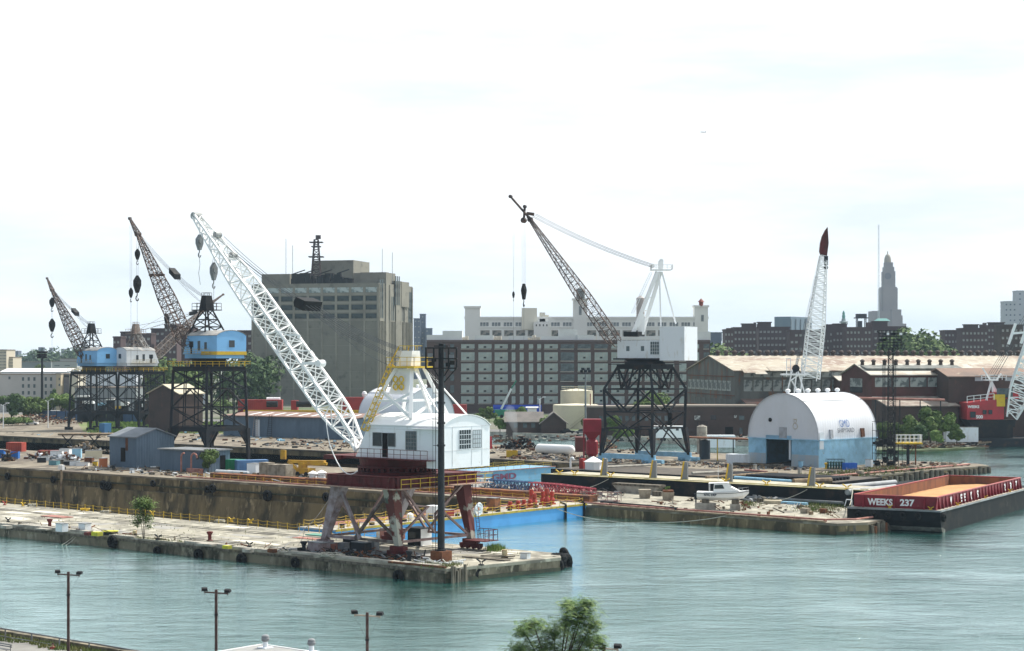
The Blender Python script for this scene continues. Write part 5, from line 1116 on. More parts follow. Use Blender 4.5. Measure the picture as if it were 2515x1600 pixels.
def huts():
	C = g(13,1190,1415); C.z = 0
	b = Vector((.72,.69,0)).normalized(); a = Vector((-.69,.72,0)).normalized()
	la = ext(C,a,px(13,530,0)[0]); lb = ext(C,b,px(13,1735,0)[0]); ze = zy(px(13,0,1157)[1],C.y); zt = 17.3
	T,sh,base,prof = quonset(C,a,b,la,lb,PZ,ze,zt,'white arched quonset hut on blue walls with a dark doorway and faded lettering')
	X = lambda x: ext(C,a,px(13,x,0)[0]); Xb = lambda x: ext(C,b,px(13,x,0)[0])
	zz = lambda y: zy(px(13,0,y)[1],C.y+5)
	mb = MB(); p = C+a*X(735)+ZUP*zz(970); mb.lathe(p-b*.02,[(.45,0),(.45,.12)],14,ax=-b); mb.build('porthole',M['black_hole'],sh)
	panel(C+a*X(890)-b*.02+ZUP*(ze+.15),a,X(820)-X(890),2.4,.08,-b).build('hatch',mat('hatch_grey',(.40,.42,.46),.6,c2=(.3,.3,.32),scale=1),sh)
	# faded round emblem on the gable, letters on the curved side
	mb = MB(); e = C+a*X(970)-b*.05
	mb.torus(e+ZUP*zz(1022),b,.62,.06,18,4); mb.torus(e+ZUP*(zz(1022)+1.1),b,.35,.05,14,4); mb.bar(e+ZUP*(zz(1022)+1.5)-a*.5,e+ZUP*(zz(1022)+1.5)+a*.5,.1); mb.build('emblem',mat('emblem_gold',(.50,.44,.34),.7),sh)
	def surf(bpos, z):      # a point on the right-hand curved side at height z
		R_ = la/2; s = ((z-ze)/(zt-ze))**(1/.92); an = math.asin(min(1,s)); return C+a*(R_-R_*math.cos(an))+b*bpos+ZUP*z
	def letters(txt,x0,x1,y0,y1,m,name,lift=.12):
		cu = bpy.data.curves.new(name,'FONT'); cu.body = txt; cu.size = 1; cu.extrude = .0; o = bpy.data.objects.new(name,cu); col.objects.link(o)
		dg = bpy.context.evaluated_depsgraph_get(); me = bpy.data.meshes.new_from_object(o.evaluated_get(dg)); bpy.data.objects.remove(o)
		xs = [v.co.x for v in me.vertices]; ys = [v.co.y for v in me.vertices]; mx,nx_,my,ny_ = max(xs),min(xs),max(ys),min(ys)
		bm = bmesh.new(); bm.from_mesh(me); bmesh.ops.subdivide_edges(bm,edges=[e_ for e_ in bm.edges if e_.calc_length() > .3],cuts=3)
		b0,b1 = Xb(x0),Xb(x1); z0,z1 = zz(y1),zz(y0)
		for v in bm.verts:
			f = (v.co.x-nx_)/(mx-nx_); gq = (v.co.y-ny_)/(my-ny_); z = z0+(z1-z0)*gq; p = surf(b0+(b1-b0)*f,z); p2 = surf(b0,z+.2)-surf(b0,z-.2); nr = b.cross(p2).normalized()
			if nr.dot(a) > 0: nr = -nr
			v.co = p+nr*lift-ORG[T.name]
		bm.to_mesh(me); bm.free(); me.materials.clear(); me.materials.append(m); o = bpy.data.objects.new(name,me); col.objects.link(o); o.parent = sh; return o
	letters('GMD',1400,1490,968,1035,mat('letters_blue',(.06,.15,.42),.7,c2=(.3,.38,.52),scale=2),'lettering')
	letters('SHIPYARD',1370,1525,1045,1085,mat('letters_black',(.05,.06,.08),.7,c2=(.22,.24,.3),scale=2.5),'lettering')
	for x0,x1 in ((1293,1318),(1585,1615)):
		mb = MB(); q = [surf(Xb(x0),ze+.3),surf(Xb(x1),ze+.3),surf(Xb(x1),zz(1052)),surf(Xb(x0),zz(1052))]; mb.hexa([v-a*.35 for v in q],[v+a*.1 for v in q]); mb.build('side_hatch',M['rust'] if x0 > 1500 else MATS['hatch_grey'],sh)
	panel(C+b*Xb(1197)+ZUP*(PZ+3.9)-a*.02,b,Xb(1235)-Xb(1197),3.6,.07,-a).build('door',M['white_stained'],base)
	mb = MB(); mb.bar(C+ZUP*(ze-.02)-b*.2,C+a*la+ZUP*(ze-.02)-b*.2,.22); mb.bar(C+ZUP*(ze-.02)-a*.2,C+b*lb+ZUP*(ze-.02)-a*.2,.22); mb.build('eaves_beam',M['light_blue'],base)
	# the twin farther left, seen behind the near crane
	b2 = Vector((-.69,.72,0)).normalized(); a2 = Vector((.72,.69,0)).normalized()
	C2 = at(990,528,0); T2,s2,bb,pf = quonset(C2,a2,b2,ext(C2,a2,1116),ext(C2,b2,880),PZ,6.2,zy(953,538),'second white quonset hut, partly hidden behind the near white crane',door=False)
	mb = MB(); mb.lathe(C2+a2*14.5+ZUP*9.5-b2*.02,[(.5,0),(.5,.12)],14,ax=-b2); mb.build('porthole',M['black_hole'],s2)
huts()
# ------------------------------------------------------------------ tanks, houses, cars by the far street
def mid_row():
	cm = mat('cream_paint',(.62,.58,.44),.6,c2=(.56,.52,.40),scale=.3,c3=(.40,.33,.24),scale3=.6,thr3=(.66,.76)); D = 600
	T = thing('storage_tank',at(1416,D+14),'taller cream cylindrical tank with a railing round its top','tank','cream storage tanks'); c = at(1416,D+16); rr = 40.5/4400*D; zt = zy(962,D); mb = MB(); mb.lathe((c.x,c.y,0),[(rr,0),(rr,zt),(.3,zt+.7)],32); sh = mb.build('shell',cm,T,smooth=True)
	mb = MB(); rail(mb,[Vector((c.x+rr*.95*math.cos(t*.4),c.y+rr*.95*math.sin(t*.4),zt)) for t in range(17)],1.3,1.5,.05); mb.build('handrail',cm,T)
	T = thing('storage_tank',at(1414,D),'wider low cream tank with a diagonal stair in front of the taller one','tank','cream storage tanks'); c = at(1414,D); rr = 56/4400*D; zt = zy(995,D); mb = MB(); mb.lathe((c.x,c.y,0),[(rr,0),(rr,zt),(rr-.6,zt+.15),(.3,zt+.5)],36); mb.build('shell',cm,T,smooth=True)
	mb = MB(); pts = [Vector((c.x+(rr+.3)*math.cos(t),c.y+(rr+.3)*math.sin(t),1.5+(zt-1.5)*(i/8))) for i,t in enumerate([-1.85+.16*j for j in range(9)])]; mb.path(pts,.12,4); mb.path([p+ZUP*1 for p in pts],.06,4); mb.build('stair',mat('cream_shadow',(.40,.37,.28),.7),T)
	mb = MB(); mb.tube(at(1450,D-9,zt),at(1450,D-9,zy(966,D)),.2,6); mb.tube(at(1450,D-9,zy(999,D)),at(1503,D-9,zy(999,D)),.2,6); mb.build('pipe',M['pink_pipe'],T)
	# houses with grey pitched roofs
	g2 = mat('shingle',(.20,.18,.165),.9,c2=(.15,.14,.13),scale=.3); X_ = Vector((1,0,0)); Y_ = Vector((0,1,0)); X12 = Vector((.94,.34,0)); 
	T,wl,rf = gable_shed(at(1331,560),Vector((-1,0,0)),Y_,(kx(1331)-kx(1243))*560,9,0,zy(1036,560),zy(1015,560),'long low brick house with a grey pitched roof behind the bulkhead',M['brick_dark'],g2,name='house',cat='house'); panes(T,wl,[(at(x,560,zy(1051,560)),1.2,1.4) for x in (1262,1285,1305)],X_,-Y_,M['glass_grey'])
	T,wl,rf = gable_shed(at(1329,556),Y_,X_,10,(kx(1391)-kx(1329))*556,0,zy(1040,556),zy(1015,556),'brick house with its gable facing the water, beside the long low one',M['brick_dark'],g2,name='house',cat='house')
	T,wl,rf = gable_shed(at(1318,590),Vector((-1,0,0)),Y_,3,4,0,zy(1003,590),zy(1002,590),'small white hut above the long house roof',M['white_paint'],M['white_paint'],name='hut',cat='hut')
	# fence strips and white trailer
	C = at(1677,505,PZ); T = thing('site_trailer',C,'long white site trailer with small windows behind the black gantry','trailer'); mb = MB(); mb.hexa([at(1605,505,PZ+.9),at(1677,505,PZ+.9),at(1677,508,PZ+.9),at(1605,508,PZ+.9)],[at(1605,505,zy(1047,505)),at(1677,505,zy(1047,505)),at(1677,508,zy(1047,505)),at(1605,508,zy(1047,505))]); b_ = mb.build('body',M['white_paint'],T); panes(T,b_,[(at(x,505,zy(1058,505)),.8,.8) for x in (1610,1638,1660)],X_,-Y_,M['glass_dark'])
	mb = MB(); [mb.tube(at(x,505.2,PZ+.45),at(x,505.6,PZ+.45),.45,12) for x in (1625,1632,1655)]; mb.sep('wheel',M['rubber'],T)
	return
mid_row()
def car(p,ax,label,cm,kind='car',L=4.6,W_=1.8,H=1.5,group='cars parked by the bulkhead'):
	ax = Vector(ax).normalized(); sd = ZUP.cross(ax); p = Vector(p); T = thing('parked_'+('car' if kind == 'car' else kind),p,label,'car' if kind == 'car' else kind,group)
	def pr(pts,w0): return [[p+ax*x*L/2+sd*w0*s+ZUP*z for x,z in pts] for s in (-1,1)]
	body = [(-1,.35),(-.98,.85),(-.9,.95),(.35,.95),(.95,.8),(1,.4),(.9,.3),(-.9,.3)]; mb = MB(); A,B = pr(body,W_/2); mb.extr(A,B[0]-A[0]); mb.build('body',cm,T)
	cab = {'car': [(-.62,.95),(-.45,H-.06),(.12,H),(.42,.95)],'van': [(-.97,.95),(-.95,H),(.45,H),(.72,.95)],'pickup': [(-.15,.95),(-.05,H-.02),(.25,H),(.45,.95)]}[kind]; mb = MB(); A,B = pr(cab,W_/2-.12); mb.extr(A,B[0]-A[0]); mb.build('windows',M['glass_dark'],T)
	mb = MB(); top = [(cab[1][0]-.01,cab[1][1]),(cab[2][0]+.01,cab[2][1]),(cab[2][0]+.01,cab[2][1]+.06),(cab[1][0]-.01,cab[1][1]+.06)]; A,B = pr(top,W_/2-.1); mb.extr(A,B[0]-A[0]); mb.build('roof',cm,T)
	for x in (-.62,.62):
		for s in (-1,1): mb = MB(); c = p+ax*x*L/2+sd*s*(W_/2-.1)+ZUP*.33; mb.tube(c-sd*.12,c+sd*.12,.33,12); mb.build('wheel',M['rubber'],T)
	return T
def cars():
	cw,cd,cg,cr = mat('car_white',(.7,.7,.7),.3),mat('car_dark',(.02,.025,.03),.25),mat('car_grey',(.25,.27,.28),.3),mat('car_red',(.3,.03,.03),.3)
	X_ = Vector((1,-.05,0)); pt = lambda x,y: Vector((*g(0,x,y)[:2],PZ))
	def c(x,y,*k,**q): car(pt(x,y),X_,*k,**q)
	c(1375,1062,'white hatchback parked by the bulkhead beside a dark one',cw); c(1394,1065,'dark car beside the white hatchback on the bulkhead',cd); c(1431,1066,'grey car left of the red hopper silo',cg)
	c(1560,1069,'white pickup behind the black crane gantry',cw,kind='pickup',L=5.4,H=1.9); c(1500,1068,'silver car between the red silo and the black gantry',cw)
	c(1850,1063,'small white van behind the quonset hut',cw,kind='van',L=4.8,H=2.1)
	for i,(x,y,m,lb,kd) in enumerate(((10,1040,cw,'white car at the left frame edge beyond the yard','car'),(38,1040,cr,'red car left of the rusty pile','car'),(52,1040,cd,'dark car second from the rusty pile','car'),(25,1037,cd,'dark car between the white and red ones far left','car'),(78,1044,cw,'white car in front of the rusty pile','car'),(412,1018,cw,'white car between the crane gantries','car'))):
		car(pt(x,y),X_,lb,m,kind=kd,group='cars parked at the far left')
cars()
# ------------------------------------------------------------------ left background
def left_back():
	X_ = Vector((1,0,0)); Y_ = Vector((0,1,0)); a = -X_; Z5 = lambda x,y: (x/4.788,820+y/4.788)
	def blk(x0,x1,yt,d,lab,m,wins=(),dep=16,nm='warehouse',gp=None,pm=None,para=True):
		X0,Yt = Z5(x0,yt); X1,_ = Z5(x1,0); C = at(X1,d); T = thing(nm,C,lab,'building',gp); mb = MB(); wd = (kx(X1)-kx(X0))*d; qbox(mb,C,a,Y_,wd,dep,0,zy(Yt,d)); w_ = mb.build('wall',m,T)
		if para: mb = MB(); qbox(mb,C+Vector((.2,-.2,0)),a,Y_,wd+.4,dep+.4,zy(Yt,d),zy(Yt,d)+.4); mb.build('parapet',mat('parapet_tan',(.22,.19,.16),.9),w_)
		it = []
		for (x,y,w_1,h_1) in wins: X,Y = Z5(x,y+h_1); it.append((at(X,d,zy(Y,d)),w_1/4.788/FPX*d,h_1/4.788/FPX*d))
		panes(T,w_,it,X_,-Y_,pm or M['glass_grey']); return T
	mat('wh_grey',(.22,.25,.26),.8)
	wg = mat('plaster_pale',(.48,.47,.45),.8,c2=(.42,.41,.39),scale=.1)
	blk(-60,660,485,780,'pale three-storey building with small windows on the far left',wg,[(x,y,26,42) for y in (512,594,675) for x in (258,325,392,525,588)]+[(100,505,24,32)],nm='office_building')
	blk(660,715,478,770,'narrow tan end wall beside the pale three-storey building',mat('plaster_tan',(.44,.38,.28),.8),[(x,y,16,26) for y in (520,590) for x in (690,)],nm='end_building')
	blk(712,815,480,775,'grey panelled building with a dark strip under its roof',mat('sheet_mauve',(.25,.25,.29),.8,c2=(.20,.2,.23),scale=.5),[(715,485,98,28)],pm=M['glass_dark'],nm='panelled_building'); blk(815,905,495,772,'cream annex left of the first black gantry',mat('plaster_cream',(.55,.52,.44),.8),nm='annex_building')
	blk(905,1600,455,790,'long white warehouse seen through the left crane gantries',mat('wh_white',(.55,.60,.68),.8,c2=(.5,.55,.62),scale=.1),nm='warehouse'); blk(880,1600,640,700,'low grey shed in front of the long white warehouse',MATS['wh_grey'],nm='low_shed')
	blk(150,600,335,1300,'grey flat-roofed warehouse beyond the pale building',mat('wh_grey',(.22,.25,.26),.8),nm='warehouse',para=True); blk(615,905,330,1250,'light grey warehouse left of the blue crane house',mat('wh_light',(.36,.38,.38),.8),[(x,372,60,8) for x in (640,760)],nm='warehouse'); blk(705,905,300,1260,'second roof level of the light grey warehouse',MATS['wh_light'],[(760,285+5,40,10)],nm='warehouse')
	blk(-60,75,195,900,'tan apartment house with many small windows at the left frame edge',mat('tan_apart',(.50,.46,.38),.8),[(x,y,7,14) for y in range(215,480,36) for x in range(4,70,15)],nm='apartment_house'); blk(75,152,282,905,'lower tan wing of the apartment house at the left edge',MATS['tan_apart'],[(x,y,7,14) for y in range(300,480,36) for x in range(84,145,15)],nm='apartment_house')
	mb = MB(); d = 1300
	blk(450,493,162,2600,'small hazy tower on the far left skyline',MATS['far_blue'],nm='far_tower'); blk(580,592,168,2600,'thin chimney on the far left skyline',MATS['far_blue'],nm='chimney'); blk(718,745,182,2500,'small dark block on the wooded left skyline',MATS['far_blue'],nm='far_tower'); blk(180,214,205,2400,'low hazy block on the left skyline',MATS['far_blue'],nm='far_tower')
	# shallow pitched white roof behind
	gable_shed(at(Z5(790,0)[0],820),-X_,Y_,30,24,0,zy(Z5(0,452)[1],820),zy(Z5(0,415)[1],832),'white pitched roof rising behind the pale three-storey building',MATS['wh_white'],M['white_paint'],name='warehouse')
	# cream-roofed brick shed between the gantries
	C = at(455,600); T,wl,rf = gable_shed(at(440,560),Vector((.6,.8,0)),Vector((-.8,.6,0)),10,14,0,zy(968,560),zy(946,566),'dark brick shed with a cream roof behind the yellow-banded crane gantry',M['brick_dark'],mat('roof_cream',(.52,.48,.36),.85,c2=(.42,.38,.3),scale=.3))
	C = at(400,640); blk(1700,1930,790,620,'long dark brick wall building between the two crane gantries',M['brick_dark'],nm='brick_building',para=False)
	blk(2080,2350,490,900,'white flat building behind the middle black gantry',MATS['wh_white'],nm='warehouse'); blk(1885,2060,505,880,'red freight building left of the middle black gantry',mat('freight_red',(.25,.05,.045),.8),nm='freight_building')
	T0 = None
	for i,(x,y,w_,h_,cm_,lb) in enumerate(((205,985,26,7,'white_paint','white lorry trailer seen between the first gantry legs'),(238,990,22,6,'light_blue','pale blue lorry behind the first gantry'),(262,978,20,5,'white_paint','white van body high behind the second gantry'),(298,988,18,9,'white_paint','white box lorry behind the second gantry, left one'),(330,980,26,5,'grey_steel','grey flat trailer behind the second gantry'),(350,992,14,8,'white_paint','white box lorry behind the second gantry, right one'),(285,998,12,6,'yellow','small yellow machine behind the second gantry'),(190,972,30,4,'white_paint','long white trailer below the white warehouse'))):
		d = 655; ribbed(at(x+w_/2,d,zy(y+h_,d)),(w_/FPX*d,2.6,h_/FPX*d),cm_,lb,'lorry_body','lorry',ax=X_); mb = MB(); mb.box(at(x+w_/2,d+1,PZ),(w_/FPX*d,.8,max(.2,zy(y+h_,d)-PZ-.01))); o = mb.build('chassis',M['dark_steel'],[q for q in bpy.data.objects if q.get('label') == lb][0])
	# container truck, blue fence
	def px5(x,y): return Z5(x,y)
	T = thing('box_truck',at(134,690,PZ),'white box truck parked before the far left trees','truck'); mb = MB(); X0,Yt = Z5(597,905); X1,Yb = Z5(712,968); d = 23.4*4400/(Yb+3-880); mb.hexa([at(X0,d,PZ+.8),at(X1,d,PZ+.8),at(X1,d+2.6,PZ+.8),at(X0,d+2.6,PZ+.8)],[at(X0,d,zy(Yt,d)),at(X1,d,zy(Yt,d)),at(X1,d+2.6,zy(Yt,d)),at(X0,d+2.6,zy(Yt,d))]); mb.build('cargo_box',M['white_paint'],T)
	mb = MB(); [mb.tube(at(x,d-.1,PZ+.5),at(x,d+.4,PZ+.5),.5,10) for x in (X0+4,X1-4)]; mb.sep('wheel',M['rubber'],T)
	T = thing('yellow_truck',at(116,d,PZ),'yellow truck cab parked left of the white box truck','truck'); mb = MB(); X0,Yt = Z5(512,912); X1,_ = Z5(590,0); mb.hexa([at(X0,d,PZ+.6),at(X1,d,PZ+.6),at(X1,d+2.4,PZ+.6),at(X0,d+2.4,PZ+.6)],[at(X0+4,d,zy(Yt,d)),at(X1,d,zy(Yt,d)),at(X1,d+2.4,zy(Yt,d)),at(X0+4,d+2.4,zy(Yt,d))]); b_ = mb.build('body',M['yellow'],T); panes(T,b_,[(at(X0+5,d,zy(Yt+6,d)),1.4,.9)],X_,-Y_,M['glass_dark']); mb = MB(); [mb.tube(at(x,d-.1,PZ+.5),at(x,d+.4,PZ+.5),.5,10) for x in (X0+3,X1-4)]; mb.sep('wheel',M['rubber'],T)
	T = thing('panel_fence',at(150,680,PZ),'long blue panel fence behind the left crane gantries','fence'); mb = MB(); X0,X1 = 95,400; A,B = at(X0,690,PZ),at(X1,640,PZ)
	mb.hexa([A,B,B+Y_*.3,A+Y_*.3],[q+ZUP*3.2 for q in (A,B,B+Y_*.3,A+Y_*.3)]); mb.build('panels',mat('fence_blue',(.05,.10,.20),.7,c2=(.07,.12,.2),scale=.5),T)
	for i in range(14): mb = MB(); q = A.lerp(B,i/13); mb.bar(q-Y_*.15,q-Y_*.15+ZUP*3.4,.25); mb.build('post',M['dark_steel'],T)
	# grass field behind the gantries
	r = random.Random(4); n = 9000
	def reg(r): X = r.uniform(215,620); d = r.uniform(560,650); return at(X,d,PZ)
	o = grass('grass',reg,9000,.25,.8,M['grass_bright'],.35,6); tag(o,'bright rough grass behind the left crane gantries','grass')
	sheet('grass_ground',[at(205,570),at(640,548),at(655,640),at(190,655)],PZ+.012,mat('grass_soil',(.12,.17,.05),.95,c2=(.2,.19,.11),scale=.15))
left_back()
def mid_trees():
	data = [(28,1032,72,70,'leaf_dark','dark bushy tree, leftmost of the trees below the pale three-storey building'),(58,1030,62,66,'leaf_mid','mid green tree right of the leftmost dark one'),(88,1030,58,66,'leaf_mid','broad tree left of the tall dark floodlight pole'),(120,1026,56,46,'leaf_light','light green tree just right of the floodlight pole'),(150,1026,66,66,'leaf_light','largest light green tree left of the first gantry'),(180,1026,60,56,'leaf_mid','tree directly behind the leftmost gantry legs'),(70,1030,34,30,'leaf_light','pale low shrub below the broad left tree'),
			(131,968,36,22,'leaf_dark','dark tree against the pale three-storey wall'),(100,922,42,60,'leaf_mid','hazy tree above the pale three-storey building'),(455,1000,40,44,'leaf_dark','dark tree beside the cream-roofed shed'),(560,968,70,42,'leaf_dark','dark tree left of the huge grey building base'),(640,985,30,28,'leaf_dark','small dark tree at the foot of the huge grey building'),
			(1201,1036,38,40,'leaf_mid','thin green tree nearest right of the white crane house'),(1187,1028,30,20,'leaf_light','slim yellow-green tree beside the brick warehouse'),(1279,1030,34,34,'leaf_light','yellow-green tree by the blue awning'),(1255,1030,26,26,'leaf_mid','small tree left of the yellow-green one by the awning'),
			(1228,1062,42,42,'leaf_light','bush at the left end of the long low house'),(1295,1062,42,34,'leaf_mid','bush before the long low house wall'),(1352,1064,46,48,'leaf_light','large pale bush before the gabled house'),(1388,1052,36,26,'leaf_light','upright bush right of the gabled house'),
			(1604,1004,58,92,'leaf_light','big rounded light green tree seen through the black crane gantry'),(1570,1012,40,40,'leaf_mid','smaller green tree left of the big one in the gantry'),(1506,1078,58,48,'leaf_mid','green tree behind the left leg of the black gantry'),(1540,1079,26,34,'leaf_light','low pale shrub beside the white pickup'),(1514,1080,20,20,'leaf_light','tiny yellow-green shrub left of the pale one'),
			(2285,1088,100,70,'leaf_mid','large bushy tree right of the floodlight mast'),(2240,1090,76,54,'leaf_mid','loose light tree behind the floodlight mast'),(2325,1086,84,50,'leaf_light','smaller tree against the square brick building'),(2206,1086,60,40,'leaf_mid','green tree nearest the quonset hut on its right')]
	data += [(2262,1092,56,50,'leaf_dark','low dark bush under the large tree right of the floodlight mast'),(2350,1090,50,40,'leaf_mid','low green bush left of the white site container'),(2300,1094,36,40,'leaf_light','pale shrub on the shore right of the floodlight mast'),(2170,1086,60,40,'leaf_mid','green bush directly behind the floodlight mast'),(470,1010,44,50,'leaf_mid','bushy tree between the two black gantries at mid distance'),(400,1034,26,40,'leaf_light','low bright bush left of the middle black gantry'),(330,1034,22,60,'leaf_mid','long low bush behind the second gantry legs'),(240,1036,24,60,'leaf_light','long low bush behind the first gantry legs'),(30,1046,22,90,'leaf_mid','low scrub at the left frame edge before the parked cars'),(1165,1050,36,34,'leaf_mid','green bush touching the right side of the white crane house'),(1440,1062,40,40,'leaf_mid','green bush right of the cream tanks'),(545,1028,50,60,'leaf_mid','green tree seen through the middle black gantry')]
	for i,(x,yb,hh,ww,lm,lb) in enumerate(data):
		d = 23.4*4400/(yb-880) if yb > 1020 else {968: 760,922: 1150,1000: 600,1012: 620,1010: 640,1008: 640,985: 780,1004: 640}.get(yb,700)
		z0 = PZ; h = hh/FPX*d; wd = ww/FPX*d; top = zy(yb-hh,d); tree(at(x,d,z0),top-z0,wd,lb,lm,2300,.045*max(h,9)+.14,40+i,'trees around the shipyard',trunk=.2)
mid_trees()
# ------------------------------------------------------------------ small harbour kit
def tyre(c,ax,r,label,group='tyre fenders along the piers',rr=None):
	mb = MB(); mb.torus(c,ax,r*.68,r*.34 if rr is None else rr,22,8,.12); return mb.build('tyre',M['rubber'],None,label=label,cat='tyre',group=group)
def mesh_thing(mb,name,m,label,cat,group=None,smooth=False): return mb.build(name,m,None,smooth=smooth,label=label,cat=cat,group=group)
def bollard(p,label,h=1.5,m='dark_red_hull'):
	mb = MB(); mb.lathe(p,[(.42,0),(.42,.08),(.24,.15),(.22,h*.6),(.34,h*.75),(.42,h*.85),(.38,h*.97),(.15,h)],14); return mesh_thing(mb,'bollard',M[m],label,'bollard','mooring bollards',True)
def cleat(p,label,s=1.0,m='dark_steel',ax=U):
	mb = MB(); mb.box(p,(.5*s,.35*s,.12),ax); mb.bar(p+ZUP*.1+ax*.12*s,p+ZUP*.4*s+ax*.15*s,.1*s); mb.bar(p+ZUP*.1-ax*.12*s,p+ZUP*.4*s-ax*.15*s,.1*s); mb.bar(p+ZUP*.36*s-ax*.1*s,p+ZUP*.62*s-ax*.6*s,.13*s); mb.bar(p+ZUP*.36*s+ax*.1*s,p+ZUP*.62*s+ax*.6*s,.13*s); return mesh_thing(mb,'cleat',M[m],label,'cleat','mooring cleats')
def crate(c,size,m,label,name='crate',cat='box',ax=U,group=None,lid=True):
	T = thing(name,c,label,cat,group); mb = MB(); mb.box(c,size,ax); b = mb.build('body',M[m] if isinstance(m,str) else m,T)
	if lid: mb = MB(); mb.box(Vector(c)+ZUP*(size[2]+.002),(size[0]+.1,size[1]+.1,.08),ax); mb.build('lid',M['grey_steel'] if lid is True else M[lid],T)
	return T
def rope_pile(c,r,label,m='rope_light',seed=1,h=.35):
	rd = random.Random(seed); mb = MB(); c = Vector(c)
	for k in range(7):
		a0 = rd.uniform(0,6); q = [c+Vector((math.cos(a0+t*.5)*r*rd.uniform(.45,1),math.sin(a0+t*.5)*r*rd.uniform(.45,1),.06+h*rd.random())) for t in range(14)]; mb.path(q,.055,5)
	return mesh_thing(mb,'rope_pile',M[m],label,'rope')
def chain_fence(pts,label,step=2.1,h=1.05,m='yellow',group='yellow chain fences on the dock edges'):
	T = thing('chain_fence',pts[0],label,'fence',group); mb = MB(); r = random.Random(9)
	for a,b in zip(pts,pts[1:]):
		a = Vector(a); b = Vector(b); n = max(1,round((b-a).length/step)); prev = None
		for i in range(n+1):
			q = a.lerp(b,i/n)+Vector((r.uniform(-.12,.12),r.uniform(-.1,.1),0)); tp = q+ZUP*h*r.uniform(.93,1.05)+Vector((r.uniform(-.06,.06),0,0)); pm = MB(); pm.bar(q,tp,.07); pm.build('post',M[m],T)
			if prev:
				for f in (.95,.52): mb.path(sag(prev[0].lerp(prev[1],f),q.lerp(tp,f),.13*r.uniform(.6,1.4),4),.02,4)
			prev = (q,tp)
	mb.build('chains',M[m],T); return T
def debris(region,n,label,cols=('rust','wood','grey_steel','timber_old','concrete_block'),seed=1,s=(.2,.9),name='debris'):
	rd = random.Random(seed)
	for ci,cm in enumerate(cols):
		mb = MB()
		for i in range(n//len(cols)):
			p = region(rd); an = rd.uniform(0,3.14); ax = Vector((math.cos(an),math.sin(an),0))
			if rd.random() < .5: mb.box(p,(rd.uniform(*s),rd.uniform(*s)*.6,rd.uniform(.1,.55)),ax)
			else: q = p+ax*rd.uniform(.8,3)+ZUP*rd.uniform(.0,.7); mb.bar(p+ZUP*.08,q+ZUP*.08,rd.uniform(.05,.16))
		mb.build(name,M[cm],None,kind='stuff',label=label,cat='debris')
def lump_heap(c,rad,h,n,cols,label,seed=1,name='scrap_heap'):
	rd = random.Random(seed); T = thing(name,c,label,'heap'); c = Vector(c)
	for k,cm in enumerate(cols):
		mb = MB()
		for i in range(n//len(cols)):
			u_ = rd.gauss(0,.42); v_ = rd.gauss(0,.42); z = max(0,h*(1-math.hypot(u_,v_))*rd.uniform(.1,.9)); p = c+Vector((u_*rad[0],v_*rad[1],z)); an = rd.uniform(0,3.14); ax = Vector((math.cos(an),math.sin(an),rd.uniform(-.4,.4))).normalized()
			if rd.random() < .45: mb.bar(p,p+ax*rd.uniform(.6,2.2),rd.uniform(.08,.25))
			else: mb.box(p,(rd.uniform(.3,1.0),rd.uniform(.3,.8),rd.uniform(.2,.6)),ax,up=Vector((rd.uniform(-.3,.3),rd.uniform(-.3,.3),1)).normalized())
		mb.build('scrap',M[cm],T)
	return T
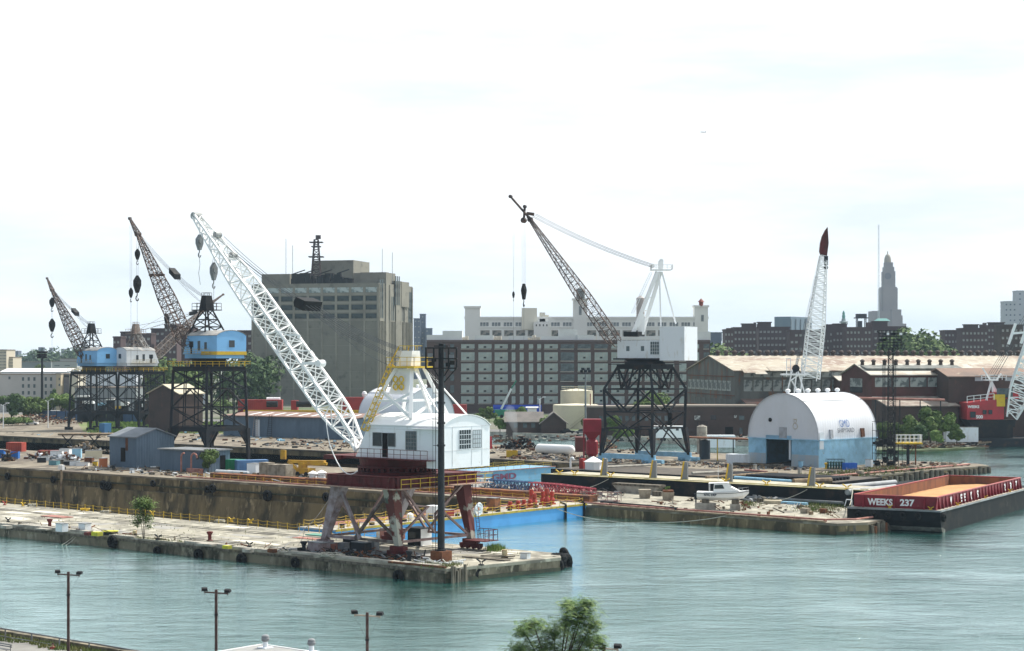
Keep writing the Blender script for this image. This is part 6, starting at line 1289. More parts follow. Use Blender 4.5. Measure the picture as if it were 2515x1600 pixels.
# ------------------------------------------------------------------ pier A
def pier_a():
	chain_fence([P(-150,23.2),P(-117,21.9),P(-42,19.9),P(-27.5,19.9)],'long yellow post and chain fence along the dry dock side of the near pier')
	lab = ['big tyre hanging below the young tree','tyre fender right of the young tree','tyre fender left of the red bollard','tyre fender below the yellow-topped block','tyre fender below the small cleat block','tyre fender left of the crane on the near edge','tyre fender below the near crane legs']
	for (k,x,y,r),lb in zip(((8,1320,1105,.82),(8,1845,1215,.6),(8,2330,1255,.7),(7,1100,1315,.72),(7,1505,1358,.78),(7,2010,1385,.62),(10,820,1020,.75)),lab):
		X,Y = px(k,x,y); t = -.38; kk = kx(X); p = P(0,t); s = (kk*p.y-p.x)/(U.x-kk*U.y); q = P(s,t); q.z = zy(Y,q.y); tyre(q,V,r,lb)
	for (x,y,r,lb,ax) in ((1530,1030,.75,'left one of the tyres at the pier head by the wooden piles',V),(1575,1026,.78,'middle tyre at the pier head by the wooden piles',V),(1628,1022,.68,'right one of the tyres at the pier head by the wooden piles',V),(2140,940,1.25,'huge tractor tyre hanging at the outer pier corner',Vector((.6,-.75,0))),(2235,905,1.15,'huge tyre right of the biggest one at the outer pier corner',Vector((.8,-.5,0))),(2170,850,.95,'tyre lying on top of the outer pier corner',ZUP),(2225,835,.9,'tyre leaning at the far side of the outer pier corner',Vector((.9,.4,.3)))):
		X,Y = px(10,x,y); d = 25.0*4400/(1428-880) if x < 1700 else 212.5
		if x < 1700: q = at(X,203.5 if x < 1600 else 204.2); q = P(.45,(x-1500)/160*3+4.5)
		else: q = at(X,{2140: 211.3,2235: 214,2170: 213.6,2225: 216}[x])
		q.z = zy(Y,q.y) if x > 1700 else .55; tyre(q,ax if x > 1700 else U,r,lb)
	# wooden pile cluster, worn corner timbers
	T = thing('pile_cluster',P(.3,2.0,-1),'cluster of split grey wooden piles at the near corner of the pier head','piles'); r = random.Random(2)
	for i in range(8): p = P(.38+r.uniform(-.05,.15),.5+i*.42,-1.5); mb = MB(); mb.tube(p,p+ZUP*(3.0+r.uniform(-.5,.45))+U*r.uniform(-.1,.1),.2,8,.17); mb.build('pile',M['timber_old'],T)
	mb = MB(); mb.box(P(-4.5,.1,PZ+.01),(8.6,.35,.22),U); mb.build('edge_timber',M['rust'],None,label='rusty brown edge beam at the near corner of the pier head',cat='beam')
	bollard(g(8,585,942),'dark red bollard left of the two pale cabinets',1.25); bollard(g(7,1207,1200)+ZUP*.25,'red-brown bollard standing on a concrete slab right of the young tree',1.2); bollard(g(7,2092,1290),'dark bollard just left of the near crane',1.35,'dark_steel'); bollard(g(10,912,902),'dark bollard in front of the middle crane leg',1.4,'dark_steel')
	crate(g(7,1190,1225),(3.0,1.5,.25),'concrete_block','flat concrete slab under the red-brown bollard','concrete_slab','slab',lid=False)
	crate(g(8,520,962),(2.6,1.2,.15),'concrete_block','flat slab beneath the dark red bollard','concrete_slab','slab',lid=False)
	crate(g(8,728,985),(1.45,1.0,1.05),'white_stained','pale square cabinet, left of the pair near the pier edge','cabinet','cabinet'); crate(g(8,998,985),(1.45,1.0,1.05),'white_stained','streaked grey cabinet, right of the pair near the pier edge','cabinet','cabinet')
	crate(g(8,1035,1030),(.8,.7,.42),'dark_red_hull','small dark red block left of the yellow-green block','block','block',lid=False); yg = mat('yellow_green',(.50,.50,.04),.7,c2=(.38,.36,.05),scale=1.2)
	crate(g(8,1142,1036),(1.3,.9,.52),yg,'yellow-green block beside the flat yellow drum','block','block',lid=False)
	p = g(8,1300,1022); T = thing('cable_drum',p,'low drum with a bright yellow-green flat top near the pier edge','drum'); mb = MB(); mb.lathe(p,[(.95,0),(.95,.42)],22); mb.build('side',M['black_steel'],T); mb = MB(); mb.lathe(p+ZUP*.425,[(1.05,0),(1.05,.08)],22); mb.build('top',yg,T)
	p = g(8,1585,1030); mb = MB(); mb.lathe(p,[(.3,0),(.28,.62),(.1,.66)],12); mesh_thing(mb,'post_stub',mat('cream_rust',(.5,.45,.28),.8,c2=(.3,.15,.08),scale=2),'short cream stub post behind the young tree','post')
	crate(g(7,1370,1256),(1.0,.7,.38),yg,'small yellow-fronted block right of the red-brown bollard','block','block',lid=False); crate(g(7,1568,1290),(1.3,.8,.4),'concrete_block','grey concrete block carrying a black cleat','block','block',lid=False); crate(g(7,1795,1292),(1.0,.7,.42),'rust','small dark rusty block by the mooring rope end','block','block',lid=False)
	cleat(g(8,95,910)+ZUP*.4,'black cleat on a block at the far left of the near pier'); crate(g(8,75,948),(1.4,1.0,.4),'concrete_block','concrete block under the leftmost cleat','block','block',lid=False); cleat(g(7,1580,1272)+ZUP*.4,'black cleat on the grey concrete block'); cleat(g(8,1860,1085),'low black cleat right of the young tree foot',1.1); cleat(g(10,1520,925),'black cleat on the pale deck right of the floodlight pole',1.1); cleat(g(8,955,985)+ZUP*.2,'cleat holding two ropes at the pier edge',.8)
	mb = MB(); c0 = g(8,940,985)+ZUP*.3; mb.path(sag(c0,g(8,500,1160,0),1.0),.04); mb.path(sag(c0+U*.3,g(8,660,1155,0),.8),.04); mesh_thing(mb,'mooring_rope',M['rope_light'],'pair of slack ropes running from the pier edge into the water','rope')
	mb = MB(); mb.path(sag(g(7,1850,1288)+ZUP*.2,g(7,2100,1080)+ZUP*.1,.2),.05); mb.path(sag(g(7,2100,1080)+ZUP*.1,w(10,232,370,226),.3),.05); mesh_thing(mb,'mooring_rope',M['grey_steel'],'taut grey rope from the near crane leg down to the pier edge','rope')
	for (k,x,y,r_,m,lb) in ((8,380,690,.9,'rope_light','pale heap of rope at the left by the chain fence'),(8,1240,768,.85,'rope_light','grey-white rope heap left of the young tree by the fence'),(7,1300,1012,.85,'rope_light','pale rope heap in the middle of the chain fence'),(8,1000,745,.8,'yellow','tangle of yellow rope by the chain fence'),(10,255,852,1.6,'rope_light','large tangle of pale rope at the pier edge under the near crane'),(10,640,835,1.5,'grey_steel','tangle of grey hoses under the near crane')): rope_pile(g(k,x,y),r_,lb,m,int(x))
	for (k,x,y,m,lb) in ((8,55,675,'red_paint','red cleat at the left end of the chain fence'),(8,270,688,'yellow','yellow cleat beside the leftmost rope heap'),(8,1790,790,'yellow','yellow cleat right behind the young tree'),(7,1410,1003,'yellow','yellow cleat right of the middle rope heap'),(7,1590,1015,'yellow','yellow cleat fourth along the chain fence'),(7,2230,1075,'yellow','yellow cleat near the mauve crane leg')): cleat(g(k,x,y),lb,.95,m)
	mb = MB(); mb.box(g(8,670,815),(5.2,2.0,.12),U); mesh_thing(mb,'steel_plate',M['pink_pipe'],'pink rusty steel plate lying on the deck at left','plate'); mb = MB(); mb.box(g(10,60,700),(4.5,1.6,.08),U); mesh_thing(mb,'steel_plate',M['pink_pipe'],'pink plate lying left of the mauve crane leg','plate')
	# hut, junk under the crane
	p = g(10,958,757); T = thing('watch_hut',p,'small white and black hut on the deck behind the crane legs','hut'); mb = MB(); mb.box(p+V*.9,(2.2,2.0,2.1),U); h_ = mb.build('wall',M['black_steel'],T); mb = MB(); mb.box(p+V*.9+ZUP*2.103,(2.6,2.4,.1),U); mb.build('roof',M['dark_steel'],T); mb = MB(); mb.box(p+V*.9+U*1.13,(.05,2.0,2.08),U); mb.build('side_panel',M['white_paint'],h_)
	panel(p-U*.9-V*.12+ZUP*.9,U,1.2,.8,.03,-V).build('window',M['glass_dark'],h_)
	for i,(x,y,sz,m,lb) in enumerate(((150,808,(2.6,1.3,1.1),'mauve_steel','pinkish crate at the foot of the mauve crane leg'),(240,800,(1.6,1.1,.9),'pink_pipe','small pink box right of the pinkish crate'),(415,790,(1.7,.9,1.5),'dark_steel','dark generator box between the crane legs'),(355,800,(1.2,.9,.9),'grey_steel','grey bin left of the dark generator box'),(510,822,(2.2,1.2,1.3),'dark_steel','dark machine box at the middle of the crane legs'),(610,800,(1.1,.9,1.2),'grey_steel','grey winch box left of the middle crane leg'),(770,700,(3.0,1.6,1.3),'pink_pipe','pale pink box behind the middle crane leg'),(720,690,(2.5,1.2,1.0),'white_stained','pale low box behind the crane brace'))): crate(g(10,x,y),sz,m,lb,'equipment_box','box')
	mb = MB(); mb.box(g(10,140,755)+ZUP*1.2,(2.9,1.6,.15),U); mesh_thing(mb,'tarpaulin',mat('tarp_green',(.12,.30,.24),.8),'green tarpaulin spread over the pinkish crate','tarpaulin')
	debris(lambda r: P(r.uniform(-27,-7),r.uniform(.8,6.5)),150,'loose junk scattered under the near crane',('dark_steel','rust','grey_steel','black_steel'),3,(.2,.8)); debris(lambda r: P(r.uniform(-120,-28),r.uniform(.6,2.6)),36,'loose timber and scrap along the near pier edge',('wood','timber_old','rust'),5,(.15,.6)); debris(lambda r: P(r.uniform(-5.5,-1.5),r.uniform(1.5,5)),40,'pale rubble round the floodlight pole base',('white_stained','rope_light'),6,(.2,.6))
	p = g(10,1718,862); mb = MB(); mb.lathe(p,[(.42,0),(.42,.1),(.33,.12),(.33,.9),(.36,.95),(.1,.98)],14); mesh_thing(mb,'post_stub',MATS['cream_rust'],'cream stub post on the pale slab near the pier head','post'); crate(g(10,1893,868),(1.0,.7,.6),'white_stained','small pale grey box near the pier head edge','equipment_box','box')
	mb = MB(); mb.box(g(10,1560,872),(6.5,1.1,.14),U); mb.box(g(10,1660,862)+ZUP*.15,(4.0,.8,.12),V+U*2); mesh_thing(mb,'timber_planks',M['timber_old'],'dark weathered planks lying before the cream stub post','planks')
	grass('weeds',lambda r: g(10,r.gauss(1640,35),r.gauss(795,7)),500,.3,.9,M['grass_bright'],.05,8); grass('weeds',lambda r: g(10,r.gauss(1180,90),r.gauss(925,12)),500,.15,.5,M['grass'],.05,9); grass('weeds',lambda r: P(r.uniform(-90,-2),r.uniform(.4,19)**1.0 if r.random() < .3 else r.uniform(.2,.9)),1500,.1,.35,M['grass'],.05,10)
	for o in bpy.data.objects:
		if o.name.startswith('weeds') and 'label' not in o: tag(o,'sparse weeds growing in the deck of the near pier','weeds')
	# young tree
	b0 = g(8,1690,1072); T = thing('young_tree',b0,'young leafy tree growing from the edge of the near pier','tree'); r = random.Random(12); mb = MB(); H = 5.6
	for (cx_,cz,rx,rz,n) in ((-.1,4.7,1.25,.75,900),(.5,4.3,1.0,.5,450),(-.7,4.3,.8,.4,250),(-.7,2.6,.85,.7,380),(.55,2.7,.75,.7,360),(-.1,3.3,.5,.5,120),(-.9,2.0,.5,.35,120),(.7,1.7,.4,.4,110)):
		for i in range(n):
			v = Vector((r.gauss(0,.5),r.gauss(0,.5),r.gauss(0,.5))); q = b0+Vector((cx_+v.x*rx,v.y*rx,cz+v.z*rz)); e = r.uniform(.14,.30); an = r.uniform(0,6.28); dn = Vector((math.cos(an),math.sin(an),r.uniform(-.9,.1))).normalized(); sd = dn.cross(ZUP).normalized()*.06
			mb.add([q,q+dn*e-sd,q+dn*e*1.9,q+dn*e+sd],[(0,1,2,3)])
	mb.build('crown',M['leaf_light'],T); mb = MB()
	for dx,dz in ((-.1,4.4),(.25,4.0),(-.4,3.2)): mb.path([b0+Vector((dx*.2,0,0)),b0+Vector((dx*.7,.05,dz*.5)),b0+Vector((dx*1.4,0,dz))],.045,5)
	mb.build('trunk',M['bark'],T)
	# floodlight pole with cage
	p = g(10,1167,905); T = thing('floodlight_pole',p,'tall thick black pole with a caged top on a rusty block beside the near crane','pole'); bs = MB(); bs.box(p+V*.3,(1.75,1.75,1.35),U); bs.build('base',M['rust'],T)
	zt = zy(853,p.y); c = p+V*.3; mb = MB(); zc = Vector((c.x,c.y,0)); mb.tube(zc+ZUP*(PZ+1.3),zc+ZUP*zt,.42,18,.33); mb.lathe((c.x,c.y,PZ+1.35),[(.55,0),(.55,.2),(.42,.22),(.42,.3)],16)
	for z in (zy(1095,p.y),zy(1040,p.y),zy(990,p.y)): mb.lathe((c.x,c.y,z),[(.4,-.1),(.47,-.1),(.47,.12),(.4,.12)],16)
	sh = mb.build('shaft',mat('pole_black',(.012,.014,.018),.45,c2=(.03,.03,.035),scale=.6),T)
	mb = MB(); zf = zy(905,p.y); zm = zy(880,p.y); k = 1.75
	cs = [Vector((-k,-.9,0)),Vector((k,-.9,0)),Vector((k,.9,0)),Vector((-k,.9,0))]
	for z in (zf,zf+1.1,zt-.1):
		for i in range(4): mb.bar(zc+cs[i]+ZUP*z,zc+cs[(i+1) % 4]+ZUP*z,.14)
	for q in cs+[Vector((x,y,0)) for x in (-.85,.85) for y in (-.9,.9)]: mb.bar(zc+q+ZUP*zf,zc+q+ZUP*(zt-.1),.12)
	mb.box(zc+ZUP*(zf-.06),(3.5,1.8,.1)); 
	for s in (-1,1): mb.bar(zc+Vector((s*k,0,zf)),zc+Vector((s*.35,0,zf-1.6)),.12); mb.bar(zc+Vector((s*.9,0,zf)),zc+Vector((s*.35,0,zf-.9)),.12)
	mb.build('cage',M['black_steel'],sh); mb = MB(); mb.box(zc+ZUP*(zt+.05),(1.6,1.2,.12)); mb.lathe((c.x,c.y,zt+.17),[(.3,0),(.3,.25),(.1,.3)],10); mb.build('top_plate',M['black_steel'],sh)
	for i,(x,z) in enumerate(((-1.25,zf+1.25),(1.2,zf+1.1),(-1.1,zf+.3),(.8,zf+.2),(-.8,zf+.75),(1.3,zf+.4))): mb = MB(); mb.box(zc+Vector((x,-.5,z)),(.55,.4,.45)); mb.build('floodlight',M['grey_steel'] if i < 2 else M['black_steel'],sh)
	mb = MB(); ladder(mb,zc+Vector((-.62,-.05,PZ+1.4)),zc+Vector((-.62,-.05,zf)),.42,(0,1,0),.028,False,.55); ladder(mb,zc+Vector((-.95,0,PZ+1.4)),zc+Vector((-.95,0,zf)),.05,(0,1,0),.02,False,2.2)
	for z in range(3,int(zf),3): mb.bar(zc+Vector((-.95,0,z)),zc+Vector((-.35,0,z)),.05)
	mb.build('ladder',M['black_steel'],T)
pier_a()
# ------------------------------------------------------------------ blue caisson closing the dry dock
def caisson():
	c = P(-42,49,0); T = thing('dock_gate_barge',c,'long bright blue floating dock gate with a yellow rim and fenced deck','barge'); zt = 2.0
	A,B,Cc,D = P(-38.3,21.2),P(-38.3,77.2),P(-45.5,77.2),P(-45.5,21.2)
	def fl(p,z): q = p.copy(); q.z = z; return q
	mb = MB(); mb.hexa([fl(A,-7),fl(P(-38.3,73.5),-7),fl(Cc,-7),fl(D,-7)],[fl(A,zt),fl(B,zt),fl(Cc,zt),fl(D,zt)]); h = mb.build('hull',M['barge_blue'],T)
	mb = MB(); yl = mat('rim_yellow',(.45,.36,.04),.6,c2=(.28,.20,.05),scale=1); mb.bar(fl(A,zt-.1)+U*.04,fl(B,zt-.1)+U*.04,.14,.3); mb.build('rim',yl,h)
	mb = MB(); mb.add([fl(p,zt+.005) for p in (A,B,Cc,D)],[(0,1,2,3)]); mb.build('deck',M['concrete_block'],h)
	for t in (71.5,76.3): mb = MB(); mb.bar(P(-38.1,t,zt+.25),P(-38.1,t,-1.2),.34); mb.tube(P(-38.2,t,zt+.3),P(-39.2,t,zt+.5),.15,8); mb.build('rubber_fender',M['rubber'],T)
	rd = random.Random(8)
	chain_fence([P(-38.6,22,zt),P(-38.6,76.5,zt)],'yellow chain fence on the outer side of the blue dock gate',2.0,1.0); chain_fence([P(-45.2,76.5,zt),P(-45.2,22,zt)],'yellow chain fence on the inner side of the blue dock gate',2.0,1.0)
	mb = MB()
	for t in range(24,72,3): mb.box(P(-39.6,t+rd.uniform(-.5,.5),zt),(.5,.5,rd.uniform(.3,.6)),U)
	mb.build('deck_hatches',M['dark_steel'],h); mb = MB(); mb.tube(P(-43.5,24,zt+.3),P(-43.5,70,zt+.3),.14,8); mb.tube(P(-42.5,24,zt+.2),P(-42.5,60,zt+.2),.1,8); mb.build('pipe',M['pink_pipe'],h)
	for t in (26,33,40,55,62): cleat(P(-40.6,t,zt),'yellow deck bitt on the blue dock gate, %s from the near end' % ordw({26: 1,33: 2,40: 3,55: 4,62: 5}[t]),1.1,'yellow',V)
	T2 = thing('pump_machinery',P(-41.5,66,zt),'cluster of bright red pumps and valves at the far end of the blue dock gate','machinery')
	for i in range(9):
		t = 61.5+i*1.35+rd.uniform(-.3,.3); s = -41.5+rd.uniform(-1.2,1.2); h_ = (1.0 if i < 4 else 2.1)*rd.uniform(.8,1.2); mb = MB(); p = P(s,t,zt); mb.box(p,(.9,.9,.3),U); mb.lathe(p+ZUP*.3,[(.4,0),(.5,h_*.3),(.25,h_*.55),(.4,h_*.7),(.3,h_)],10); mb.torus(p+ZUP*(h_*.75),U,.38,.05,12,5); mb.build('pump',mat('pump_red',(.42,.04,.025),.5,c2=(.25,.05,.03),scale=1.5),T2)
	p = P(-41.5,58,zt); crate(p,(1.6,1.3,1.9),mat('gate_orange',(.30,.12,.05),.8,c2=(.12,.07,.05),scale=1),'tall rust-orange cabinet on the blue dock gate','cabinet','cabinet')
	crate(P(-41,44,zt),(1.8,1.5,1.6),'white_paint','white cabinet on the blue dock gate seen through the crane legs','cabinet','cabinet',lid='white_paint'); crate(P(-41.6,46.5,zt),(1.6,3.2,.9),'red_paint','low red tank box behind the right crane leg','cabinet','cabinet',ax=V)
	mb = MB(); mb.torus(P(-38.2,50.5,zt+.7),U,.7,.18,16,6); mb.torus(P(-38.2,50.8,zt+1.1),U,.6,.15,16,6); mesh_thing(mb,'hose_coil',M['white_stained'],'pale coiled hose hung on the blue dock gate by the red leg','hose'); mb = MB(); mb.lathe(P(-40.2,38,zt+.6),[(.1,-.5),(.45,-.3),(.5,0),(.45,.3),(.1,.5)],12); mesh_thing(mb,'float_buoy',M['white_paint'],'white round float beside the black pole on the dock gate','buoy')
	mb = MB(); mb.path(sag(g(12,870,965,zt),g(12,1340,1080,.3),.3)+sag(g(12,1340,1080,.3),g(12,1700,1100,.1),.2)[1:]+sag(g(12,1700,1100,.1),P(-12,77,PZ),.4)[1:],.06); mesh_thing(mb,'mooring_rope',M['rope_light'],'slack pale rope sagging from the blue dock gate to the middle pier','rope')
	# second dock gate far behind
	c = P(-103,120,0); T = thing('dock_gate_barge',c,'second blue dock gate with dark faded letters, half hidden by the black barge','barge'); mb = MB(); zt = 2.4
	mb.hexa([fl(P(-98,107),-2),fl(P(-98,146),-2),fl(P(-106,146),-2),fl(P(-106,107),-2)],[fl(P(-98,107),zt),fl(P(-98,146),zt),fl(P(-106,146),zt),fl(P(-106,107),zt)]); h = mb.build('hull',mat('gate_blue',(.16,.36,.54),.6,c2=(.13,.29,.44),scale=.4,c3=(.3,.33,.33),scale3=.8,thr3=(.6,.7)),T); mb = MB(); mb.bar(fl(P(-97.9,107),zt),fl(P(-97.9,146),zt),.2,.16); mb.build('rim',M['pink_pipe'],h)
	txt(T,h,'MET   GMD',P(-97.93,116,.5),V,U,1.25,mat('letters_rust',(.16,.05,.10),.8),'lettering',17)
	chain_fence([P(-98.3,108,zt),P(-98.3,145,zt)],'yellow chain fence on the second dock gate',2.4,1.0); chain_fence([P(-105.6,108,zt),P(-105.6,145,zt)],'farther yellow chain fence on the second dock gate',2.4,1.0)
def txt(T,parent,s,p,ax,nrm,size,m,name,width=None,depth=.03):
	cu = bpy.data.curves.new(name,'FONT'); cu.body = s; cu.size = 1; cu.extrude = .02; cu.offset = .035; o = bpy.data.objects.new(name,cu); col.objects.link(o); dg = bpy.context.evaluated_depsgraph_get(); me = bpy.data.meshes.new_from_object(o.evaluated_get(dg)); bpy.data.objects.remove(o)
	ax = Vector(ax).normalized(); nrm = Vector(nrm).normalized(); xs = [v.co.x for v in me.vertices]; ys = [v.co.y for v in me.vertices]; x0,x1,y0,y1 = min(xs),max(xs),min(ys),max(ys); kx_ = (width/(x1-x0)) if width else size/(y1-y0); ky = size/(y1-y0)
	og = ORG[T.name]
	for v in me.vertices: v.co = Vector(p)+ax*(v.co.x-x0)*kx_+ZUP*(v.co.y-y0)*ky+nrm*(v.co.z*depth/.04+depth*.6)-og
	me.materials.clear(); me.materials.append(m); o = bpy.data.objects.new(name,me); col.objects.link(o); o.parent = parent; return o
caisson()
# ------------------------------------------------------------------ pier B, left: sheds, junk
def pier_b():
	mb = MB()
	T = thing('edge_pipes',P(-90,80,PZ),'pair of long pink rusty pipes along the dry dock edge','pipes')
	for t,z in ((79.7,.35),(80.15,.32)): mb = MB(); mb.tube(P(-140,t,PZ+z),P(-43,t,PZ+z),.13,8); mb.build('pipe',M['pink_pipe'],T)
	chain_fence([P(-138,81.5),P(-43,81.5)],'yellow chain fence behind the pink pipes of the dry dock',2.3,1.0)
	mb = MB()
	r = random.Random(4); T = thing('rail_stack',P(-92,85,PZ),'long low stack of rust-orange steel beams behind the pink pipes','beams')
	for i in range(7): s = -134+i*13.2; mb = MB(); mb.box(P(s+6,84.6+r.uniform(-.2,.2),PZ),(12.8,2.2,r.uniform(1.0,1.45)),U); mb.build('beam_pile',mat('rust_orange',(.26,.095,.035),.9,c2=(.10,.05,.035),scale=.5,stretch=(1,1,2),thr=(.42,.6)),T)
	lab = ['leftmost tyre on the dry dock wall','greenish tyre second from the left on the dry dock wall','left tyre of the tall pair on the dry dock wall','right tyre of the tall pair on the dry dock wall','small tyre high on the dry dock wall','left tyre of the double at mid wall','right tyre of the double at mid wall','large single tyre on the dry dock wall left of the crane','tyre on the dock wall right beside the crane leg']
	for (k,x,y,q_),lb in zip(((8,88,335,.8),(8,625,375,.75),(8,1215,440,.95),(8,1268,452,.95),(8,1800,420,.7),(7,1185,700,.7),(7,1232,690,.85),(7,1750,757,1.05),(7,2302,770,.85)),lab):
		X,Y = px(k,x,y); kk = kx(X); p = P(0,78.4); s = (kk*p.y-p.x)/(U.x-kk*U.y); q = P(s,78.4); q.z = zy(Y,q.y); tyre(q,V,q_,lb,'tyres hanging on the dry dock wall')
	sb = mat('shed_blue',(.115,.165,.225),.75,c2=(.095,.14,.195),scale=.5,stretch=(1,1,.3),thr=(.45,.6),bump=.25,ripple=(0,2.2))
	C = Vector((*g(0,335,1150)[:2],0)); lg = ext(C,V,428); ll = ext(C,-U,269); T,wl,rf = gable_shed(C,-U,V,ll,lg,PZ,8.0,9.7,'blue-grey corrugated shed with a grey gabled roof on the middle pier',sb,mat('shed_roof',(.20,.22,.25),.7,c2=(.15,.17,.19),scale=.4),name='shed',over=.35)
	C0 = C-U*.0; panel(C-U*(ext(C,-U,297))+(-V)*.02+ZUP*(PZ+1.2),U,1.5,3.0,.06,-V).build('door',M['black_hole'],wl)
	mb = MB(); mb.box(C-U*3.2-V*.03+ZUP*5.2,(.8,.06,2.7),U); mb.build('rust_stain_panel',M['rust'],wl)
	C = Vector((*g(0,500,1161)[:2],0)); l1 = ext(C,-U,393); l2 = ext(C,V,565); T = thing('shed',C,'low flat blue-grey shed right of the gabled one, with pink pipes','shed'); mb = MB(); qbox(mb,C,-U,V,l1,l2,PZ,5.9); wl = mb.build('wall',sb,T); mb = MB(); qbox(mb,C+U*.4-V*.4,-U,V,l1+.8,l2+.8,5.9,6.15); mb.build('roof',M['grey_steel'],wl)
	panel(C+V*l2*.62+ZUP*(PZ+.5)+U*.02,V,1.4,2.8,.06,U).build('door',M['black_hole'],wl); panel(C-U*2.2-V*.02+ZUP*4.2,U,.8,.8,.05,-V).build('window',M['glass_dark'],wl)
	q = C-V*1.4; 
	for i,(x,lb) in enumerate(((-5.3,'straight pink vent pipe'),(-2.2,'hooked pink vent pipe'))):
		p = Vector((q.x,q.y,PZ))+U*x; mb = MB(); pts = [p,p+ZUP*3.0]+[p+ZUP*3.0+U*(.9-.9*math.cos(t))+ZUP*.9*math.sin(t) for t in (.5,1,1.57,2.1,2.6,3.14)]; mb.path(pts if i else pts[:5],.2,8); mesh_thing(mb,'vent_pipe',M['pink_pipe'],lb+' in front of the low blue-grey shed','pipe')
	crate(q-U*.5-V*.5+ZUP*(PZ-q.z),(4,1,.9),'pink_pipe','pink tank lying at the foot of the vent pipes','pipe_box','tank',lid=False)
	tb = g(7,1190,540); tree(tb,5.3,5.0,'bushy green tree in front of the low blue-grey shed','leaf_mid',2600,.28,77,trunk=.12,lob=9)
	ribbed(g(7,1450,525),(3.4,2.4,2.4),mat('cont_green',(.02,.22,.11),.5),'green container right of the low blue-grey shed',ax=(.9,-.3,0)); ribbed(g(7,1600,530),(6.5,2.4,2.4),mat('cont_blue',(.10,.22,.42),.5,c2=(.08,.17,.33),scale=.4),'blue container behind the green one, right end open',ax=(.93,.35,0))
	crate(g(7,1635,548),(2.6,2.2,2.0),'white_stained','pale blue-white tank box before the blue container','tank_box','tank'); 
	for i,(x,y,sx,h) in enumerate(((1745,572,2.4,2.7),(1830,582,2.6,2.5),(1915,588,2.4,2.6),(1960,570,2.0,2.2))): crate(g(7,x,y),(sx,2.0,h),mat('block_mottled',(.34,.30,.24),.9,c2=(.20,.17,.13),scale=.8),'weathered concrete block, %s from the left in the row by the yellow digger' % ordw(i+1),'concrete_block','block',lid=False)
	mb = MB(); mb.tube(g(7,1270,545)+ZUP*.4,g(7,1570,560)+ZUP*.4,.32,10); mesh_thing(mb,'loose_pipe',M['white_stained'],'pale blue pipe lying before the containers','pipe')
	# yellow digger
	p = g(7,2110,578); T = thing('yellow_digger',p,'yellow mobile crane with its boxy jib resting level on the middle pier','digger'); yd = mat('digger_yellow',(.55,.33,.03),.55,c2=(.4,.22,.04),scale=1); mb = MB(); mb.box(p+ZUP*.6,(3.4,2,1.1),U); mb.box(p+ZUP*1.7-U*.8,(1.4,1.2,1.0),U); mb.build('body',yd,T); mb = MB(); a_,b_ = w(7,2070,545,p.y),w(7,1945,435,p.y+1); mb.bar(a_,b_,.6,.5); mb.bar(b_,w(7,2080,440,p.y+1),.55,.6); mb.bar(w(7,2050,450,p.y+1.2),w(7,2290,450,p.y-1),1.0,1.0); mb.bar(w(7,2270,455,p.y-1),w(7,2310,460,p.y-1.2),.6,.5); mb.build('jib',yd,T)
	for s in (-1.2,1.2): mb = MB(); mb.tube(p+U*s-V*.9+ZUP*.5,p+U*s-V*1.2+ZUP*.5,.5,12); mb.build('wheel',M['rubber'],T)
	for x,y,lb in ((2178,612,'left white capped drum near the red crane platform'),(2258,605,'right white capped drum near the red crane platform')): p = g(7,x,y); T = thing('capped_drum',p,lb,'drum','white capped drums'); mb = MB(); mb.lathe(p,[(.75,0),(.75,1.2)],14); mb.build('drum',M['white_stained'],T); mb = MB(); mb.lathe(p+ZUP*1.2,[(1.0,0),(1.0,.15),(.15,.6)],14); mb.build('cap',M['white_paint'],T)
	mb = MB(); mb.box(g(7,1900,480)+ZUP*1.5,(1.4,.5,2.0),U); mesh_thing(mb,'sign_board',yd,'small yellow upright board behind the concrete blocks','board')
	# junk on the left part of the yard
	ribbed(Vector((*g(5,190,1385)[:2],PZ)),(4.2,2.4,2.3),mat('cont_red',(.38,.07,.045),.6,c2=(.28,.05,.04),scale=.5),'red-orange box trailer with a pale roof at the left of the yard','box_trailer','trailer',ax=(.95,-.2,0)); ribbed(g(5,178,1468),(1.8,1.6,1.6),mat('bin_blue',(.02,.13,.42),.5),'bright blue skip right of the junk column at left','skip','skip',ax=(1,0,0),open_top=True); ribbed(g(5,5,1462),(2.0,1.6,1.9),MATS['bin_blue'],'blue skip cut by the left frame edge','skip','skip',ax=(1,0,0),open_top=True); lump_heap(g(5,85,1500),(1.3,1.0),3.0,60,('timber_old','rust','dark_steel'),'narrow dark junk column between the two blue skips')
	ribbed(Vector((*g(5,610,1420)[:2],PZ)),(6.4,2.2,1.0),mat('flat_red',(.28,.045,.04),.7,c2=(.15,.06,.05),scale=.6),'long dull red flatbed load in the left yard','flatbed','trailer',ax=(.97,-.05,0))
	js = [(490,175,(3.2,2,1.8),'dark_steel'),(545,150,(3.4,2,1.5),'white_stained'),(640,205,(3.6,2,1.7),mat('teal_box',(.14,.30,.34),.7)),(670,130,(4.6,2.4,3.0),'white_stained'),(770,110,(4.2,2.6,3.2),'white_paint'),(800,205,(3.0,1.8,1.4),'dark_steel'),(880,210,(3.6,2,1.6),'white_stained'),(975,215,(4.4,2,1.2),'white_paint'),(1100,130,(6.4,2.4,3.2),'cream_paint'),(1050,180,(3,2,2),'rust'),(905,120,(3.4,2.4,3.6),'light_blue'),(730,190,(2.4,2,1.6),'timber_old'),(1120,215,(1.6,1.4,1.6),'yellow')]
	nm = ['dark','pale stained','teal','large whitish','white tall','low dark','pale low','flat white','cream oblong','rusty','pale blue upright','weathered wooden','small yellow']
	for (x,y,sz,m),n_ in zip(js,nm): crate(g(8,x,y),tuple(q*.6 for q in sz),m,n_+' box among the junk left of the blue-grey shed','junk_box','box',ax=Vector((1,random.Random(x).uniform(-.5,.3),0)).normalized())
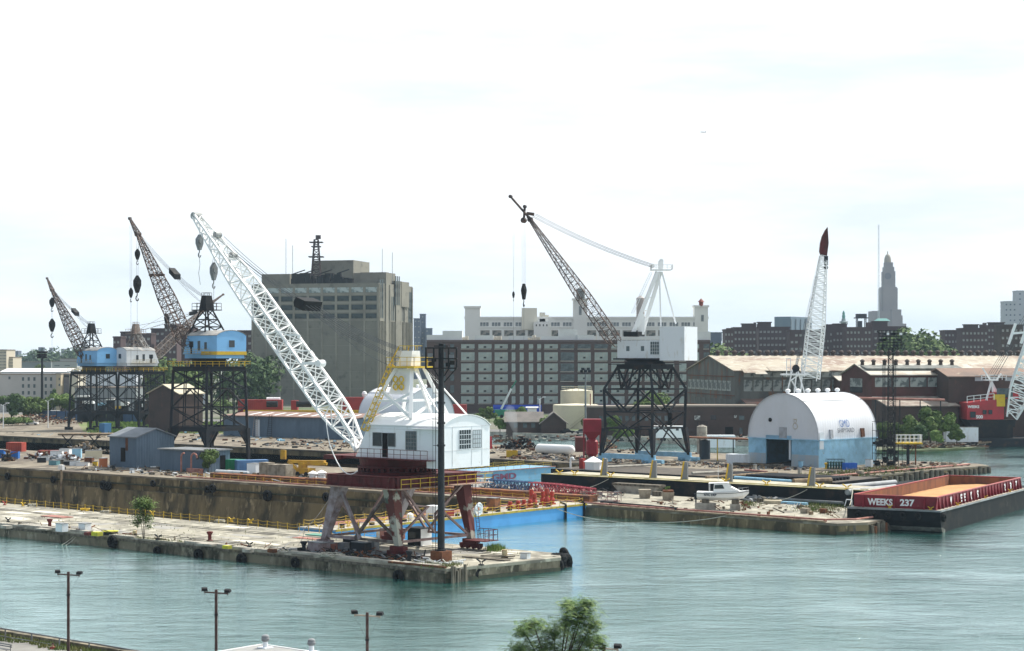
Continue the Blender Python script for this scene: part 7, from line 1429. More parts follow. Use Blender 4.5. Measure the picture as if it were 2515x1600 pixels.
	p = g(8,1215,228); crate(p,(1.35,1.2,1.9),mat('orange_hut',(.50,.16,.06),.7),'orange booth with a white top beside the blue-grey shed','booth','booth',lid='white_paint'); lump_heap(g(8,500,130),(4.5,2.5),1.9,120,('dark_steel','rust','timber_old','white_stained'),'dark scrap heap at the left end of the junk row',3); lump_heap(g(8,760,150),(6,2),1.8,140,('white_stained','rust','grey_steel'),'mixed scrap heap in the middle of the junk row',4); lump_heap(g(8,1000,60),(7,2),3.0,120,('wood','timber_old','grey_steel'),'heap of timber and frames behind the junk row',5)
	debris(lambda r: P(r.uniform(-180,-95),r.uniform(82,104)),320,'scattered yard junk on the left of the middle pier',('rust','wood','grey_steel','timber_old','white_stained','dark_steel'),12,(.3,1.2)); debris(lambda r: P(r.uniform(-95,-46),r.uniform(87,104)),240,'scattered junk behind the rusty beams',('rust','wood','grey_steel','timber_old','dark_steel'),13,(.3,1.1))
	p = g(5,1110,1480); p = Vector((*at(232,470)[:2],PZ)); T = thing('steel_staging',p,'rusty staging platform on trestle legs left of the blue-grey shed','platform'); mb = MB(); mb.box(p+ZUP*3.2,(18,5,.5),(1,0,0)); mb.build('deck',M['wood'],T)
	for x in (-7,0,7): mb = MB(); mb.bar(p+Vector((x-1.5,0,0)),p+Vector((x+1.5,0,3.2)),.25); mb.bar(p+Vector((x+1.5,0,0)),p+Vector((x-1.5,0,3.2)),.25); mb.build('trestle',M['dark_steel'],T)
	T = thing('dock_pole',P(-118,78.2,-6),'tall thin pole standing against the dry dock wall','pole'); p = w(8,722,640,337); mb = MB(); X,Y = px(8,720,0); kk = kx(X); q = P(0,77.6); s = (kk*q.y-q.x)/(U.x-kk*U.y); q = P(s,77.6,-6); mb.bar(q,Vector((q.x,q.y,PZ+.4)),.35); mb.build('shaft',M['wood'],T); mb = MB(); mb.box(q+ZUP*(PZ+6.4),(1.5,.6,1.0),U); mb.build('white_box',M['white_paint'],T)
pier_b()
# ------------------------------------------------------------------ pier B, outer end
def pier_b_end():
	# lattice boom lying on the deck: white, blue and red sections
	a0,a1 = g(12,90,765),g(12,1240,852); r = Vector((a1-a0).normalized()); T = thing('boom_section',a0,'lattice crane boom lying on the deck, white and blue at left, red at right','crane boom'); sd = ZUP.cross(r)
	for f0,f1,m in ((0,.12,'white_paint'),(.12,.5,mat('boom_blue',(.05,.10,.22),.6)),(.5,1.0,mat('boom_red',(.38,.06,.08),.6))): mb = MB(); lattice(mb,a0.lerp(a1,f0)+ZUP*.85,a0.lerp(a1,f1)+ZUP*.85,sd,(lambda f: (.8,.75)) if f1 < 1 else (lambda f: (.8-.55*max(0,f-.4),.75-.6*max(0,f-.4))),int((f1-f0)*34)+1,.1,.055); mb.build('section',M[m] if isinstance(m,str) else m,T)
	b0,b1 = g(12,1100,895),g(12,1480,905); T = thing('gangway',b0,'red-brown steel gangway with a railing lying at the far end of the blue gate','gangway'); mb = MB(); d = (b1-b0).normalized(); mb.box((b0+b1)/2,((b1-b0).length,1.2,.25),d); rail(mb,[b0+V*.5,b1+V*.5],1.5,1.6,.05); rail(mb,[b0-V*.5,b1-V*.5],1.5,1.6,.05)
	for i in range(6): q0 = b0.lerp(b1,i/6)-V*.5; q1 = b0.lerp(b1,(i+1)/6)-V*.5; mb.bar(q0+ZUP*(1.5 if i % 2 else .1),q1+ZUP*(.1 if i % 2 else 1.5),.07)
	mb.build('frame',mat('gang_brown',(.22,.10,.09),.7,c2=(.4,.38,.36),scale=.8),T)
	# concrete pieces, planter
	p = g(12,1665,825); T = thing('concrete_trough',p,'long weathered concrete trough standing behind a squat block','trough'); mb = MB(); mb.hexa([p-U*3.6-V*.7,p+U*3.6-V*.7,p+U*3.6+V*.7,p-U*3.6+V*.7],[p+U*x+V*y+ZUP*1.3 for x,y in ((-4.9,-.9),(4.9,-.9),(4.9,.9),(-4.9,.9))]); mb.build('body',M['concrete_block'],T); mb = MB(); mb.box(p+ZUP*1.303,(10,2.0,.35),U); mb.build('rim',M['timber_old'],T)
	for x,y,wd,h,lb in ((1722,872,1.9,1.5,'squat tapered concrete block in front of the trough'),): p = g(12,x,y); mb = MB(); mb.hexa([p+Vector((sx*wd*.42,sy*.8,0)) for sx,sy in ((-1,-1),(1,-1),(1,1),(-1,1))],[p+Vector((sx*wd*.54,sy*.9,h)) for sx,sy in ((-1,-1),(1,-1),(1,1),(-1,1))]); mesh_thing(mb,'concrete_block',MATS['block_mottled'],lb,'block')
	p = g(12,1945,886); T = thing('planter',p,'rust-rimmed concrete planter with a green sprig left of the boat','planter'); mb = MB(); mb.hexa([p+Vector((sx*.8,sy*.8,0)) for sx,sy in ((-1,-1),(1,-1),(1,1),(-1,1))],[p+Vector((sx*.95,sy*.95,1.3)) for sx,sy in ((-1,-1),(1,-1),(1,1),(-1,1))]); mb.build('tub',MATS['block_mottled'],T); mb = MB(); mb.box(p+ZUP*1.303,(1.7,1.7,.3),(1,0,0)); mb.build('rim',M['rust'],T); mb = MB(); crown(mb,p+Vector((-.2,0,2.0)),(.7,.5,.45),90,.2,random.Random(3),5); mb.build('plant',M['leaf_light'],T)
	crate(g(12,1855,850),(1.8,1.2,.8),'timber_old','low dark timber pile between the block and the planter','timber_pile','timber',lid=False)
	# pipes at the near edge
	T = thing('edge_pipes',P(-20,80,PZ),'rusty double pipe running along the near edge of the outer middle pier','pipes')
	for t,z,sA,sB,m in ((78.3,.35,-41,4.5,'pink_pipe'),(77.5,.12,-38,4.8,'wood'),(79.8,.5,-38,-22,'dark_steel')):
		A,B = P(sA,t+1.0,PZ+z),P(sB,t-1.6,PZ+z); mb = MB(); mb.tube(A,B,.14,8); 
		for i in range(9): q = A.lerp(B,i/8); mb.box(q-ZUP*(z+.0),(.3,.5,z+.1),U)
		mb.build('pipe',M[m],T)
	mb = MB(); mb.path([P(4.6,77.0,PZ+.35),P(7.6,80,PZ+.35),P(7.8,92,PZ+.3)],.14,8); mesh_thing(mb,'edge_pipe',M['pink_pipe'],'short rusty pipe bending round the end of the middle pier','pipe')
	crate(g(14,1518,728),(1.2,1.0,.8),MATS['block_mottled'],'left square concrete block near the end of the middle pier','concrete_block','block',lid=False); crate(g(14,1695,728),(.9,.8,.7),'rust','right smaller brown block near the end of the middle pier','concrete_block','block',lid=False)
	for i in range(3): p = g(14,1380+i*32,690+i*-8); mb = MB(); mb.bar(p,p+Vector((.5,0,.9)),.1); mesh_thing(mb,'loose_plank',M['white_paint'],'short white plank propped on the deck, %s from the left' % ordw(i+1),'plank','white planks on the middle pier')
	p = g(14,1195,628); mb = MB(); mb.lathe(p,[(1.4,0),(1.5,.2),(1.5,.5),(1.2,.6),(1.2,.3)],18); mesh_thing(mb,'rescue_ring',mat('ring_tan',(.45,.40,.30),.8),'flat tan ring float lying behind the boat bow','float'); mb = MB(); mb.tube(g(14,940,585)+ZUP*.3,g(14,1890,642)+ZUP*.3,.22,8); mesh_thing(mb,'long_pipe',M['grey_steel'],'long grey pipe on deck between the boat and the black barge','pipe'); crate(g(14,1410,640),(4.5,.8,.4),'light_blue','long pale blue beam on the deck right of the boat','beam','beam',lid=False)
	debris(lambda r: P(r.uniform(-34,5),r.uniform(82,99)),90,'scraps of wood and pipe lying on the outer middle pier',('wood','timber_old','rust'),21,(.2,.7)); lump_heap(g(14,1060,612),(3.5,1.5),.9,40,('timber_old','grey_steel'),'low heap of broken timber behind the boat bow',8)
	grass('weeds',lambda r: g(14,r.gauss(1640,120),r.gauss(680,22)),900,.15,.6,M['grass'],.06,31); grass('weeds',lambda r: g(14,r.gauss(940,60),r.gauss(640,12)),400,.15,.5,M['grass'],.06,32)
	for o in bpy.data.objects:
		if o.name.startswith('weeds') and 'label' not in o: tag(o,'dry weeds on the outer end of the middle pier','weeds')
	for x,y,lb,r_ in ((1300,830,'dark tyre at the left of the rounded middle pier end',.9),(1385,815,'second dark tyre at the middle pier end',.8),(420,795,'pale grey tyre half sunk by the pier wall under the boat',.5)):
		X,Y = px(14,x,y); kk = kx(X); p = P(0,76.9); s = (kk*p.y-p.x)/(U.x-kk*U.y); q = P(s,76.9-(.35*(s/9)) if s > 0 else 78.2); q.z = zy(Y,q.y); tyre(q,V,r_,lb)
	T = thing('timber_fender_piles',P(9,84,-1),'row of battered brown timber piles wrapping the end of the middle pier','piles'); r_ = random.Random(6)
	for i in range(22):
		q = P(9.6-.05*abs(i-6),79+i*.8,-1.5) if i > 2 else P(5+i*1.6,76.2+i*1.1,-1.5); mb = MB(); mb.tube(q,q+ZUP*(2.9+r_.uniform(-.5,.3)),.34,8,.3); mb.build('pile',M['rust'] if i % 4 == 0 else M['timber_old'],T)
	# boat on blocks
	d = g(14,600,690).y; c = at(px(14,700,0)[0],d,PZ); ax = Vector((.985,-.17,0)).normalized(); sd = ZUP.cross(ax); T = thing('motor_boat',c,'small white cabin motor boat propped on concrete blocks on the middle pier','boat')
	B = lambda x,y,z: c+ax*x+sd*y+ZUP*z
	zk,zr = 1.35,3.05; st = [(-3.9,1.25,2.75,1.5),(-2,1.3,2.7,1.4),(0,1.3,2.72,1.4),(1.8,1.15,2.8,1.45),(3.2,.65,2.95,1.75),(4.05,.06,3.08,2.55)]; mb = MB(); vs = []
	for x,hw,zg,zb_ in st: vs += [B(x,-hw,zg),B(x,-hw*.82,zb_+.5),B(x,0,zb_),B(x,hw*.82,zb_+.5),B(x,hw,zg)]
	fs = []
	for i in range(len(st)-1):
		for j in range(4): fs.append((i*5+j,i*5+j+1,(i+1)*5+j+1,(i+1)*5+j))
		fs.append((i*5+4,i*5,(i+1)*5,(i+1)*5+4))
	fs += [(0,1,2,3,4),tuple(len(vs)-1-k for k in range(5))]; mb.add(vs,fs); hull = mb.build('hull',M['white_clean'],T)
	mb = MB(); [mb.bar(B(x0,s*h0-s*-.03,z0-.18),B(x1,s*h1-s*-.03,z1-.18),.06) for s in (-1,1) for (x0,h0,z0,_),(x1,h1,z1,_) in zip(st,st[1:])]; mb.build('rub_rail',M['dark_steel'],hull)
	prof_ = [(-1.35,2.72),(-1.25,4.0),(.9,4.12),(1.3,3.6),(2.4,3.05),(2.7,2.9)]; mb = MB(); mb.extr([B(x,-.95,z) for x,z in prof_],sd*1.9); cab = mb.build('cabin',M['white_clean'],T)
	mb = MB(); mb.extr([B(x,-.98,z) for x,z in ((-1.2,3.25),(-1.12,3.85),(.05,3.9),(.35,3.3))],sd*1.96); mb.build('side_window',M['glass_dark'],cab); mb = MB(); mb.extr([B(x,-.8,z) for x,z in ((.62,4.12),(1.0,4.06),(1.36,3.6),(1.28,3.56))],sd*1.6); mb.build('windscreen',M['glass_grey'],cab); mb = MB(); mb.extr([B(x,-1.05,z) for x,z in ((-2.1,4.03),(.95,4.14),(.95,4.22),(-2.1,4.11))],sd*2.1); mb.bar(B(-2.0,-1,2.8),B(-2.0,-1,4.05),.06); mb.bar(B(-2.0,1,2.8),B(-2.0,1,4.05),.06); mb.build('canopy',M['white_clean'],cab)
	mb = MB(); rail(mb,[B(2.4,-.95,2.87),B(3.7,-.4,3.03),B(4.0,0,3.1),B(3.7,.4,3.03),B(2.4,.95,2.87)],.42,.7,.025,False); mb.build('bow_rail',M['grey_steel'],T); mb = MB(); mb.bar(B(-.6,-.9,4.1),B(-.6,-.9,6.9),.045); mb.build('antenna',M['white_clean'],T); mb = MB(); mb.box(B(-4.1,0,1.5),(.5,.5,.9),ax); mb.bar(B(-4.1,0,1.0),B(-4.1,0,1.6),.2); mb.build('outdrive',M['dark_steel'],T)
	txt(T,hull,'NYC DEP',B(-2.75,-1.315,2.15),ax,-sd,.38,mat('letters_navy',(.03,.05,.09),.6),'lettering',1.9)
	for x,y,sz,lb in ((-2.6,0,(3.2,2,1.0),'wide concrete block under the stern of the white boat'),(2.0,0,(1.6,1.6,.9),'narrower concrete block under the bow of the white boat')): crate(B(x,y,0),sz,'concrete_block',lb,'support_block','block',ax=ax,lid=False); mb = MB(); mb.box(B(x,y,sz[2]),(1.1,1.4,1.5-sz[2]+.05),ax); mesh_thing(mb,'timber_prop',M['timber_old'],'timber prop on the '+lb.split(' under')[0]+' beneath the boat','prop')
pier_b_end()
# ------------------------------------------------------------------ black flat barges
def black_barges():
	def fl(p,z): q = p.copy(); q.z = z; return q
	def barge(s0,s1,t0,t1,zt,lab,dk):
		T = thing('flat_barge',P((s0+s1)/2,(t0+t1)/2,0),lab,'barge','black flat barges'); mb = MB(); rk = 3.2
		prof = [P(s0+rk,t0,-1),P(s0,t0,zt-1.4),P(s0,t0,zt),P(s1,t0,zt),P(s1,t0,zt-1.4),P(s1-rk,t0,-1)]; mb.extr(prof,V*(t1-t0)); h = mb.build('hull',mat('hull_black',(.014,.017,.02),.8,c2=(.045,.035,.03),scale=.4,thr=(.52,.7),spec=.08),T)
		mb = MB(); mb.add([fl(P(s,t),zt+.01) for s,t in ((s0+.2,t0+.2),(s1-.2,t0+.2),(s1-.2,t1-.2),(s0+.2,t1-.2))],[(0,1,2,3)]); mb.build('deck',dk,h)
		return T,h
	dk1 = mat('barge_deck',(.46,.43,.34),.9,c2=(.30,.27,.21),scale=.5); dk2 = mat('barge_deck_dark',(.10,.085,.07),.9,c2=(.055,.05,.045),scale=.4,thr=(.42,.6),c3=(.2,.16,.12),scale3=.8)
	z1,z2 = 3.85,3.6; T,h = barge(-71,-5.5,107,117,z1,'long black flat barge with a pale yellow-edged deck moored at the middle pier',dk1)
	mb = MB(); mb.bar(P(-71,107.1,z1+.06),P(-5.5,107.1,z1+.06),.18,.1); mb.bar(P(-70,109.4,z1+.08),P(-6,109.4,z1+.08),.22,.12); mb.build('edge_stripe',mat('stripe_yellow',(.55,.48,.16),.7,c2=(.42,.38,.2),scale=.7),h)
	for i,(k,x,y) in enumerate(((12,1330,655),(12,1800,700),(12,2098,718),(14,760,432),(14,1572,520))):
		X,Y = px(k,x,y); kk = kx(X); p = P(0,110.5); s = (kk*p.y-p.x)/(U.x-kk*U.y); q = P(s,110.5,z1); T2 = thing('deck_stanchion',q,'grey triangular upright with a yellow edge on the black barge, %s from the left' % ordw(i+1),'stanchion','uprights on the black barge'); mb = MB(); mb.extr([q-U*.55,q+U*.65,q+U*.65+ZUP*3.1,q+U*.0+ZUP*3.1],V*.35); mb.build('web',M['grey_steel'],T2); mb = MB(); mb.bar(q-U*.6-V*.03,q-U*.02+ZUP*3.15-V*.03,.3,.1); mb.build('edge',M['yellow'],T2)
	for i,s in enumerate((-67.5,-64,-56,-32,-24,-14,-9)): cleat(P(s,107.9,z1),'yellow bitt at the edge of the black barge, %s from the left' % ordw(i+1),1.3,'yellow')
	for x0,lb in ((-55,'left'),(-15,'right')): mb = MB(); mb.path(sag(P(x0,107.5,z1+.3),P(x0-5,104.5,PZ),.3),.06); mesh_thing(mb,'mooring_rope',M['rope_light'],lb+' mooring rope from the black barge down to the pier','rope')
	T,h = barge(-82,-20,124,141,z2,'second black barge behind the first, loaded with planks and pipes',dk2)
	p = P(-78,128,z2); mb = MB()
	q = P(-74,127,z2); T2 = thing('pavilion_tent',q,'small white peaked tent on the left end of the rear black barge','tent'); mb = MB(); mb.lathe(q,[(1.6,0),(1.6,1.5)],8); mb.build('wall',M['white_paint'],T2); mb = MB(); mb.lathe(q+ZUP*1.5,[(1.9,0),(.1,1.0)],8); mb.build('roof',M['white_clean'],T2)
	for s,sg,lb in ((-79.5,1,'white hooked vent pipe left of the small tent'),(-71.5,1,'white hooked vent pipe right of the small tent')): p = P(s,127,z2); mb = MB(); mb.path([p,p+ZUP*1.6]+[p+ZUP*1.6+U*(.4-.4*math.cos(t))*sg+ZUP*.5*math.sin(t) for t in (.6,1.2,1.8,2.5,3.1)],.2,7); mesh_thing(mb,'vent_pipe',M['white_paint'],lb,'pipe')
	mb = MB(); mb.box(P(-77,127.5,z2),(.9,.9,2.0),U); mesh_thing(mb,'red_pump',M['red_paint'],'small red pump between the white pipe and the tent','pump')
	r = random.Random(15)
	for i,(a_,b_,r_,m,lb) in enumerate((((14,540,375),(14,1240,328),.28,'wood','long tan plank beam crossing the rear barge'),((14,400,332),(14,700,318),.25,'concrete_block','pale beam at the left of the rear barge'),((14,820,375),(14,1380,412),.28,'light_blue','long pale blue pipe on the rear barge'),((14,1400,415),(14,1770,402),.5,'wood','thick tan log at the right of the rear barge'),((12,1220,580),(12,1870,548),.22,'concrete_block','thin pale beam left on the rear barge'),((14,920,300),(14,1140,318),.2,'pink_pipe','short pinkish beam near the doorway'))):
		mb = MB(); mb.tube(g(*a_,z2+.4),g(*b_,z2+.4),r_,8); mesh_thing(mb,'deck_beam',M[m],lb,'beam')
	for i in range(6): mb = MB(); mb.tube(P(-45,126.5+i*1.2,z2+.3),P(-22,126.5+i*1.2,z2+.3),.28,8); mesh_thing(mb,'steel_pipe',M['dark_steel'],'dark pipe lying on the rear barge, %s from the near side' % ordw(i+1),'pipe','dark pipes on the rear barge')
	T2 = thing('flat_scow',P(-86,150,0),'flat wooden work float behind the rear black barge','float'); mb = MB(); mb.hexa([P(-90,144,-.5),P(-52,144,-.5),P(-52,156,-.5),P(-90,156,-.5)],[P(-90,144,2.2),P(-50,144,2.2),P(-50,156,2.2),P(-90,156,2.2)]); mb.build('hull',dk2,T2); mb = MB(); mb.box(P(-70,150,2.205),(39,11.5,.2),U); mb.build('deck',M['concrete'],T2)
	for i,(a_,b_) in enumerate((((14,1710,488),(14,2400,425)),((14,1930,518),(14,2400,470)))): mb = MB(); mb.tube(g(*a_,3.6),g(*b_,3.6),.5,16,cap=False); mb.tube(g(*a_,3.6)+Vector((.02,0,0)),g(*b_,3.6),.42,16,cap=True); mesh_thing(mb,'culvert_pipe',mat('pipe_pale',(.34,.36,.38),.7,c2=(.26,.27,.27),scale=.4),('upper' if i == 0 else 'lower')+' of two long fat pale pipes left of the red barge','pipe','fat pale pipes',True)
	T2 = thing('pipe_float',P(-9,135,0),'black float carrying the fat pale pipes','float'); A = P(-19,119,-1); mb = MB(); mb.hexa([P(-19,118.5,-1),P(6,118.5,-1),P(6,150,-1),P(-19,150,-1)],[P(-19,118.5,2.7),P(6,118.5,2.7),P(6,150,2.7),P(-19,150,2.7)]); mb.build('hull',MATS['hull_black'],T2)
black_barges()
# ------------------------------------------------------------------ red hopper barge with big white letters
def hopper():
	a = Vector((-.87,.493,0)).normalized(); b = Vector((.493,.87,0)).normalized(); C = g(15,805,1452,0); wd = 13.8; L = 51; zd = 3.25; zc = 5.0; c = lambda x,y,z: C+a*x+b*y+ZUP*z
	T = thing('hopper_barge',C,'black-hulled hopper barge with dark red sides and white painted name','barge'); mb = MB()
	mb.extr([c(.0,2.4,-1.0),c(0,1.0,.2),c(0,.0,1.6),c(0,0,zd),c(0,L,zd),c(0,L,1.2),c(0,L-3,-1)],a*wd); h = mb.build('hull',mat('barge_hull',(.012,.015,.018),.8,c2=(.03,.028,.026),scale=.35,thr=(.5,.7),c3=(.07,.065,.06),scale3=.5,thr3=(.64,.76),spec=.08),T)
	mb = MB(); mb.extr([c(-.012,2.0,-.6),c(-.012,.93,.25),c(-.012,.55,.75),c(-.012,1.2,.75),c(-.012,2.6,.3)],a*(wd+.024)); mb.build('waterline_stain',mat('hull_stain',(.16,.165,.15),.9,c2=(.08,.08,.07),scale=.8),h)
	mb = MB(); mb.add([c(x,y,zd+.006) for x,y in ((.05,.05),(wd-.05,.05),(wd-.05,L-.05),(.05,L-.05))],[(0,1,2,3)]); mb.build('deck',mat('barge_walk',(.40,.38,.33),.8,c2=(.2,.14,.1),scale=.8),h)
	mb = MB(); mb.bar(c(-.05,.2,zd-.12),c(-.05,L,zd-.12),.14,.24); mb.bar(c(-.1,-.06,zd-.12),c(wd+.1,-.06,zd-.12),.14,.24); mb.build('rubbing_strake',M['grey_steel'],h)
	red = M['barge_red']; x0,x1,y0,y1 = .75,wd-.75,.9,L-1.2; th = .25; mb = MB()
	for q in (((x0,y0),(x1,y0),(x1,y0+th),(x0,y0+th)),((x0,y1-th),(x1,y1-th),(x1,y1),(x0,y1)),((x0,y0+th),(x0+th,y0+th),(x0+th,y1-th),(x0,y1-th)),((x1-th,y0+th),(x1,y0+th),(x1,y1-th),(x1-th,y1-th))): mb.hexa([c(x,y,zd+.01) for x,y in q],[c(x,y,zc) for x,y in q])
	# sloping inner faces and far bulkhead in rust
	co = mb.build('coaming',red,T); mb = MB()
	mb.bar(c(x0+.1,y0,zc+.05),c(x0+.1,y1,zc+.05),.34,.12); mb.bar(c(x1-.1,y0,zc+.05),c(x1-.1,y1,zc+.05),.34,.12); mb.bar(c(x0+.28,y0+.1,zc+.052),c(x1-.28,y0+.1,zc+.052),.34,.12); mb.bar(c(x0+.28,y1-.1,zc+.052),c(x1-.28,y1-.1,zc+.052),.34,.12)
	mb.build('top_flange',mat('flange_red',(.42,.06,.07),.5,c2=(.3,.1,.08),scale=1),co)
	mb = MB(); inner = mat('hopper_rust',(.25,.105,.055),.9,c2=(.14,.065,.045),scale=.5,stretch=(1,1,.3)); e = .05; th2 = th+e
	for q in (((x0+th2,y0+th+e),(x0+th2+.05,y0+th+e),(x0+th2+.05,y1-th-e),(x0+th2,y1-th-e)),((x1-th2-.05,y0+th+e),(x1-th2,y0+th+e),(x1-th2,y1-th-e),(x1-th2-.05,y1-th-e)),((x0+th2+.06,y1-th2-.05),(x1-th2-.06,y1-th2-.05),(x1-th2-.06,y1-th2),(x0+th2+.06,y1-th2)),((x0+th2+.06,y0+th2),(x1-th2-.06,y0+th2),(x1-th2-.06,y0+th2+.05),(x0+th2+.06,y0+th2+.05))): mb.hexa([c(x,y,zd+.02) for x,y in q],[c(x,y,zc-.08) for x,y in q])
	mb.build('hopper_lining',inner,co); mb = MB(); nX,nY = 12,40; vs = []; r = random.Random(2)
	for i in range(nX+1):
		for j in range(nY+1): vs.append(c(x0+.4+(x1-x0-.8)*i/nX,y0+.4+(y1-y0-.8)*j/nY,zd+.15+.35*math.sin(i/nX*3.14)*(.6+.4*math.sin(j*.35))+r.uniform(0,.06)))
	mb.add(vs,[(i*(nY+1)+j,(i+1)*(nY+1)+j,(i+1)*(nY+1)+j+1,i*(nY+1)+j+1) for i in range(nX) for j in range(nY)]); mb.build('sand',mat('sand',(.50,.29,.13),.95,c2=(.42,.23,.10),scale=.5),T)
	for i in range(27):      # side gussets
		y = 1.6+i*1.83
		if y > L-1.5: break
		mb = MB(); mb.extr([c(.4,y,zd+.01),c(x0,y,zd+.01),c(x0,y,zc-.05),c(x0-.08,y,zc-.05)],b*.1); mb.build('gusset',red,co)
	for x in [px_on(C+b*y0,a,15,q_) for q_ in (296,505,706,787)]: mb = MB(); mb.extr([c(x,.15,zd+.01),c(x,y0,zd+.01),c(x,y0,zc-.05),c(x,y0-.12,zc-.05)],a*.12); mb.build('gusset',red,co)
	wl = mat('letters_white',(.75,.75,.76),.6,c2=(.5,.42,.42),scale=1.2,thr=(.56,.72)); txt(T,co,'WEEKS',c(px_on(C+b*y0,a,15,318),y0-.03,zd+.32),-a,-b,1.0,wl,'lettering',px_on(C+b*y0,a,15,318)-px_on(C+b*y0,a,15,485)); txt(T,co,'237',c(px_on(C+b*y0,a,15,535),y0-.03,zd+.36),-a,-b,1.0,wl,'lettering',px_on(C+b*y0,a,15,535)-px_on(C+b*y0,a,15,632))
	B0 = C+a*x0
	for i,ch in enumerate('WEEKS'): X = (876,930,968,1014,1060)[i]; y = 1.6+1.83*round((px_on(B0,b,15,X)-1.6)/1.83-.3)+.4; txt(T,co,ch,c(x0-.03,y,zd+.28),b,-a,1.15,wl,'lettering',1.0)
	for i,ch in enumerate('237'): X = (1222,1265,1310)[i]; y = px_on(B0,b,15,X)-.3; y = 1.6+1.83*round((y-1.6)/1.83)+.4; txt(T,co,ch,c(x0-.03,y,zd+.28),b,-a,1.15,wl,'lettering',1.0)
	for i,(x,y) in enumerate(((px_on(C,a,15,460),.45),(px_on(C,a,15,735),.45),(.4,px_on(C,b,15,940)),(.4,px_on(C,b,15,1122)),(.4,px_on(C,b,15,1290)))): cleat(c(x,y,zd),'yellow bitt on the red barge deck, %s clockwise from its left front corner' % ordw(i+1),.75,'yellow')
	p = c(1.2,1.6,2.3)-b*0; tyre(c(-.3,.8,2.2),-a,.62,'black tyre at the near corner of the red barge'); 
	for i in range(5): tyre(c(3.2+i*2.2,-.12,2.3),-b,.52,'black tyre on the bow of the red barge, %s from the right' % ordw(i+1),'tyres on the barge bow')
	mb = MB(); q = c(wd-.6,.4,zd); mb.path([q,q+ZUP*1.0,q-U*.9+ZUP*1.0,q-U*1.2],.07,5); mesh_thing(mb,'grab_hoop',M['white_stained'],'pale bent pipe hoop at the left front corner of the red barge','hoop'); mb = MB(); mb.path(sag(c(wd-.3,.2,zd+.2),P(-8,108,4.2),.6),.07); mesh_thing(mb,'mooring_rope',M['rope_light'],'mooring rope from the red barge to the black barge','rope')
def px_on(C,ax,k,x): return ext(C,ax,px(k,x,0)[0])
hopper()
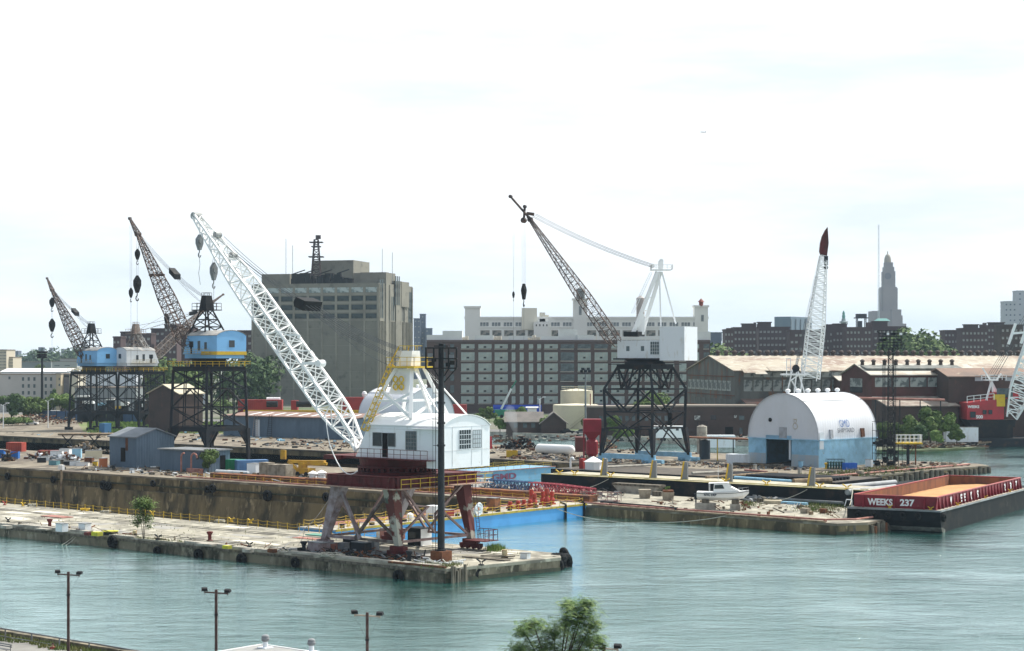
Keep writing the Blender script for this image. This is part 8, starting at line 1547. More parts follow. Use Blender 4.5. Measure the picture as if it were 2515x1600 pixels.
# ------------------------------------------------------------------ red crane barge at the right edge
def red_crane():
	D = 505; X_ = Vector((1,0,0)); q = lambda x,y,d=D: w(15,x,y,d)
	T = thing('crane_barge',at(2440,D,0),'red floating crane with white lettering on a dark pontoon at the right edge','crane barge')
	mb = MB(); A,B = q(935,825),q(1500,830); mb.extr([Vector((A.x,D,-1)),Vector((A.x-1,D,1.2)),Vector((A.x-1,D,2.4)),Vector((B.x+20,D,2.4)),Vector((B.x+20,D,-1))],Vector((0,16,0))); hl = mb.build('pontoon',M['dark_steel'],T)
	mb = MB(); mb.box(Vector(((q(1035,0).x+q(1310,0).x)/2,D+8,2.4)),(q(1310,0).x-q(1035,0).x,11,q(0,705).z-2.4)); mb.hexa(*[[Vector((q(x,0).x,D+8+s,q(0,y).z)) for x,s in ((xa,-5.6),(xb,-5.6),(xb,5.6),(xa,5.6))] for y,xa,xb in ((740,1035,1320),(690,1000,1330))]); mb.build('pedestal',M['black_steel'],T)
	red = mat('crane_red',(.42,.035,.045),.5,c2=(.32,.035,.04),scale=.3); mb = MB(); a_,b_ = q(995,690),q(1250,690); z0,z1 = q(0,688).z,q(0,575).z; mb.hexa([Vector((x,y,z0)) for x,y in ((a_.x,D+1.5),(b_.x,D+2.5),(b_.x,D+12),(a_.x,D+12))],[Vector((x,y,z1+ (1.2 if x == b_.x else 0))) for x,y in ((a_.x,D+1.5),(b_.x,D+2.5),(b_.x,D+12),(a_.x,D+12))]); hs = mb.build('machinery_house',red,T)
	n = Vector((0,-1,0)); wt = M['white_clean']; txt(T,hs,'WEEKS',Vector((q(998,0).x,D+1.44,q(0,611).z)),X_,n,(q(0,592).z-q(0,611).z),wt,'lettering',q(1076,0).x-q(998,0).x); txt(T,hs,'500',Vector((q(1056,0).x,D+1.68,q(0,681).z)),X_+Vector((0,.03,0)),n,(q(0,658).z-q(0,681).z),wt,'lettering',q(1103,0).x-q(1056,0).x)
	panes(T,hs,[(Vector((q(x,0).x,D+2.0,q(0,y).z)),1.0,1.2) for x,y in ((1103,652),(1142,652))]+[(Vector((q(1015,0).x,D+1.5,q(0,675).z)),1.5,1.7)],X_,n,M['glass_dark'],th=.35); mb = MB(); p = q(1180,600); mb.box(Vector((p.x+1.5,D+2.35,p.z)),(3.4,.1,3.4)); mb.build('yellow_panel',M['yellow'],hs)
	mb = MB(); p0 = q(1175,550); mb.hexa([Vector((x,y,p0.z)) for x,y in ((p0.x,D+3),(p0.x+7.5,D+3),(p0.x+7.5,D+8),(p0.x,D+8))],[Vector((x,y,q(0,505).z)) for x,y in ((p0.x+.3,D+3.6),(p0.x+7.5,D+3.6),(p0.x+7.5,D+8),(p0.x+.3,D+8))]); cb = mb.build('operator_cab',red,T); panes(T,cb,[(Vector((q(1205,0).x,D+3.15,q(0,540).z)),4.5,2.6)],X_,n,M['glass_grey'],th=.3)
	mb = MB(); tp = q(1145,425,D+6); 
	for x,dy in ((1110,-2),(1165,-2),(1200,2),(1225,-1)): mb.bar(q(x,575,D+6+dy),tp+Vector((0,dy*.4,0)),.45)
	mb.box(tp,(3.6,3,.3)); rail(mb,[tp+Vector((-3,-1.5,.2)),tp+Vector((4,-1.5,.2))],1.4,1.2,.08); mb.bar(tp,tp+Vector((-2.4,0,3.6)),.4); mb.bar(tp+Vector((1.5,0,0)),tp+Vector((3,0,2)),.4); mb.build('gantry_frame',M['white_clean'],T)
	mb = MB(); rail(mb,[Vector((a_.x,D+1.5,z1)),Vector((q(1180,0).x,D+2,z1+.8))],1.8,1.8,.07); mb.build('handrail',M['white_clean'],hs)
	foot = q(1285,668,D+4); tip = w(4,2700,700,D-6); mb = MB(); lattice(mb,foot,tip,Vector((.2,1,0)),lambda f: (1.6,1.4+1.6*min(f*5,1)),22,.24,.14); mb.build('boom',M['white_clean'],T)
	mb = MB(); [mb.bar(tp+Vector((dx,0,2)),w(4,2480,900,D)+Vector((dx,0,0)),.09) for dx in (-.6,0,.6)]; [mb.bar(q(1175,400)+Vector((dx,0,0)),q(1300,180)+Vector((dx,0,0)),.12) for dx in (-.5,.3)]; mb.build('luffing_ropes',M['rope'],T)
	p = w(4,2350,1140,D-4); mb = MB(); mb.bar(p+Vector((-2.5,0,-3)),p+Vector((-.5,0,2.8)),.9,.6); mb.bar(p+Vector((1.0,0,-2.8)),p+Vector((3,0,3)),.9,.6); mb.bar(p+Vector((-1.5,0,0)),p+Vector((2,0,.3)),.8,.6); mb.bar(p+Vector((2,0,3)),w(4,2560,900,D-4),.12); mb.build('hook_frame',M['white_clean'],T)
	crate(at(2360,D-4,PZ),(9,3,4),'white_stained','white site container on the shore left of the red crane','site_container','container',ax=X_)
	mb = MB(); r = random.Random(5)
	# shore rubble
	def reg(r): X = r.uniform(2225,2430); k = (X-2225)/205; return at(X,492+k*14+r.uniform(-10,12),-.1+r.uniform(0,1.4))
	debris(reg,500,'rubble and driftwood on the far right shore',('rust','timber_old','concrete_block','wood','dark_steel'),44,(.6,2.4),'rubble')
	mb = MB(); A,B = at(2130,500),at(2420,488); mb.prism([tuple(v)[:2] for v in (at(2150,478),at(2270,476),at(2420,493),at(2420,515),at(2150,520))],-1,.5); mb.build('shore',M['land'],None,kind='structure')
red_crane()
# ------------------------------------------------------------------ white crawler crane behind the quonset hut
def crawler():
	D = 428; q = lambda x,y,d=D,k=4: w(k,x,y,d); T = thing('lattice_crane',at(1975,D,PZ),'white lattice-boom crane with a dark red tip rising behind the quonset hut','crane')
	foot = q(535,1540); cap0 = q(650,462,D+6); wt = M['white_clean']; r = Vector((1,.15,0)).normalized(); mb = MB(); lattice(mb,foot,cap0,r,lambda f: (1.95 if f < .42 else 1.95-1.2*(f-.42)/.58,1.3 if f < .42 else 1.3-.7*(f-.42)/.58),34,.11,.06); bo = mb.build('boom',wt,T)
	mb = MB(); pf = [(625,350),(640,290),(665,240),(688,208),(690,240),(697,345),(683,460),(632,460),(618,420)]; mb.extr([q(x,y,D+5.6) for x,y in pf],Vector((0,1.1,0))); mb.build('boom_tip',mat('tip_maroon',(.10,.012,.012),.6,c2=(.05,.015,.012),scale=.5),bo)
	mb = MB(); p = q(673,505,D+5.5); mb.box(p-ZUP*1,(.9,.7,2.2)); mb.tube(p-ZUP*1.6-Vector((0,.3,0)),p-ZUP*1.6+Vector((0,.3,0)),.5,10); mb.build('hook_block',M['dark_steel'],T)
	mb = MB(); mb.bar(p-ZUP*1.8,q(640,1060),.07); mb.bar(q(672,480,D+5.5),q(676,700),.06); mb.bar(q(676,700),q(620,1200),.06); mb.bar(q(610,480),q(560,690),.06); mb.bar(q(560,690),q(480,1100),.05); mb.build('pendants',wt,T)
	mb = MB()
	for i in range(6): mb.bar(q(490+i*7,1010),q(398+i*4,1440),.06); mb.bar(q(490+i*7,1010),q(575+i*5,640),.025)
	mb.build('luffing_ropes',M['rope'],T)
	k = 13; mb = MB(); s = lambda x,y,dy=0: w(k,x,y,D+dy)
	for a_,b_ in (((890,720),(945,485)),((960,720),(985,490)),((1060,720),(990,490)),((1010,720),(940,600)),((920,600),(1000,540)),((1020,720),(1040,480))):
		for dy in (-1.4,1.4): mb.bar(s(*a_,dy),s(*b_,dy*.5),.28)
	rail(mb,[s(888,560),s(925,560)],4.4,1.2,.08); rail(mb,[s(985,560),s(1028,560)],4.4,1.2,.08); mb.box(s(955,545),(6,3,.4)); mb.build('back_gantry',wt,T)
	mb = MB(); mb.tube(s(975,480,-1),s(975,480,1),.9,12); mb.build('sheave',M['dark_steel'],T)
	c = at(1970,D,PZ); mb = MB(); mb.box(c+ZUP*1.4,(10,4,3.4)); mb.build('machinery_house',M['red_paint'],T)
	for y in (-2.6,2.6): mb = MB(); mb.box(c+Vector((0,y,0)),(8,1.1,1.3)); mb.build('crawler_track',M['dark_steel'],T)
crawler()
# ------------------------------------------------------------------ pier C
def pier_c():
	X_ = Vector((1,0,0)); Y_ = Vector((0,1,0))
	sb = M['shed_blue']; C = at(872,512,0); a = (at(549,540,0)-C); la = a.length; a.normalize(); b = Vector((-a.y,a.x,0)); b = -b if b.y < 0 else b
	T = thing('long_shed',C,'long low blue-grey shed with a brown roof behind the boom of the near crane','shed'); z = 7.6; mb = MB(); qbox(mb,C,a,b,la,13,PZ,z); wl = mb.build('wall',sb,T)
	mb = MB(); q = lambda x,y,z_: C+a*x+b*y+ZUP*z_; mb.hexa([q(-.5,-.6,z),q(-.5,13,z+.9),q(la+.5,13,z+.9),q(la+.5,-.6,z)],[q(-.5,-.6,z+.25),q(-.5,13,z+1.15),q(la+.5,13,z+1.15),q(la+.5,-.6,z+.25)]); rf = mb.build('roof',mat('roof_pinkbrown',(.27,.17,.14),.85,c2=(.2,.14,.12),scale=.3),T)
	for i in range(9): x = la*(.06+i*.095); mb = MB(); z_ = lambda y: z+.28+y*.069; mb.hexa([q(x,2,z_(2)),q(x+.9,2,z_(2)),q(x+2.4,9,z_(9)),q(x+1.5,9,z_(9))],[q(x,2,z_(2)+.06),q(x+.9,2,z_(2)+.06),q(x+2.4,9,z_(9)+.06),q(x+1.5,9,z_(9)+.06)]); mb.build('skylight',M['white_paint'],rf)
	n = -b; panel(q(ext(C,a,628),0,PZ+.1),-a,1.6,5.0,.06,n).build('door',M['white_stained'],wl)
	for i,(x0,lb) in enumerate(((632,'pale'),(668,'dark'))):
		p = q(ext(C,a,x0),-1.2,PZ); mb = MB(); 
		for s in (-1,1): mb.bar(p+a*s*.95,p+a*s*.5+ZUP*6.6+b*.6,.14)
		for k in range(11): f = k/11; mb.bar(p-a*(.95-.45*f)+ZUP*6.6*f+b*.6*f,p+a*(.95-.45*f)+ZUP*6.6*f+b*.6*f,.09)
		mesh_thing(mb,'leaning_frame',M['boom_tan'] if i == 0 else M['dark_steel'],lb+' ladder-like steel frame leaning on the long blue-grey shed','frame')
	red = mat('deck_red',(.36,.045,.04),.6,c2=(.28,.04,.04),scale=.3)
	for i,(x0,x1,y0,y1,lb) in enumerate(((586,694,982,1005,'long red container row behind the shed, left of the boom'),(716,732,984,1000,'small red housing between the dark drums'),(838,893,976,1006,'tall red container row at the right of the boom'),(1112,1146,994,1016,'red ribbed container just right of the floodlight cage'))): d = 575+i*3; ribbed(at((x0+x1)/2,d,0),((kx(x1)-kx(x0))*d,3,zy(y0,d)),red,lb,ax=X_)
	for i,(x0,x1) in enumerate(((655,682),(728,765))): d = 570; mb = MB(); mb.tube(at(x0,d,zy(993,d)),at(x1,d,zy(993,d)),1.0,12); mesh_thing(mb,'dark_drum',M['black_steel'],('left' if i == 0 else 'right')+' black drum lying before the red containers','drum')
	mb = MB(); A,B = at(598,566,zy(1009,566)),at(895,566,zy(1009,566)); mb.bar(A,B,.5,.35); mb.bar(at(598,566.5,zy(1014,566)),at(895,566.5,zy(1014,566)),1.0,1.2); mesh_thing(mb,'yellow_edged_float',M['yellow'],'long yellow edged float behind the long blue-grey shed','float')
	for i in range(4): mb = MB(); p = at(655+i*8.5,577,zy(982,577)); mb.tube(p,p+X_*1.0,.8,10); mesh_thing(mb,'white_tank',M['white_paint'],'white roof tank on the long red container, %s from the left' % ordw(i+1),'tank','white tanks on the red container')
	mb = MB(); p = at(895,583,zy(968,583)); mb.lathe(p,[(.2,-1.5),(.7,-.6),(.9,0),(.6,.7),(.1,.9)],12); mesh_thing(mb,'radar_dome',M['white_paint'],'white radar dome on the right red container','dome')
	# yard objects
	def G(x,y): return g(12,x,y)
	p0,p1 = G(705,455),G(1030,470); z = 2.1; T = thing('gas_tank',(p0+p1)/2,'long white horizontal cylindrical tank on the far pier','tank'); d = (p1-p0).normalized(); mb = MB(); L_ = (p1-p0).length; mb.lathe(p0+ZUP*1.5,[(.1,-.5),(.7,-.35),(1.1,.1),(1.15,.5),(1.15,L_-.5),(1.1,L_-.1),(.7,L_+.35),(.1,L_+.5)],20,ax=d); mb.build('vessel',M['white_clean'],T,smooth=True); mb = MB(); [mb.box(p0.lerp(p1,f),(.5,2,.6),d) for f in (.2,.8)]; mb.sep('saddle',M['dark_steel'],T)
	ribbed(G(456,478),(2.7,1.8,1.5),'yellow','yellow skip left of the white cylindrical tank','skip','skip',ax=X_,open_top=True); ribbed(G(1108,422),(2.6,6,3.6),mat('cont_maroon',(.12,.035,.03),.7),'dark maroon container left of the red hopper silo',ax=X_)
	p = G(1222,505); T = thing('hopper_silo',p,'bright red hopper silo on four legs above a red cylinder','silo'); rp = mat('silo_red',(.33,.02,.035),.5,c2=(.26,.02,.03),scale=.4); zt = zy(1030,p.y); mb = MB(); c = p+Y_*1; h2 = 2.05; mb.box(Vector((c.x,c.y,zt-2.9)),(4.1,3.6,2.9)); mb.hexa([Vector((c.x+x*.4,c.y+y*.4,zt-5)) for x,y in ((-1,-1),(1,-1),(1,1),(-1,1))],[Vector((c.x+x*2.05,c.y+y*1.8,zt-2.903)) for x,y in ((-1,-1),(1,-1),(1,1),(-1,1))]); mb.build('hopper',rp,T)
	for x in (-1.9,1.9):
		for y in (-1.6,1.6): mb = MB(); mb.bar(Vector((c.x+x,c.y+y,PZ)),Vector((c.x+x,c.y+y,zt-2.9)),.24); mb.build('leg',rp,T)
	mb = MB(); mb.lathe(Vector((c.x,c.y,PZ+.6)),[(.7,0),(1.4,.8),(1.4,3.6),(.8,4.2),(.3,4.7)],18); mb.build('cylinder',rp,T)
	crate(Vector((*G(230,400)[:2],PZ)),(1.4,1.4,3.2),rp,'narrow red box at the right of the near crane house','red_box','box',lid=False)
	lump_heap(G(530,400),(6.5,2.5),3.6,170,('black_steel','dark_steel','black_steel','rust'),'dark heap of smoking machinery on the far pier',6); lump_heap(G(400,340),(5,2),1.8,60,('rust','timber_old'),'rusty low heap left of the smoking machinery',7); lump_heap(G(1340,390),(3,2),3.0,70,('wood','rust','timber_old'),'pile of brown scrap between the silo and the black gantry',9)
	# thin smoke
	m = bpy.data.materials.new('smoke'); m.use_nodes = True; nt = m.node_tree
	for nd in list(nt.nodes): nt.nodes.remove(nd)
	o_ = nt.nodes.new('ShaderNodeOutputMaterial'); v = nt.nodes.new('ShaderNodeVolumePrincipled'); v.inputs['Density'].default_value = .10; v.inputs['Color'].default_value = (.8,.88,.95,1); nt.links.new(v.outputs[0],o_.inputs['Volume'])
	mb = MB(); b0 = G(500,350)+ZUP*2; mb.lathe(b0,[(.2,0),(.7,1.5),(1.2,3.5),(1.7,6),(1.3,8),(.2,9)],14,ax=Vector((-.25,0,1))); mb.build('smoke',m,None,kind='stuff',label='thin pale smoke rising from the dark machinery heap',cat='smoke')
	# tanks, canopy, container by the quonset
	p = G(2300,500); T = thing('dark_tank',p,'dark upright tank under the canopy end left of the quonset hut','tank'); mb = MB(); mb.lathe(p,[(1.15,0),(1.15,4.4),(.2,4.7)],18); mb.build('shell',mat('tank_navy',(.04,.06,.08),.5),T); p = at(1724,440,PZ); mb = MB(); mb.lathe(p,[(1.25,0),(1.25,zy(1048,440)-PZ),(.3,zy(1044,440)-PZ)],18); mb2 = mb; T = thing('grey_tank',p,'pale grey upright tank behind the dark one, left of the quonset hut','tank'); mb2.build('shell',M['concrete_block'],T)
	rl = MB(); rail(rl,[p+Vector((-1.2,-1,zy(1046,440)-PZ)),p+Vector((1.2,-1,zy(1046,440)-PZ))],1,.8,.05); rl.build('handrail',M['dark_steel'],T)
	T = thing('canopy',at(1770,410,PZ),'flat rusty canopy on thin posts beside the quonset hut','canopy'); A,B = at(1690,412),at(1838,403); z = zy(1079,408); mb = MB(); mb.hexa([Vector((A.x,A.y,z)),Vector((B.x,B.y,z)),Vector((B.x,B.y+5,z)),Vector((A.x,A.y+5,z))],[Vector((A.x,A.y,z+.3)),Vector((B.x,B.y,z+.3)),Vector((B.x,B.y+5,z+.3)),Vector((A.x,A.y+5,z+.3))]); mb.build('roof',M['rust'],T)
	for x in (1719,1762,1801): mb = MB(); q = at(x,408,PZ); mb.bar(q,Vector((q.x,q.y,z)),.22); mb.build('post',M['yellow'] if x == 1762 else M['dark_steel'],T)
	ribbed(g(13,428,1385),(4.6,2.4,2.3),'white_stained','dirty white container beside the quonset hut wall',ax=U); crate(g(13,235,1118+8)+Vector((0,0,0)),(.1,.1,.1),'white_stained','x') if False else None
	ribbed(at(1762,470,PZ),(9,3,3.2),'white_stained','white container behind the canopy, left of the quonset hut',ax=X_)
	# by the quonset doors
	p = g(13,1482,1432); T = ribbed(p,(2.7,1.6,1.4),mat('skip_blue',(.02,.12,.50),.5),'bright blue skip by the quonset side wall','skip','skip',ax=Vector((.95,.2,0)),open_top=True)
	p = g(13,1345,1425); T = thing('wire_cage',p,'dark green wire cage of bottles by the quonset wall','cage'); mb = MB(); 
	for x in range(7):
		for y in (-.8,.8): mb.bar(p+X_*(x*.6-1.8)+Y_*y,p+X_*(x*.6-1.8)+Y_*y+ZUP*2.0,.07)
	for z in (0,.7,1.3,2): 
		for y in (-.8,.8): mb.bar(p-X_*1.8+Y_*y+ZUP*(z+.05),p+X_*1.8+Y_*y+ZUP*(z+.05),.07)
	mb.build('frame',M['dark_steel'],T)
	for i in range(6): mb = MB(); mb.lathe(p+X_*(i*.58-1.5),[(.22,0),(.22,1.4),(.08,1.6)],8); mb.build('gas_bottle',mat('bottle_green',(.03,.12,.10),.5),T)
	for x,y,sz,m,lb in ((1665,1408,(1.3,1,1.6),'white_stained','white cabinet at the right end of the quonset side wall'),(1022,1418,(.8,.7,1.5),'light_blue','narrow pale blue cabinet right of the dark doorway'),(590,1450,(.6,.6,1.4),'concrete_block','grey post box before the dark doorway'),(1012,1480,(.6,.6,1.2),'concrete_block','short grey post box on the pier edge')): crate(g(13,x,y),sz,m,lb,'cabinet','cabinet')
	for x,y,lb in ((1260,1425,'yellow bollard beside the wire cage'),): bollard(g(13,x,y),lb,1.3,'yellow')
	for x,y,r_,lb in ((1310,1495,1.1,'large tyre on the pier edge before the quonset side wall'),(1790,1480,1.25,'big tyre hanging at the corner of the far pier'),(1570,1500,.8,'dark tyre on the far pier edge')):
		q = g(13,x,y,.9); tyre(q,Vector((.3,-1,.1)),r_,lb)
	T = thing('timber_stack',g(13,610,1420),'stack of brown timbers before the quonset doorway','timber'); r = random.Random(7)
	for i in range(5): mb = MB(); p = g(13,470+i*75,1405+i*3); mb.box(p,(4.2,1.1,.5),U); mb.box(p+ZUP*.5,(3.8,1.6,.35),U+V*.1); mb.build('timber',M['wood'] if i % 2 else M['timber_old'],T)
	debris(lambda r: P(r.uniform(-135,-58),r.uniform(172,187)),420,'scattered scrap on the near side of the far pier',('rust','wood','grey_steel','timber_old','dark_steel'),51,(.3,1.2)); debris(lambda r: P(r.uniform(-230,-110),r.uniform(174,222)),500,'scrap and timber strewn across the far pier yard',('rust','wood','grey_steel','timber_old','dark_steel','black_steel'),52,(.4,1.6)); debris(lambda r: P(r.uniform(-50,-38),r.uniform(165,220)),160,'scrap on the outer end of the far pier',('rust','wood','timber_old','dark_steel'),53,(.3,1.2)); debris(lambda r: P(r.uniform(-330,-190),r.uniform(180,235)),300,'scrap around the feet of the left gantries',('rust','wood','light_blue','timber_old','dark_steel'),54,(.4,1.6)); debris(lambda r: at(r.uniform(1180,2150),r.uniform(500,540),PZ),260,'odds and ends along the far bulkhead street',('rust','concrete_block','dark_steel','black_steel'),55,(.5,1.6))
	for (k,x,y,q_),lb in zip(((5,95,1205,1.1),(5,165,1200,1.1),(5,300,1205,1.1),(7,1700,325,.95),(7,2005,340,.95),(12,262,545,.95)),('leftmost tyre on the farther dock wall','second tyre on the farther dock wall','third tyre on the farther dock wall','tyre on the farther dock wall right of the black gantry','tyre on the farther dock wall by the boom','tyre on the farther dock wall right of the white crane house')):
		p = g(k,x,y,.6); tyre(p-Y_*1.2,V,q_,lb,'tyres on the farther dock wall')
	crate(g(5,1238,1165),(7.5,6,3.8) if False else (2.6,2.6,3.0),mat('drum_blue',(.06,.18,.36),.6),'blue block tank under the crane gantries','block_tank','tank',lid=False)
	lump_heap(Vector((*g(5,440,1062)[:2],PZ)),(22,8),5.0,240,('rust','wood','rust','timber_old'),'long rust-brown heap of scrap under the left floodlight pole',10)
	# far left floodlight pole, slim lamps
	p = at(103.4,690,PZ); T = thing('floodlight_pole',p,'tall dark floodlight pole with a cluster of lamps, far left','pole'); mb = MB(); mb.tube(p,Vector((p.x,p.y,zy(872,690))),.55,10,.4); sh = mb.build('shaft',M['dark_steel'],T); mb = MB()
	for z in (870,876): mb.bar(at(94,690,zy(z,690)),at(113,690,zy(z,690)),.3)
	for x in (95,99,107,112):
		for z in (868,875,881): mb.box(at(x,689.5,zy(z,690)),(1.1,.8,.8))
	mb.build('lamp_cluster',M['black_steel'],sh)
	p = at(1438,500,PZ); T = thing('floodlight_pole',p,'slim grey-green floodlight pole before the cream tanks','pole'); mb = MB(); mb.tube(p,Vector((p.x,p.y,zy(905,500))),.3,8,.22); sh = mb.build('shaft',M['grey_steel'],T); mb = MB()
	for i in range(8): an = i*.785; c = Vector((p.x+1.1*math.cos(an),p.y+1.1*math.sin(an),zy(915,500)+.6*(i % 2))); mb.box(c,(.8,.5,.7))
	mb.lathe((p.x,p.y,zy(918,500)),[(1.2,0),(1.2,.2)],12); mb.build('lamp_cluster',M['dark_steel'],sh)
	for x,yt,yb,lb in ((1326,980,1017,'pale street lamp with curved arms before the brick warehouse'),(118,985,1030,'pale blue street lamp right of the far left floodlight pole'),(8,995,1035,'pale street lamp at the left frame edge')):
		d = 600; p = at(x,d,PZ); T = thing('street_lamp',p,lb,'street lamp','pale street lamps'); mb = MB(); z = zy(yt,d); mb.tube(p,Vector((p.x,p.y,z)),.16,8); mb.bar(Vector((p.x,p.y,z)),Vector((p.x+1.4,p.y,z+.6)),.14); mb.bar(Vector((p.x,p.y,z-.4)),Vector((p.x-.9,p.y,z+.2)),.14); mb.build('post',M['white_stained'],T); mb = MB(); mb.box(Vector((p.x+1.4,p.y,z+.5)),(1.1,.5,.25)); mb.build('lamp',M['white_stained'],T)
	# green telescopic lift by the brick warehouse
	T = thing('boom_lift',at(1235,700,PZ),'green telescopic boom lift with a pale arm before the brick warehouse','lift'); d = 700; mb = MB(); mb.box(at(1240,d,PZ+.6),(8,3,2.6)); mb.build('chassis',mat('lift_green',(.03,.22,.14),.5),T); mb = MB(); mb.bar(at(1231,d,zy(1005,d)),at(1256,d,zy(955,d)),.9,.8); mb.build('lower_arm',M['white_stained'],T); mb = MB(); mb.bar(at(1256,d,zy(955,d)),at(1268,d,zy(935,d)),.55,.5); mb.build('upper_arm',MATS['lift_green'],T); mb = MB(); [mb.tube(at(x,d-1.7,PZ+.7),at(x,d-1.2,PZ+.7),.7,12) for x in (1232,1248)]; mb.sep('wheel',M['rubber'],T)
pier_c()
# ------------------------------------------------------------------ big lattice floodlight mast and staging at the pier end
def flood_mast():
	base = g(13,1865,1400); d = base.y; T = thing('floodlight_mast',base,'tall dark lattice mast carrying a wide grid of floodlights right of the quonset hut','mast'); q = lambda x,y: w(13,x,y,d); wl = .9
	c = Vector((q(1868,0).x,d,0)); mb = MB(); lattice(mb,c+ZUP*PZ,c+ZUP*q(0,290).z,Vector((1,0,0)),lambda f: (.75-.3*f,.75-.3*f),34,.06,.035); ms = mb.build('lattice',M['black_steel'],T); mb = MB(); x0,x1 = q(1758,0).x,q(1968,0).x; z0,z1 = q(0,290).z,q(0,125).z
	for i in range(7): x = x0+(x1-x0)*i/6; mb.bar(Vector((x,d-.5,z0)),Vector((x,d-.5,z1)),.09); mb.bar(Vector((x,d+.5,z0)),Vector((x,d+.5,z1)),.09)
	for j in range(7): z = z0+(z1-z0)*j/6; [mb.bar(Vector((x0,d+s,z)),Vector((x1,d+s,z)),.1) for s in (-.5,.5)]
	for j in (0,2,4): z = z0+(z1-z0)*j/6; mb.box(Vector(((x0+x1)/2,d,z)),(x1-x0,1.0,.08))
	mb.bar(Vector((x0+.6,d,z0)),c+ZUP*(z0-2.5),.12); mb.bar(Vector((x1-.6,d,z0)),c+ZUP*(z0-2.5),.12); gr = mb.build('light_grid',M['black_steel'],T); r = random.Random(5)
	for i in range(14): x = x0+(x1-x0)*r.random(); z = z0+(z1-z0)*r.choice((.05,.38,.72)); mb = MB(); mb.box(Vector((x,d-.7,z+.1)),(.55,.4,.5)); mb.build('floodlight',M['white_paint'] if i < 3 else M['dark_steel'],gr)
	mb = MB(); mb.bar(Vector((x0-.5,d,q(0,130).z)),Vector((x0+.2,d,q(0,150).z)),.2); mb.build('bracket',M['dark_steel'],gr)
	# thinner mast beside, staging
	T = thing('scaffold_tower',base+Vector((2.4,3,0)),'tangle of dark scaffolding around the foot of the floodlight mast','scaffold'); mb = MB(); r = random.Random(9)
	lattice(mb,Vector((q(1822,0).x,d+2,PZ)),Vector((q(1822,0).x,d+2,q(0,400).z)),Vector((1,0,0)),lambda f: (.22,.22),30,.025,.015); lattice(mb,Vector((q(1925,0).x,d+2,PZ)),Vector((q(1925,0).x,d+2,q(0,420).z)),Vector((1,0,0)),lambda f: (.2,.2),30,.02,.014)
	for x in (1740,1765,1800,1840,1880,1915,1950,1985): 
		for y in (-2,2): mb.bar(Vector((q(x,0).x,d+y+3,PZ)),Vector((q(x,0).x,d+y+3,q(0,r.uniform(880,1200)).z)),.1)
	for z in (2.6,4.2,5.8,7.5,9.5): 
		for y in (-2,2): mb.bar(Vector((q(1735,0).x,d+y+3,z+PZ)),Vector((q(1990,0).x,d+y+3,z+PZ+r.uniform(-.4,.4))),.09)
	for i in range(16): x = r.uniform(1740,1960); z = r.uniform(0,7)+PZ; mb.bar(Vector((q(x,0).x,d+3,z)),Vector((q(x+35,0).x,d+3,z+2.0)),.07)
	mb.build('frame',M['dark_steel'],T); mb = MB()
	for i in range(26): p = Vector((q(r.uniform(1745,1960),0).x,d+r.uniform(1,5),PZ+r.choice((0,2.6,4.2))+r.uniform(0,.8))); mb.box(p,(r.uniform(.4,1.6),.7,r.uniform(.3,1.1)))
	mb.build('stored_gear',M['black_steel'],T)
	p = g(13,2030,1395); T = thing('lookout_platform',p,'rusty platform on a thick post with a white-railed deck at the far pier end','platform'); z = zy(px(13,0,1190)[1],p.y); mb = MB(); mb.box(Vector((w(13,2030,0,p.y).x,p.y,z)),(w(13,2150,0,p.y).x-w(13,1905,0,p.y).x,3.2,.35)); mb.build('deck',M['yellow'],T); mb = MB(); x0,x1 = w(13,1905,0,p.y).x,w(13,2150,0,p.y).x; rail(mb,[Vector((x0,p.y-1.6,z+.35)),Vector((x1,p.y-1.6,z+.35)),Vector((x1,p.y+1.6,z+.35)),Vector((x0,p.y+1.6,z+.35))],1.6,.9,.06); mb.build('handrail',M['white_stained'],T)
	mb = MB(); mb.bar(p,Vector((p.x,p.y,z)),.55); mb.build('post',M['dark_steel'],T); mb = MB(); xx = w(13,2102,0,p.y).x; mb.bar(Vector((xx,p.y,PZ)),Vector((xx,p.y,z)),.25); mb.bar(Vector((xx,p.y,z)),Vector((p.x,p.y,PZ+2)),.12); mb.build('post',M['rust'],T)
	T = thing('timber_fender_piles',P(-38,190,-1),'battered brown timber wrapping the end of the far pier','piles'); r_ = random.Random(16)
	for i in range(30): q_ = P(-39.3+4.6*i/30,161+i*2.0,-1.5); mb = MB(); mb.tube(q_,q_+ZUP*(2.9+r_.uniform(-.6,.4)),.5,8,.42); mb.build('pile',M['timber_old'],T)
	mb = MB(); mb.tube(P(-42,162,PZ+.3),P(-38,216,PZ+.3),.18,8); mesh_thing(mb,'edge_pipe',M['pink_pipe'],'long rusty pipe along the outer edge of the far pier','pipe')
	for i,t in enumerate((172,195,210)): crate(P(-41,t),(1.2,1.2,.9),MATS['block_mottled'],'concrete block on the far pier end, %s from the near side' % ordw(i+1),'concrete_block','block',lid=False)
	grass('weeds',lambda r: P(r.uniform(-50,-38),r.uniform(162,200)),1400,.2,.8,M['grass'],.09,61)
	tag([o for o in bpy.data.objects if o.name.startswith('weeds')][-1],'green weeds on the far pier end','weeds')
	for o in bpy.data.objects:
		if o.name.startswith('weeds') and 'label' not in o: tag(o,'green weeds on the far pier end','weeds')
flood_mast()
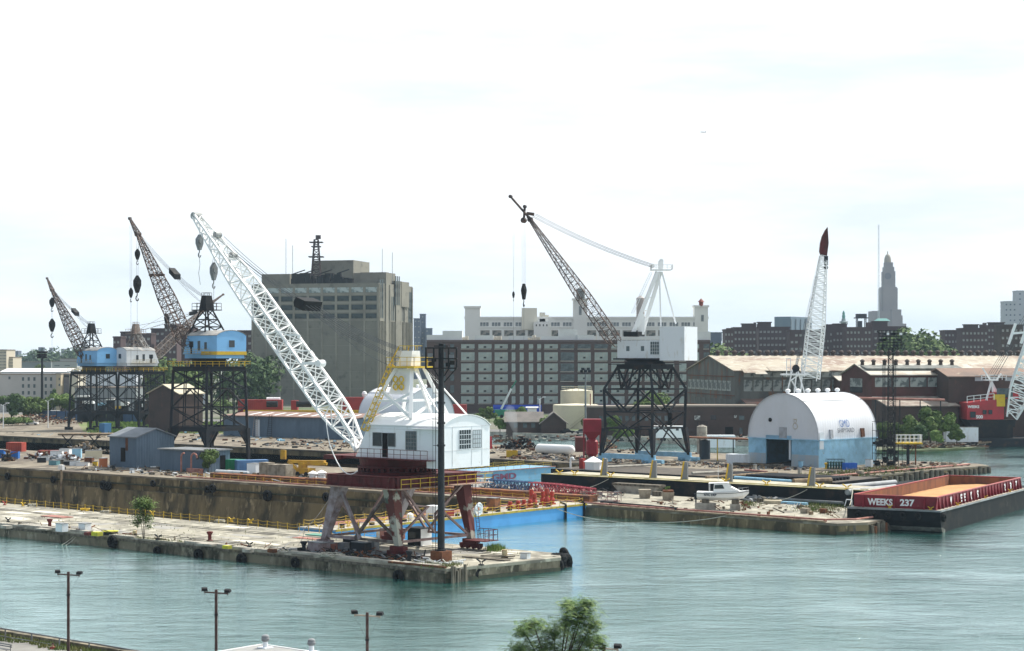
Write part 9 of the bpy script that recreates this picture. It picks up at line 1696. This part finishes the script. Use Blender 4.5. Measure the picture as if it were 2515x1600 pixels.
# ------------------------------------------------------------------ people
def person(p,h,face,label,shirt,trousers,arms=.15,hairm='hair'):
	T = thing('person',p,label,'person'); k = h/1.75; f = Vector(face).normalized(); s = ZUP.cross(f); B = lambda x,y,z: Vector(p)+s*x*k+f*y*k+ZUP*z*k
	def skinned(name,nodes,edges,m,root=0):
		og = ORG[T.name]; me = bpy.data.meshes.new(name); me.from_pydata([tuple(n[0]-og) for n in nodes],edges,[]); o = bpy.data.objects.new(name,me); col.objects.link(o)
		sm = o.modifiers.new('skin','SKIN'); sm.use_smooth_shade = True
		for i,n in enumerate(nodes): me.skin_vertices[0].data[i].radius = (n[1]*k,n[1]*k*(n[2] if len(n) > 2 else 1)); me.skin_vertices[0].data[i].use_root = (i == root)
		ss = o.modifiers.new('sub','SUBSURF'); ss.levels = 1; ss.render_levels = 1; dg = bpy.context.evaluated_depsgraph_get(); dg.update(); m2 = bpy.data.meshes.new_from_object(o.evaluated_get(dg)); bpy.data.objects.remove(o)
		m2.materials.clear(); m2.materials.append(m); [setattr(q,'use_smooth',True) for q in m2.polygons]; o = bpy.data.objects.new(name,m2); col.objects.link(o); o.parent = T; return o
	n = [(B(0,0,.95),.13),(B(0,0,1.15),.125),(B(0,0,1.36),.135),(B(0,.0,1.48),.055),(B(0,.01,1.58),.085),(B(0,.015,1.68),.09),(B(0,.01,1.75),.05)]; e = [(0,1),(1,2),(2,3),(3,4),(4,5),(5,6)]
	for sd in (-1,1):
		i = len(n); n += [(B(.17*sd,0,1.40),.06),(B((.22+arms*.3)*sd,-.02,1.14),.045),(B((.2+arms)*sd,.07,.9),.033),(B((.2+arms)*sd,.1,.80),.03)]; e += [(2,i),(i,i+1),(i+1,i+2),(i+2,i+3)]
		for q in range(5): n.append((B((.2+arms+(q-2)*.018)*sd,.12+(.02 if q == 0 else 0),.73+(.03 if q in (0,4) else 0)),.010)); e.append((i+3,len(n)-1))
		i = len(n); n += [(B(.10*sd,0,.88),.095),(B(.11*sd,.02,.5),.065),(B(.12*sd,-.02,.12),.045),(B(.12*sd,.12,.04),.04)]; e += [(0,i),(i,i+1),(i+1,i+2),(i+2,i+3)]
	skinned('body',n,e,M['skin'])
	n = [(B(0,0,.95),.15),(B(0,0,1.15),.145),(B(0,0,1.37),.155),(B(0,0,1.46),.08)]; e = [(0,1),(1,2),(2,3)]
	for sd in (-1,1): i = len(n); n += [(B(.18*sd,0,1.40),.075),(B((.22+arms*.28)*sd,-.02,1.17),.06)]; e += [(2,i),(i,i+1)]
	skinned('shirt',n,e,M[shirt]); n = [(B(0,0,.97),.155)]; e = []
	for sd in (-1,1): i = len(n); n += [(B(.10*sd,0,.86),.115),(B(.11*sd,.02,.5),.085),(B(.12*sd,-.02,.14),.065)]; e += [(0,i),(i,i+1),(i+1,i+2)]
	skinned('trousers',n,e,M[trousers]); mb = MB(); mb.lathe(B(0,-.02,1.62),[(.07*k,-.06*k),(.105*k,0),(.108*k,.07*k),(.08*k,.13*k),(.03*k,.155*k)],12); mb.build('hair',M[hairm],T,smooth=True)
	mb = MB(); mb.box(B(0,.105,1.62),(.03*k,.04*k,.045*k),s); [mb.box(B(x,.098,1.665),(.025*k,.015*k,.012*k),s) for x in (-.035,.035)]; mb.build('face',M['skin'],T)
	return T
person(Vector((*g(14,735,285)[:2],PZ)),1.8,(-.2,-1,0),'small figure in a pale shirt standing before the white container by the quonset hut','cloth_pale','cloth_dark')
# ------------------------------------------------------------------ near shore
def near_shore():
	# promenade rail
	T = thing('promenade_rail',Q(0,-1.8),'thin dark steel railing along the promenade, bottom left','railing'); xs = (13,78,146,219,290,366,-52,-120); tp = None
	A,B = w(16,0,690,146),w(16,1310,905,138.5); d_ = (B-A); mb = MB(); mb.tube(A-d_*.4,B+d_*.3,.06,6); mb.build('top_rail',M['grey_steel'],T); mb = MB(); mb.tube(A-d_*.4-ZUP*.62,B+d_*.3-ZUP*.62,.035,6); mb.build('mid_rail',M['grey_steel'],T)
	for x in xs:
		k = kx(x); t = (k*A.y-A.x)/(d_.x-k*d_.y); q = A+d_*t; mb = MB(); mb.tube(Vector((q.x,q.y,SZ)),q,.06,6); mb.build('post',M['grey_steel'],T)
	for o in bpy.data.objects: pass
	T = thing('steel_bench',g(16,40,885,2.4),'corner of a grey steel bench at the bottom left edge','bench'); p = Vector((w(16,20,0,139).x,139,SZ)); mb = MB(); [mb.box(p+Vector((0,y,.45)),(1.9,.1,.04),U) for y in (-.2,-.06,.08)]; mb.build('seat',M['grey_steel'],T)
	for x in (-.8,.8): mb = MB(); mb.bar(p+U*x-V*.2,p+U*x-V*.2+ZUP*.45,.05); mb.bar(p+U*x+V*.2,p+U*x+V*.2+ZUP*.8,.05); mb.build('leg',M['grey_steel'],T)
	mb = MB(); [mb.box(p+V*.22+ZUP*z,(1.9,.04,.09),U) for z in (.6,.75)]; mb.build('backrest',M['grey_steel'],T)
	person(Vector((kx(130)*141.5,141.5,zy(1580,141.5)-1.74)),1.74,(.1,-1,0),'person with dark hair and a rust-red shirt, partly cut by the bottom frame edge','cloth_red','cloth_dark')
	for nm,(x,yt,d,tl,lb) in enumerate(((168,1408,140,.0,'tall slim lamp post with two floodlights, leftmost over the water'),(531,1452,129,.35,'lamp post with two floodlights, second from the left'),(902,1508,117.7,.15,'lamp post with two floodlights rising just above the grey roof'),(1483,1588,104.9,.3,'tops of the floodlight lamp post by the foreground tree'))):
		p = at(x,d,SZ); T = thing('twin_lamp_post',p,lb,'lamp post','twin floodlight lamp posts'); zt = zy(yt,d); bn = mat('lamp_brown',(.055,.03,.03),.6,c2=(.09,.06,.05),scale=3); mb = MB(); mb.box(Vector((p.x,p.y,SZ)),(.19,.19,zt-SZ+.1)); sh = mb.build('post',bn,T)
		hw = .82; sl = .09; mb = MB(); L0,R0 = Vector((p.x-hw,p.y,zt-.02+sl)),Vector((p.x+hw,p.y+.1,zt-.14)); L0.z = zt-.08; R0.z = zt-.2; mb.bar(L0,R0,.09); mb.bar(L0-ZUP*.1,L0+ZUP*.12,.08); mb.bar(R0-ZUP*.1,R0+ZUP*.12,.08); mb.build('crossarm',bn if nm < 2 else mat('lamp_pale',(.35,.30,.24),.7),T)
		mb = MB(); mb.tube(L0,Vector((p.x-.06,p.y,zt-1.7)),.008,4); mb.tube(R0,Vector((p.x+.06,p.y,zt-1.7)),.008,4); mb.box(Vector((p.x,p.y,zt-1.75)),(.27,.27,.1)); mb.build('stay_wires',M['black_steel'],T)
		for sd,c in ((-1,L0),(1,R0)):
			ax = Vector((1,-.25*sd,0)).normalized(); up = Vector((tl*-.9*(sd > 0),-.2,1)).normalized(); mb = MB(); c2 = c+ZUP*.12+Vector((sd*.02,0,0)); mb.box(c2,(.44,.34,.07),ax,up=up); mb.box(c2+up*.07,(.40,.30,.12),ax,up=up); mb.build('floodlight',M['black_steel'],T)
			mb = MB(); mb.box(c2-up*.012,(.38,.28,.012),ax,up=up); mb.build('lens',M['glass_grey'],T)
	# roof at the bottom centre
	Cn = w(0,643,1571,121); z = Cn.z-.4; C = Vector((Cn.x,Cn.y,0)); a = U; b = -V; T = thing('flat_roof_building',C,'pale grey flat roof corner at the bottom of the picture','building'); mb = MB(); c = [C,C+a*60,C+a*60+b*34,C+b*34]; mb.hexa([Vector((q.x,q.y,SZ)) for q in c],[Vector((q.x,q.y,z-.25)) for q in c]); mb.build('wall',M['white_stained'],T); mb = MB(); C1 = C-a*.25-b*.25; c = [C1,C1+a*60.5,C1+a*60.5+b*34.5,C1+b*34.5]; mb.hexa([Vector((q.x,q.y,z-.247)) for q in c],[Vector((q.x,q.y,z)) for q in c]); rf = mb.build('roof',mat('membrane',(.31,.31,.305),.9,c2=(.26,.26,.255),scale=.5),T)
	mb = MB(); mb.bar(C1+ZUP*z,C1+a*60.5+ZUP*z,.12,.1); mb.bar(C1+b*.1+ZUP*z,C1+b*34.5+ZUP*z,.12,.1); mb.build('edge_trim',M['white_clean'],rf)
	for i,(x,y,s,lb) in enumerate(((652,1592,1,'round mushroom vent on the grey roof, left one'),(765,1602,.95,'round mushroom vent on the grey roof, right one cut by the frame'))):
		p = g(0,x,y,z); T2 = thing('roof_vent',p,lb,'vent','mushroom vents on the grey roof'); mb = MB(); mb.box(p,(.8,.8,.06),a); mb.lathe(p+ZUP*.06,[(.17,0),(.17,.42)],14); mb.build('stem',M['white_stained'],T2); mb = MB(); mb.lathe(p+ZUP*.44,[(.2,0),(.27,.08),(.28,.2),(.25,.24),(.24,.26),(.26,.28),(.24,.38),(.12,.46)],16); mb.build('cap',M['grey_steel'],T2,smooth=True)
	# foreground tree
	d = 104; b0 = at(1368,d,SZ); T = thing('foreground_tree',b0,'feathery green locust tree top rising at the bottom centre right','tree'); r = random.Random(21); H = zy(1470,d)
	blobs = [(1425,1500,1.15,.85),(1400,1525,1.0,.7),(1452,1535,.7,.6),(1310,1530,1.0,.45),(1290,1560,.9,.5),(1360,1560,1.1,.6),(1430,1570,1.0,.6),(1275,1592,.9,.5),(1470,1580,.5,.5),(1340,1600,1.5,.9),(1420,1610,1.5,.9),(1265,1620,1.0,.8),(1380,1660,2.4,1.4),(1395,1490,.6,.4),(1440,1480,.55,.35)]
	lv = MB(); lv2 = MB(); br = MB(); top = b0+ZUP*3.0
	for bi,(x,y,rx,rz) in enumerate(blobs):
		c = at(x,d+r.uniform(-.9,.9),zy(y,d)); br.tube(top+Vector((r.uniform(-.2,.2),0,0)),top.lerp(c,.5)+ZUP*.3,.09,5,.05); br.tube(top.lerp(c,.5)+ZUP*.3,c,.05,5,.02)
		for i in range(int(95*rx*rz*5.5)+60):     # compound leaves: a stalk with paired leaflets
			v = Vector((r.gauss(0,.42),r.gauss(0,.42),r.gauss(0,.42))); p = c+Vector((v.x*rx,v.y*rx,v.z*rz+.05)); an = r.uniform(0,6.28); dn = Vector((math.cos(an),math.sin(an),r.uniform(-.75,.2))).normalized(); sd = dn.cross(ZUP).normalized(); n_ = 6; L_ = r.uniform(.28,.5); mbx = lv if r.random() < .6 else lv2
			for k in range(n_):
				q = p+dn*L_*k/n_
				for s in (-1,1): e = sd*s*.085+dn*.03-ZUP*.015; mbx.add([q,q+e*.6+dn*.022,q+e*1.25,q+e*.6-dn*.022],[(0,1,2,3)])
	lv.build('crown',mat('locust_green',(.10,.19,.045),.65,c2=(.07,.14,.035),scale=1.5),T); lv2.build('crown',mat('locust_light',(.17,.25,.07),.65,c2=(.12,.20,.05),scale=1.5),T); br.tube(b0,top,.2,8,.13); br.build('trunk',M['bark'],T)
	# pale airliner high in the sky
	d = 6000; p = at(1727,d,zy(325,d)); T = thing('airliner',p,'tiny pale airliner high in the sky right of centre','airplane'); mb = MB(); X_ = Vector((1,0,-.06)).normalized(); mb.tube(p-X_*9,p+X_*9,1.2,10,1.0); mb.build('fuselage',M['grey_steel'],T); mb = MB(); mb.hexa([p+X_*-1+Vector((0,y,-.4)) for y in (-9,9)]+[p+X_*2+Vector((0,y,-.4)) for y in (9,-9)],[p+X_*-1+Vector((0,y,0)) for y in (-9,9)]+[p+X_*2+Vector((0,y,0)) for y in (9,-9)]); mb.build('wing',M['grey_steel'],T); mb = MB(); mb.extr([p+X_*6,p+X_*9,p+X_*9.5+ZUP*4.5,p+X_*8.4+ZUP*4.5],Vector((0,.5,0))); mb.build('tail_fin',M['grey_steel'],T)
	# seabirds / small person-scale things on the promenade are left to the grass
near_shore()
# ------------------------------------------------------------------ haze
def build_haze():
	m = bpy.data.materials.new('haze'); m.use_nodes = True; nt = m.node_tree
	for n in list(nt.nodes): nt.nodes.remove(n)
	o = nt.nodes.new('ShaderNodeOutputMaterial'); v = nt.nodes.new('ShaderNodeVolumePrincipled')
	v.inputs['Color'].default_value = (.62,.82,1.0,1); v.inputs['Density'].default_value = HAZE
	v.inputs['Anisotropy'].default_value = .0
	nt.links.new(v.outputs[0],o.inputs['Volume'])
	mb = MB(); mb.box((0,4400,-9),(19000,9400,230)); mb.build('haze',m,None,kind='stuff',label='thin summer haze over the harbour',cat='haze')
HAZE = .00007
build_haze()
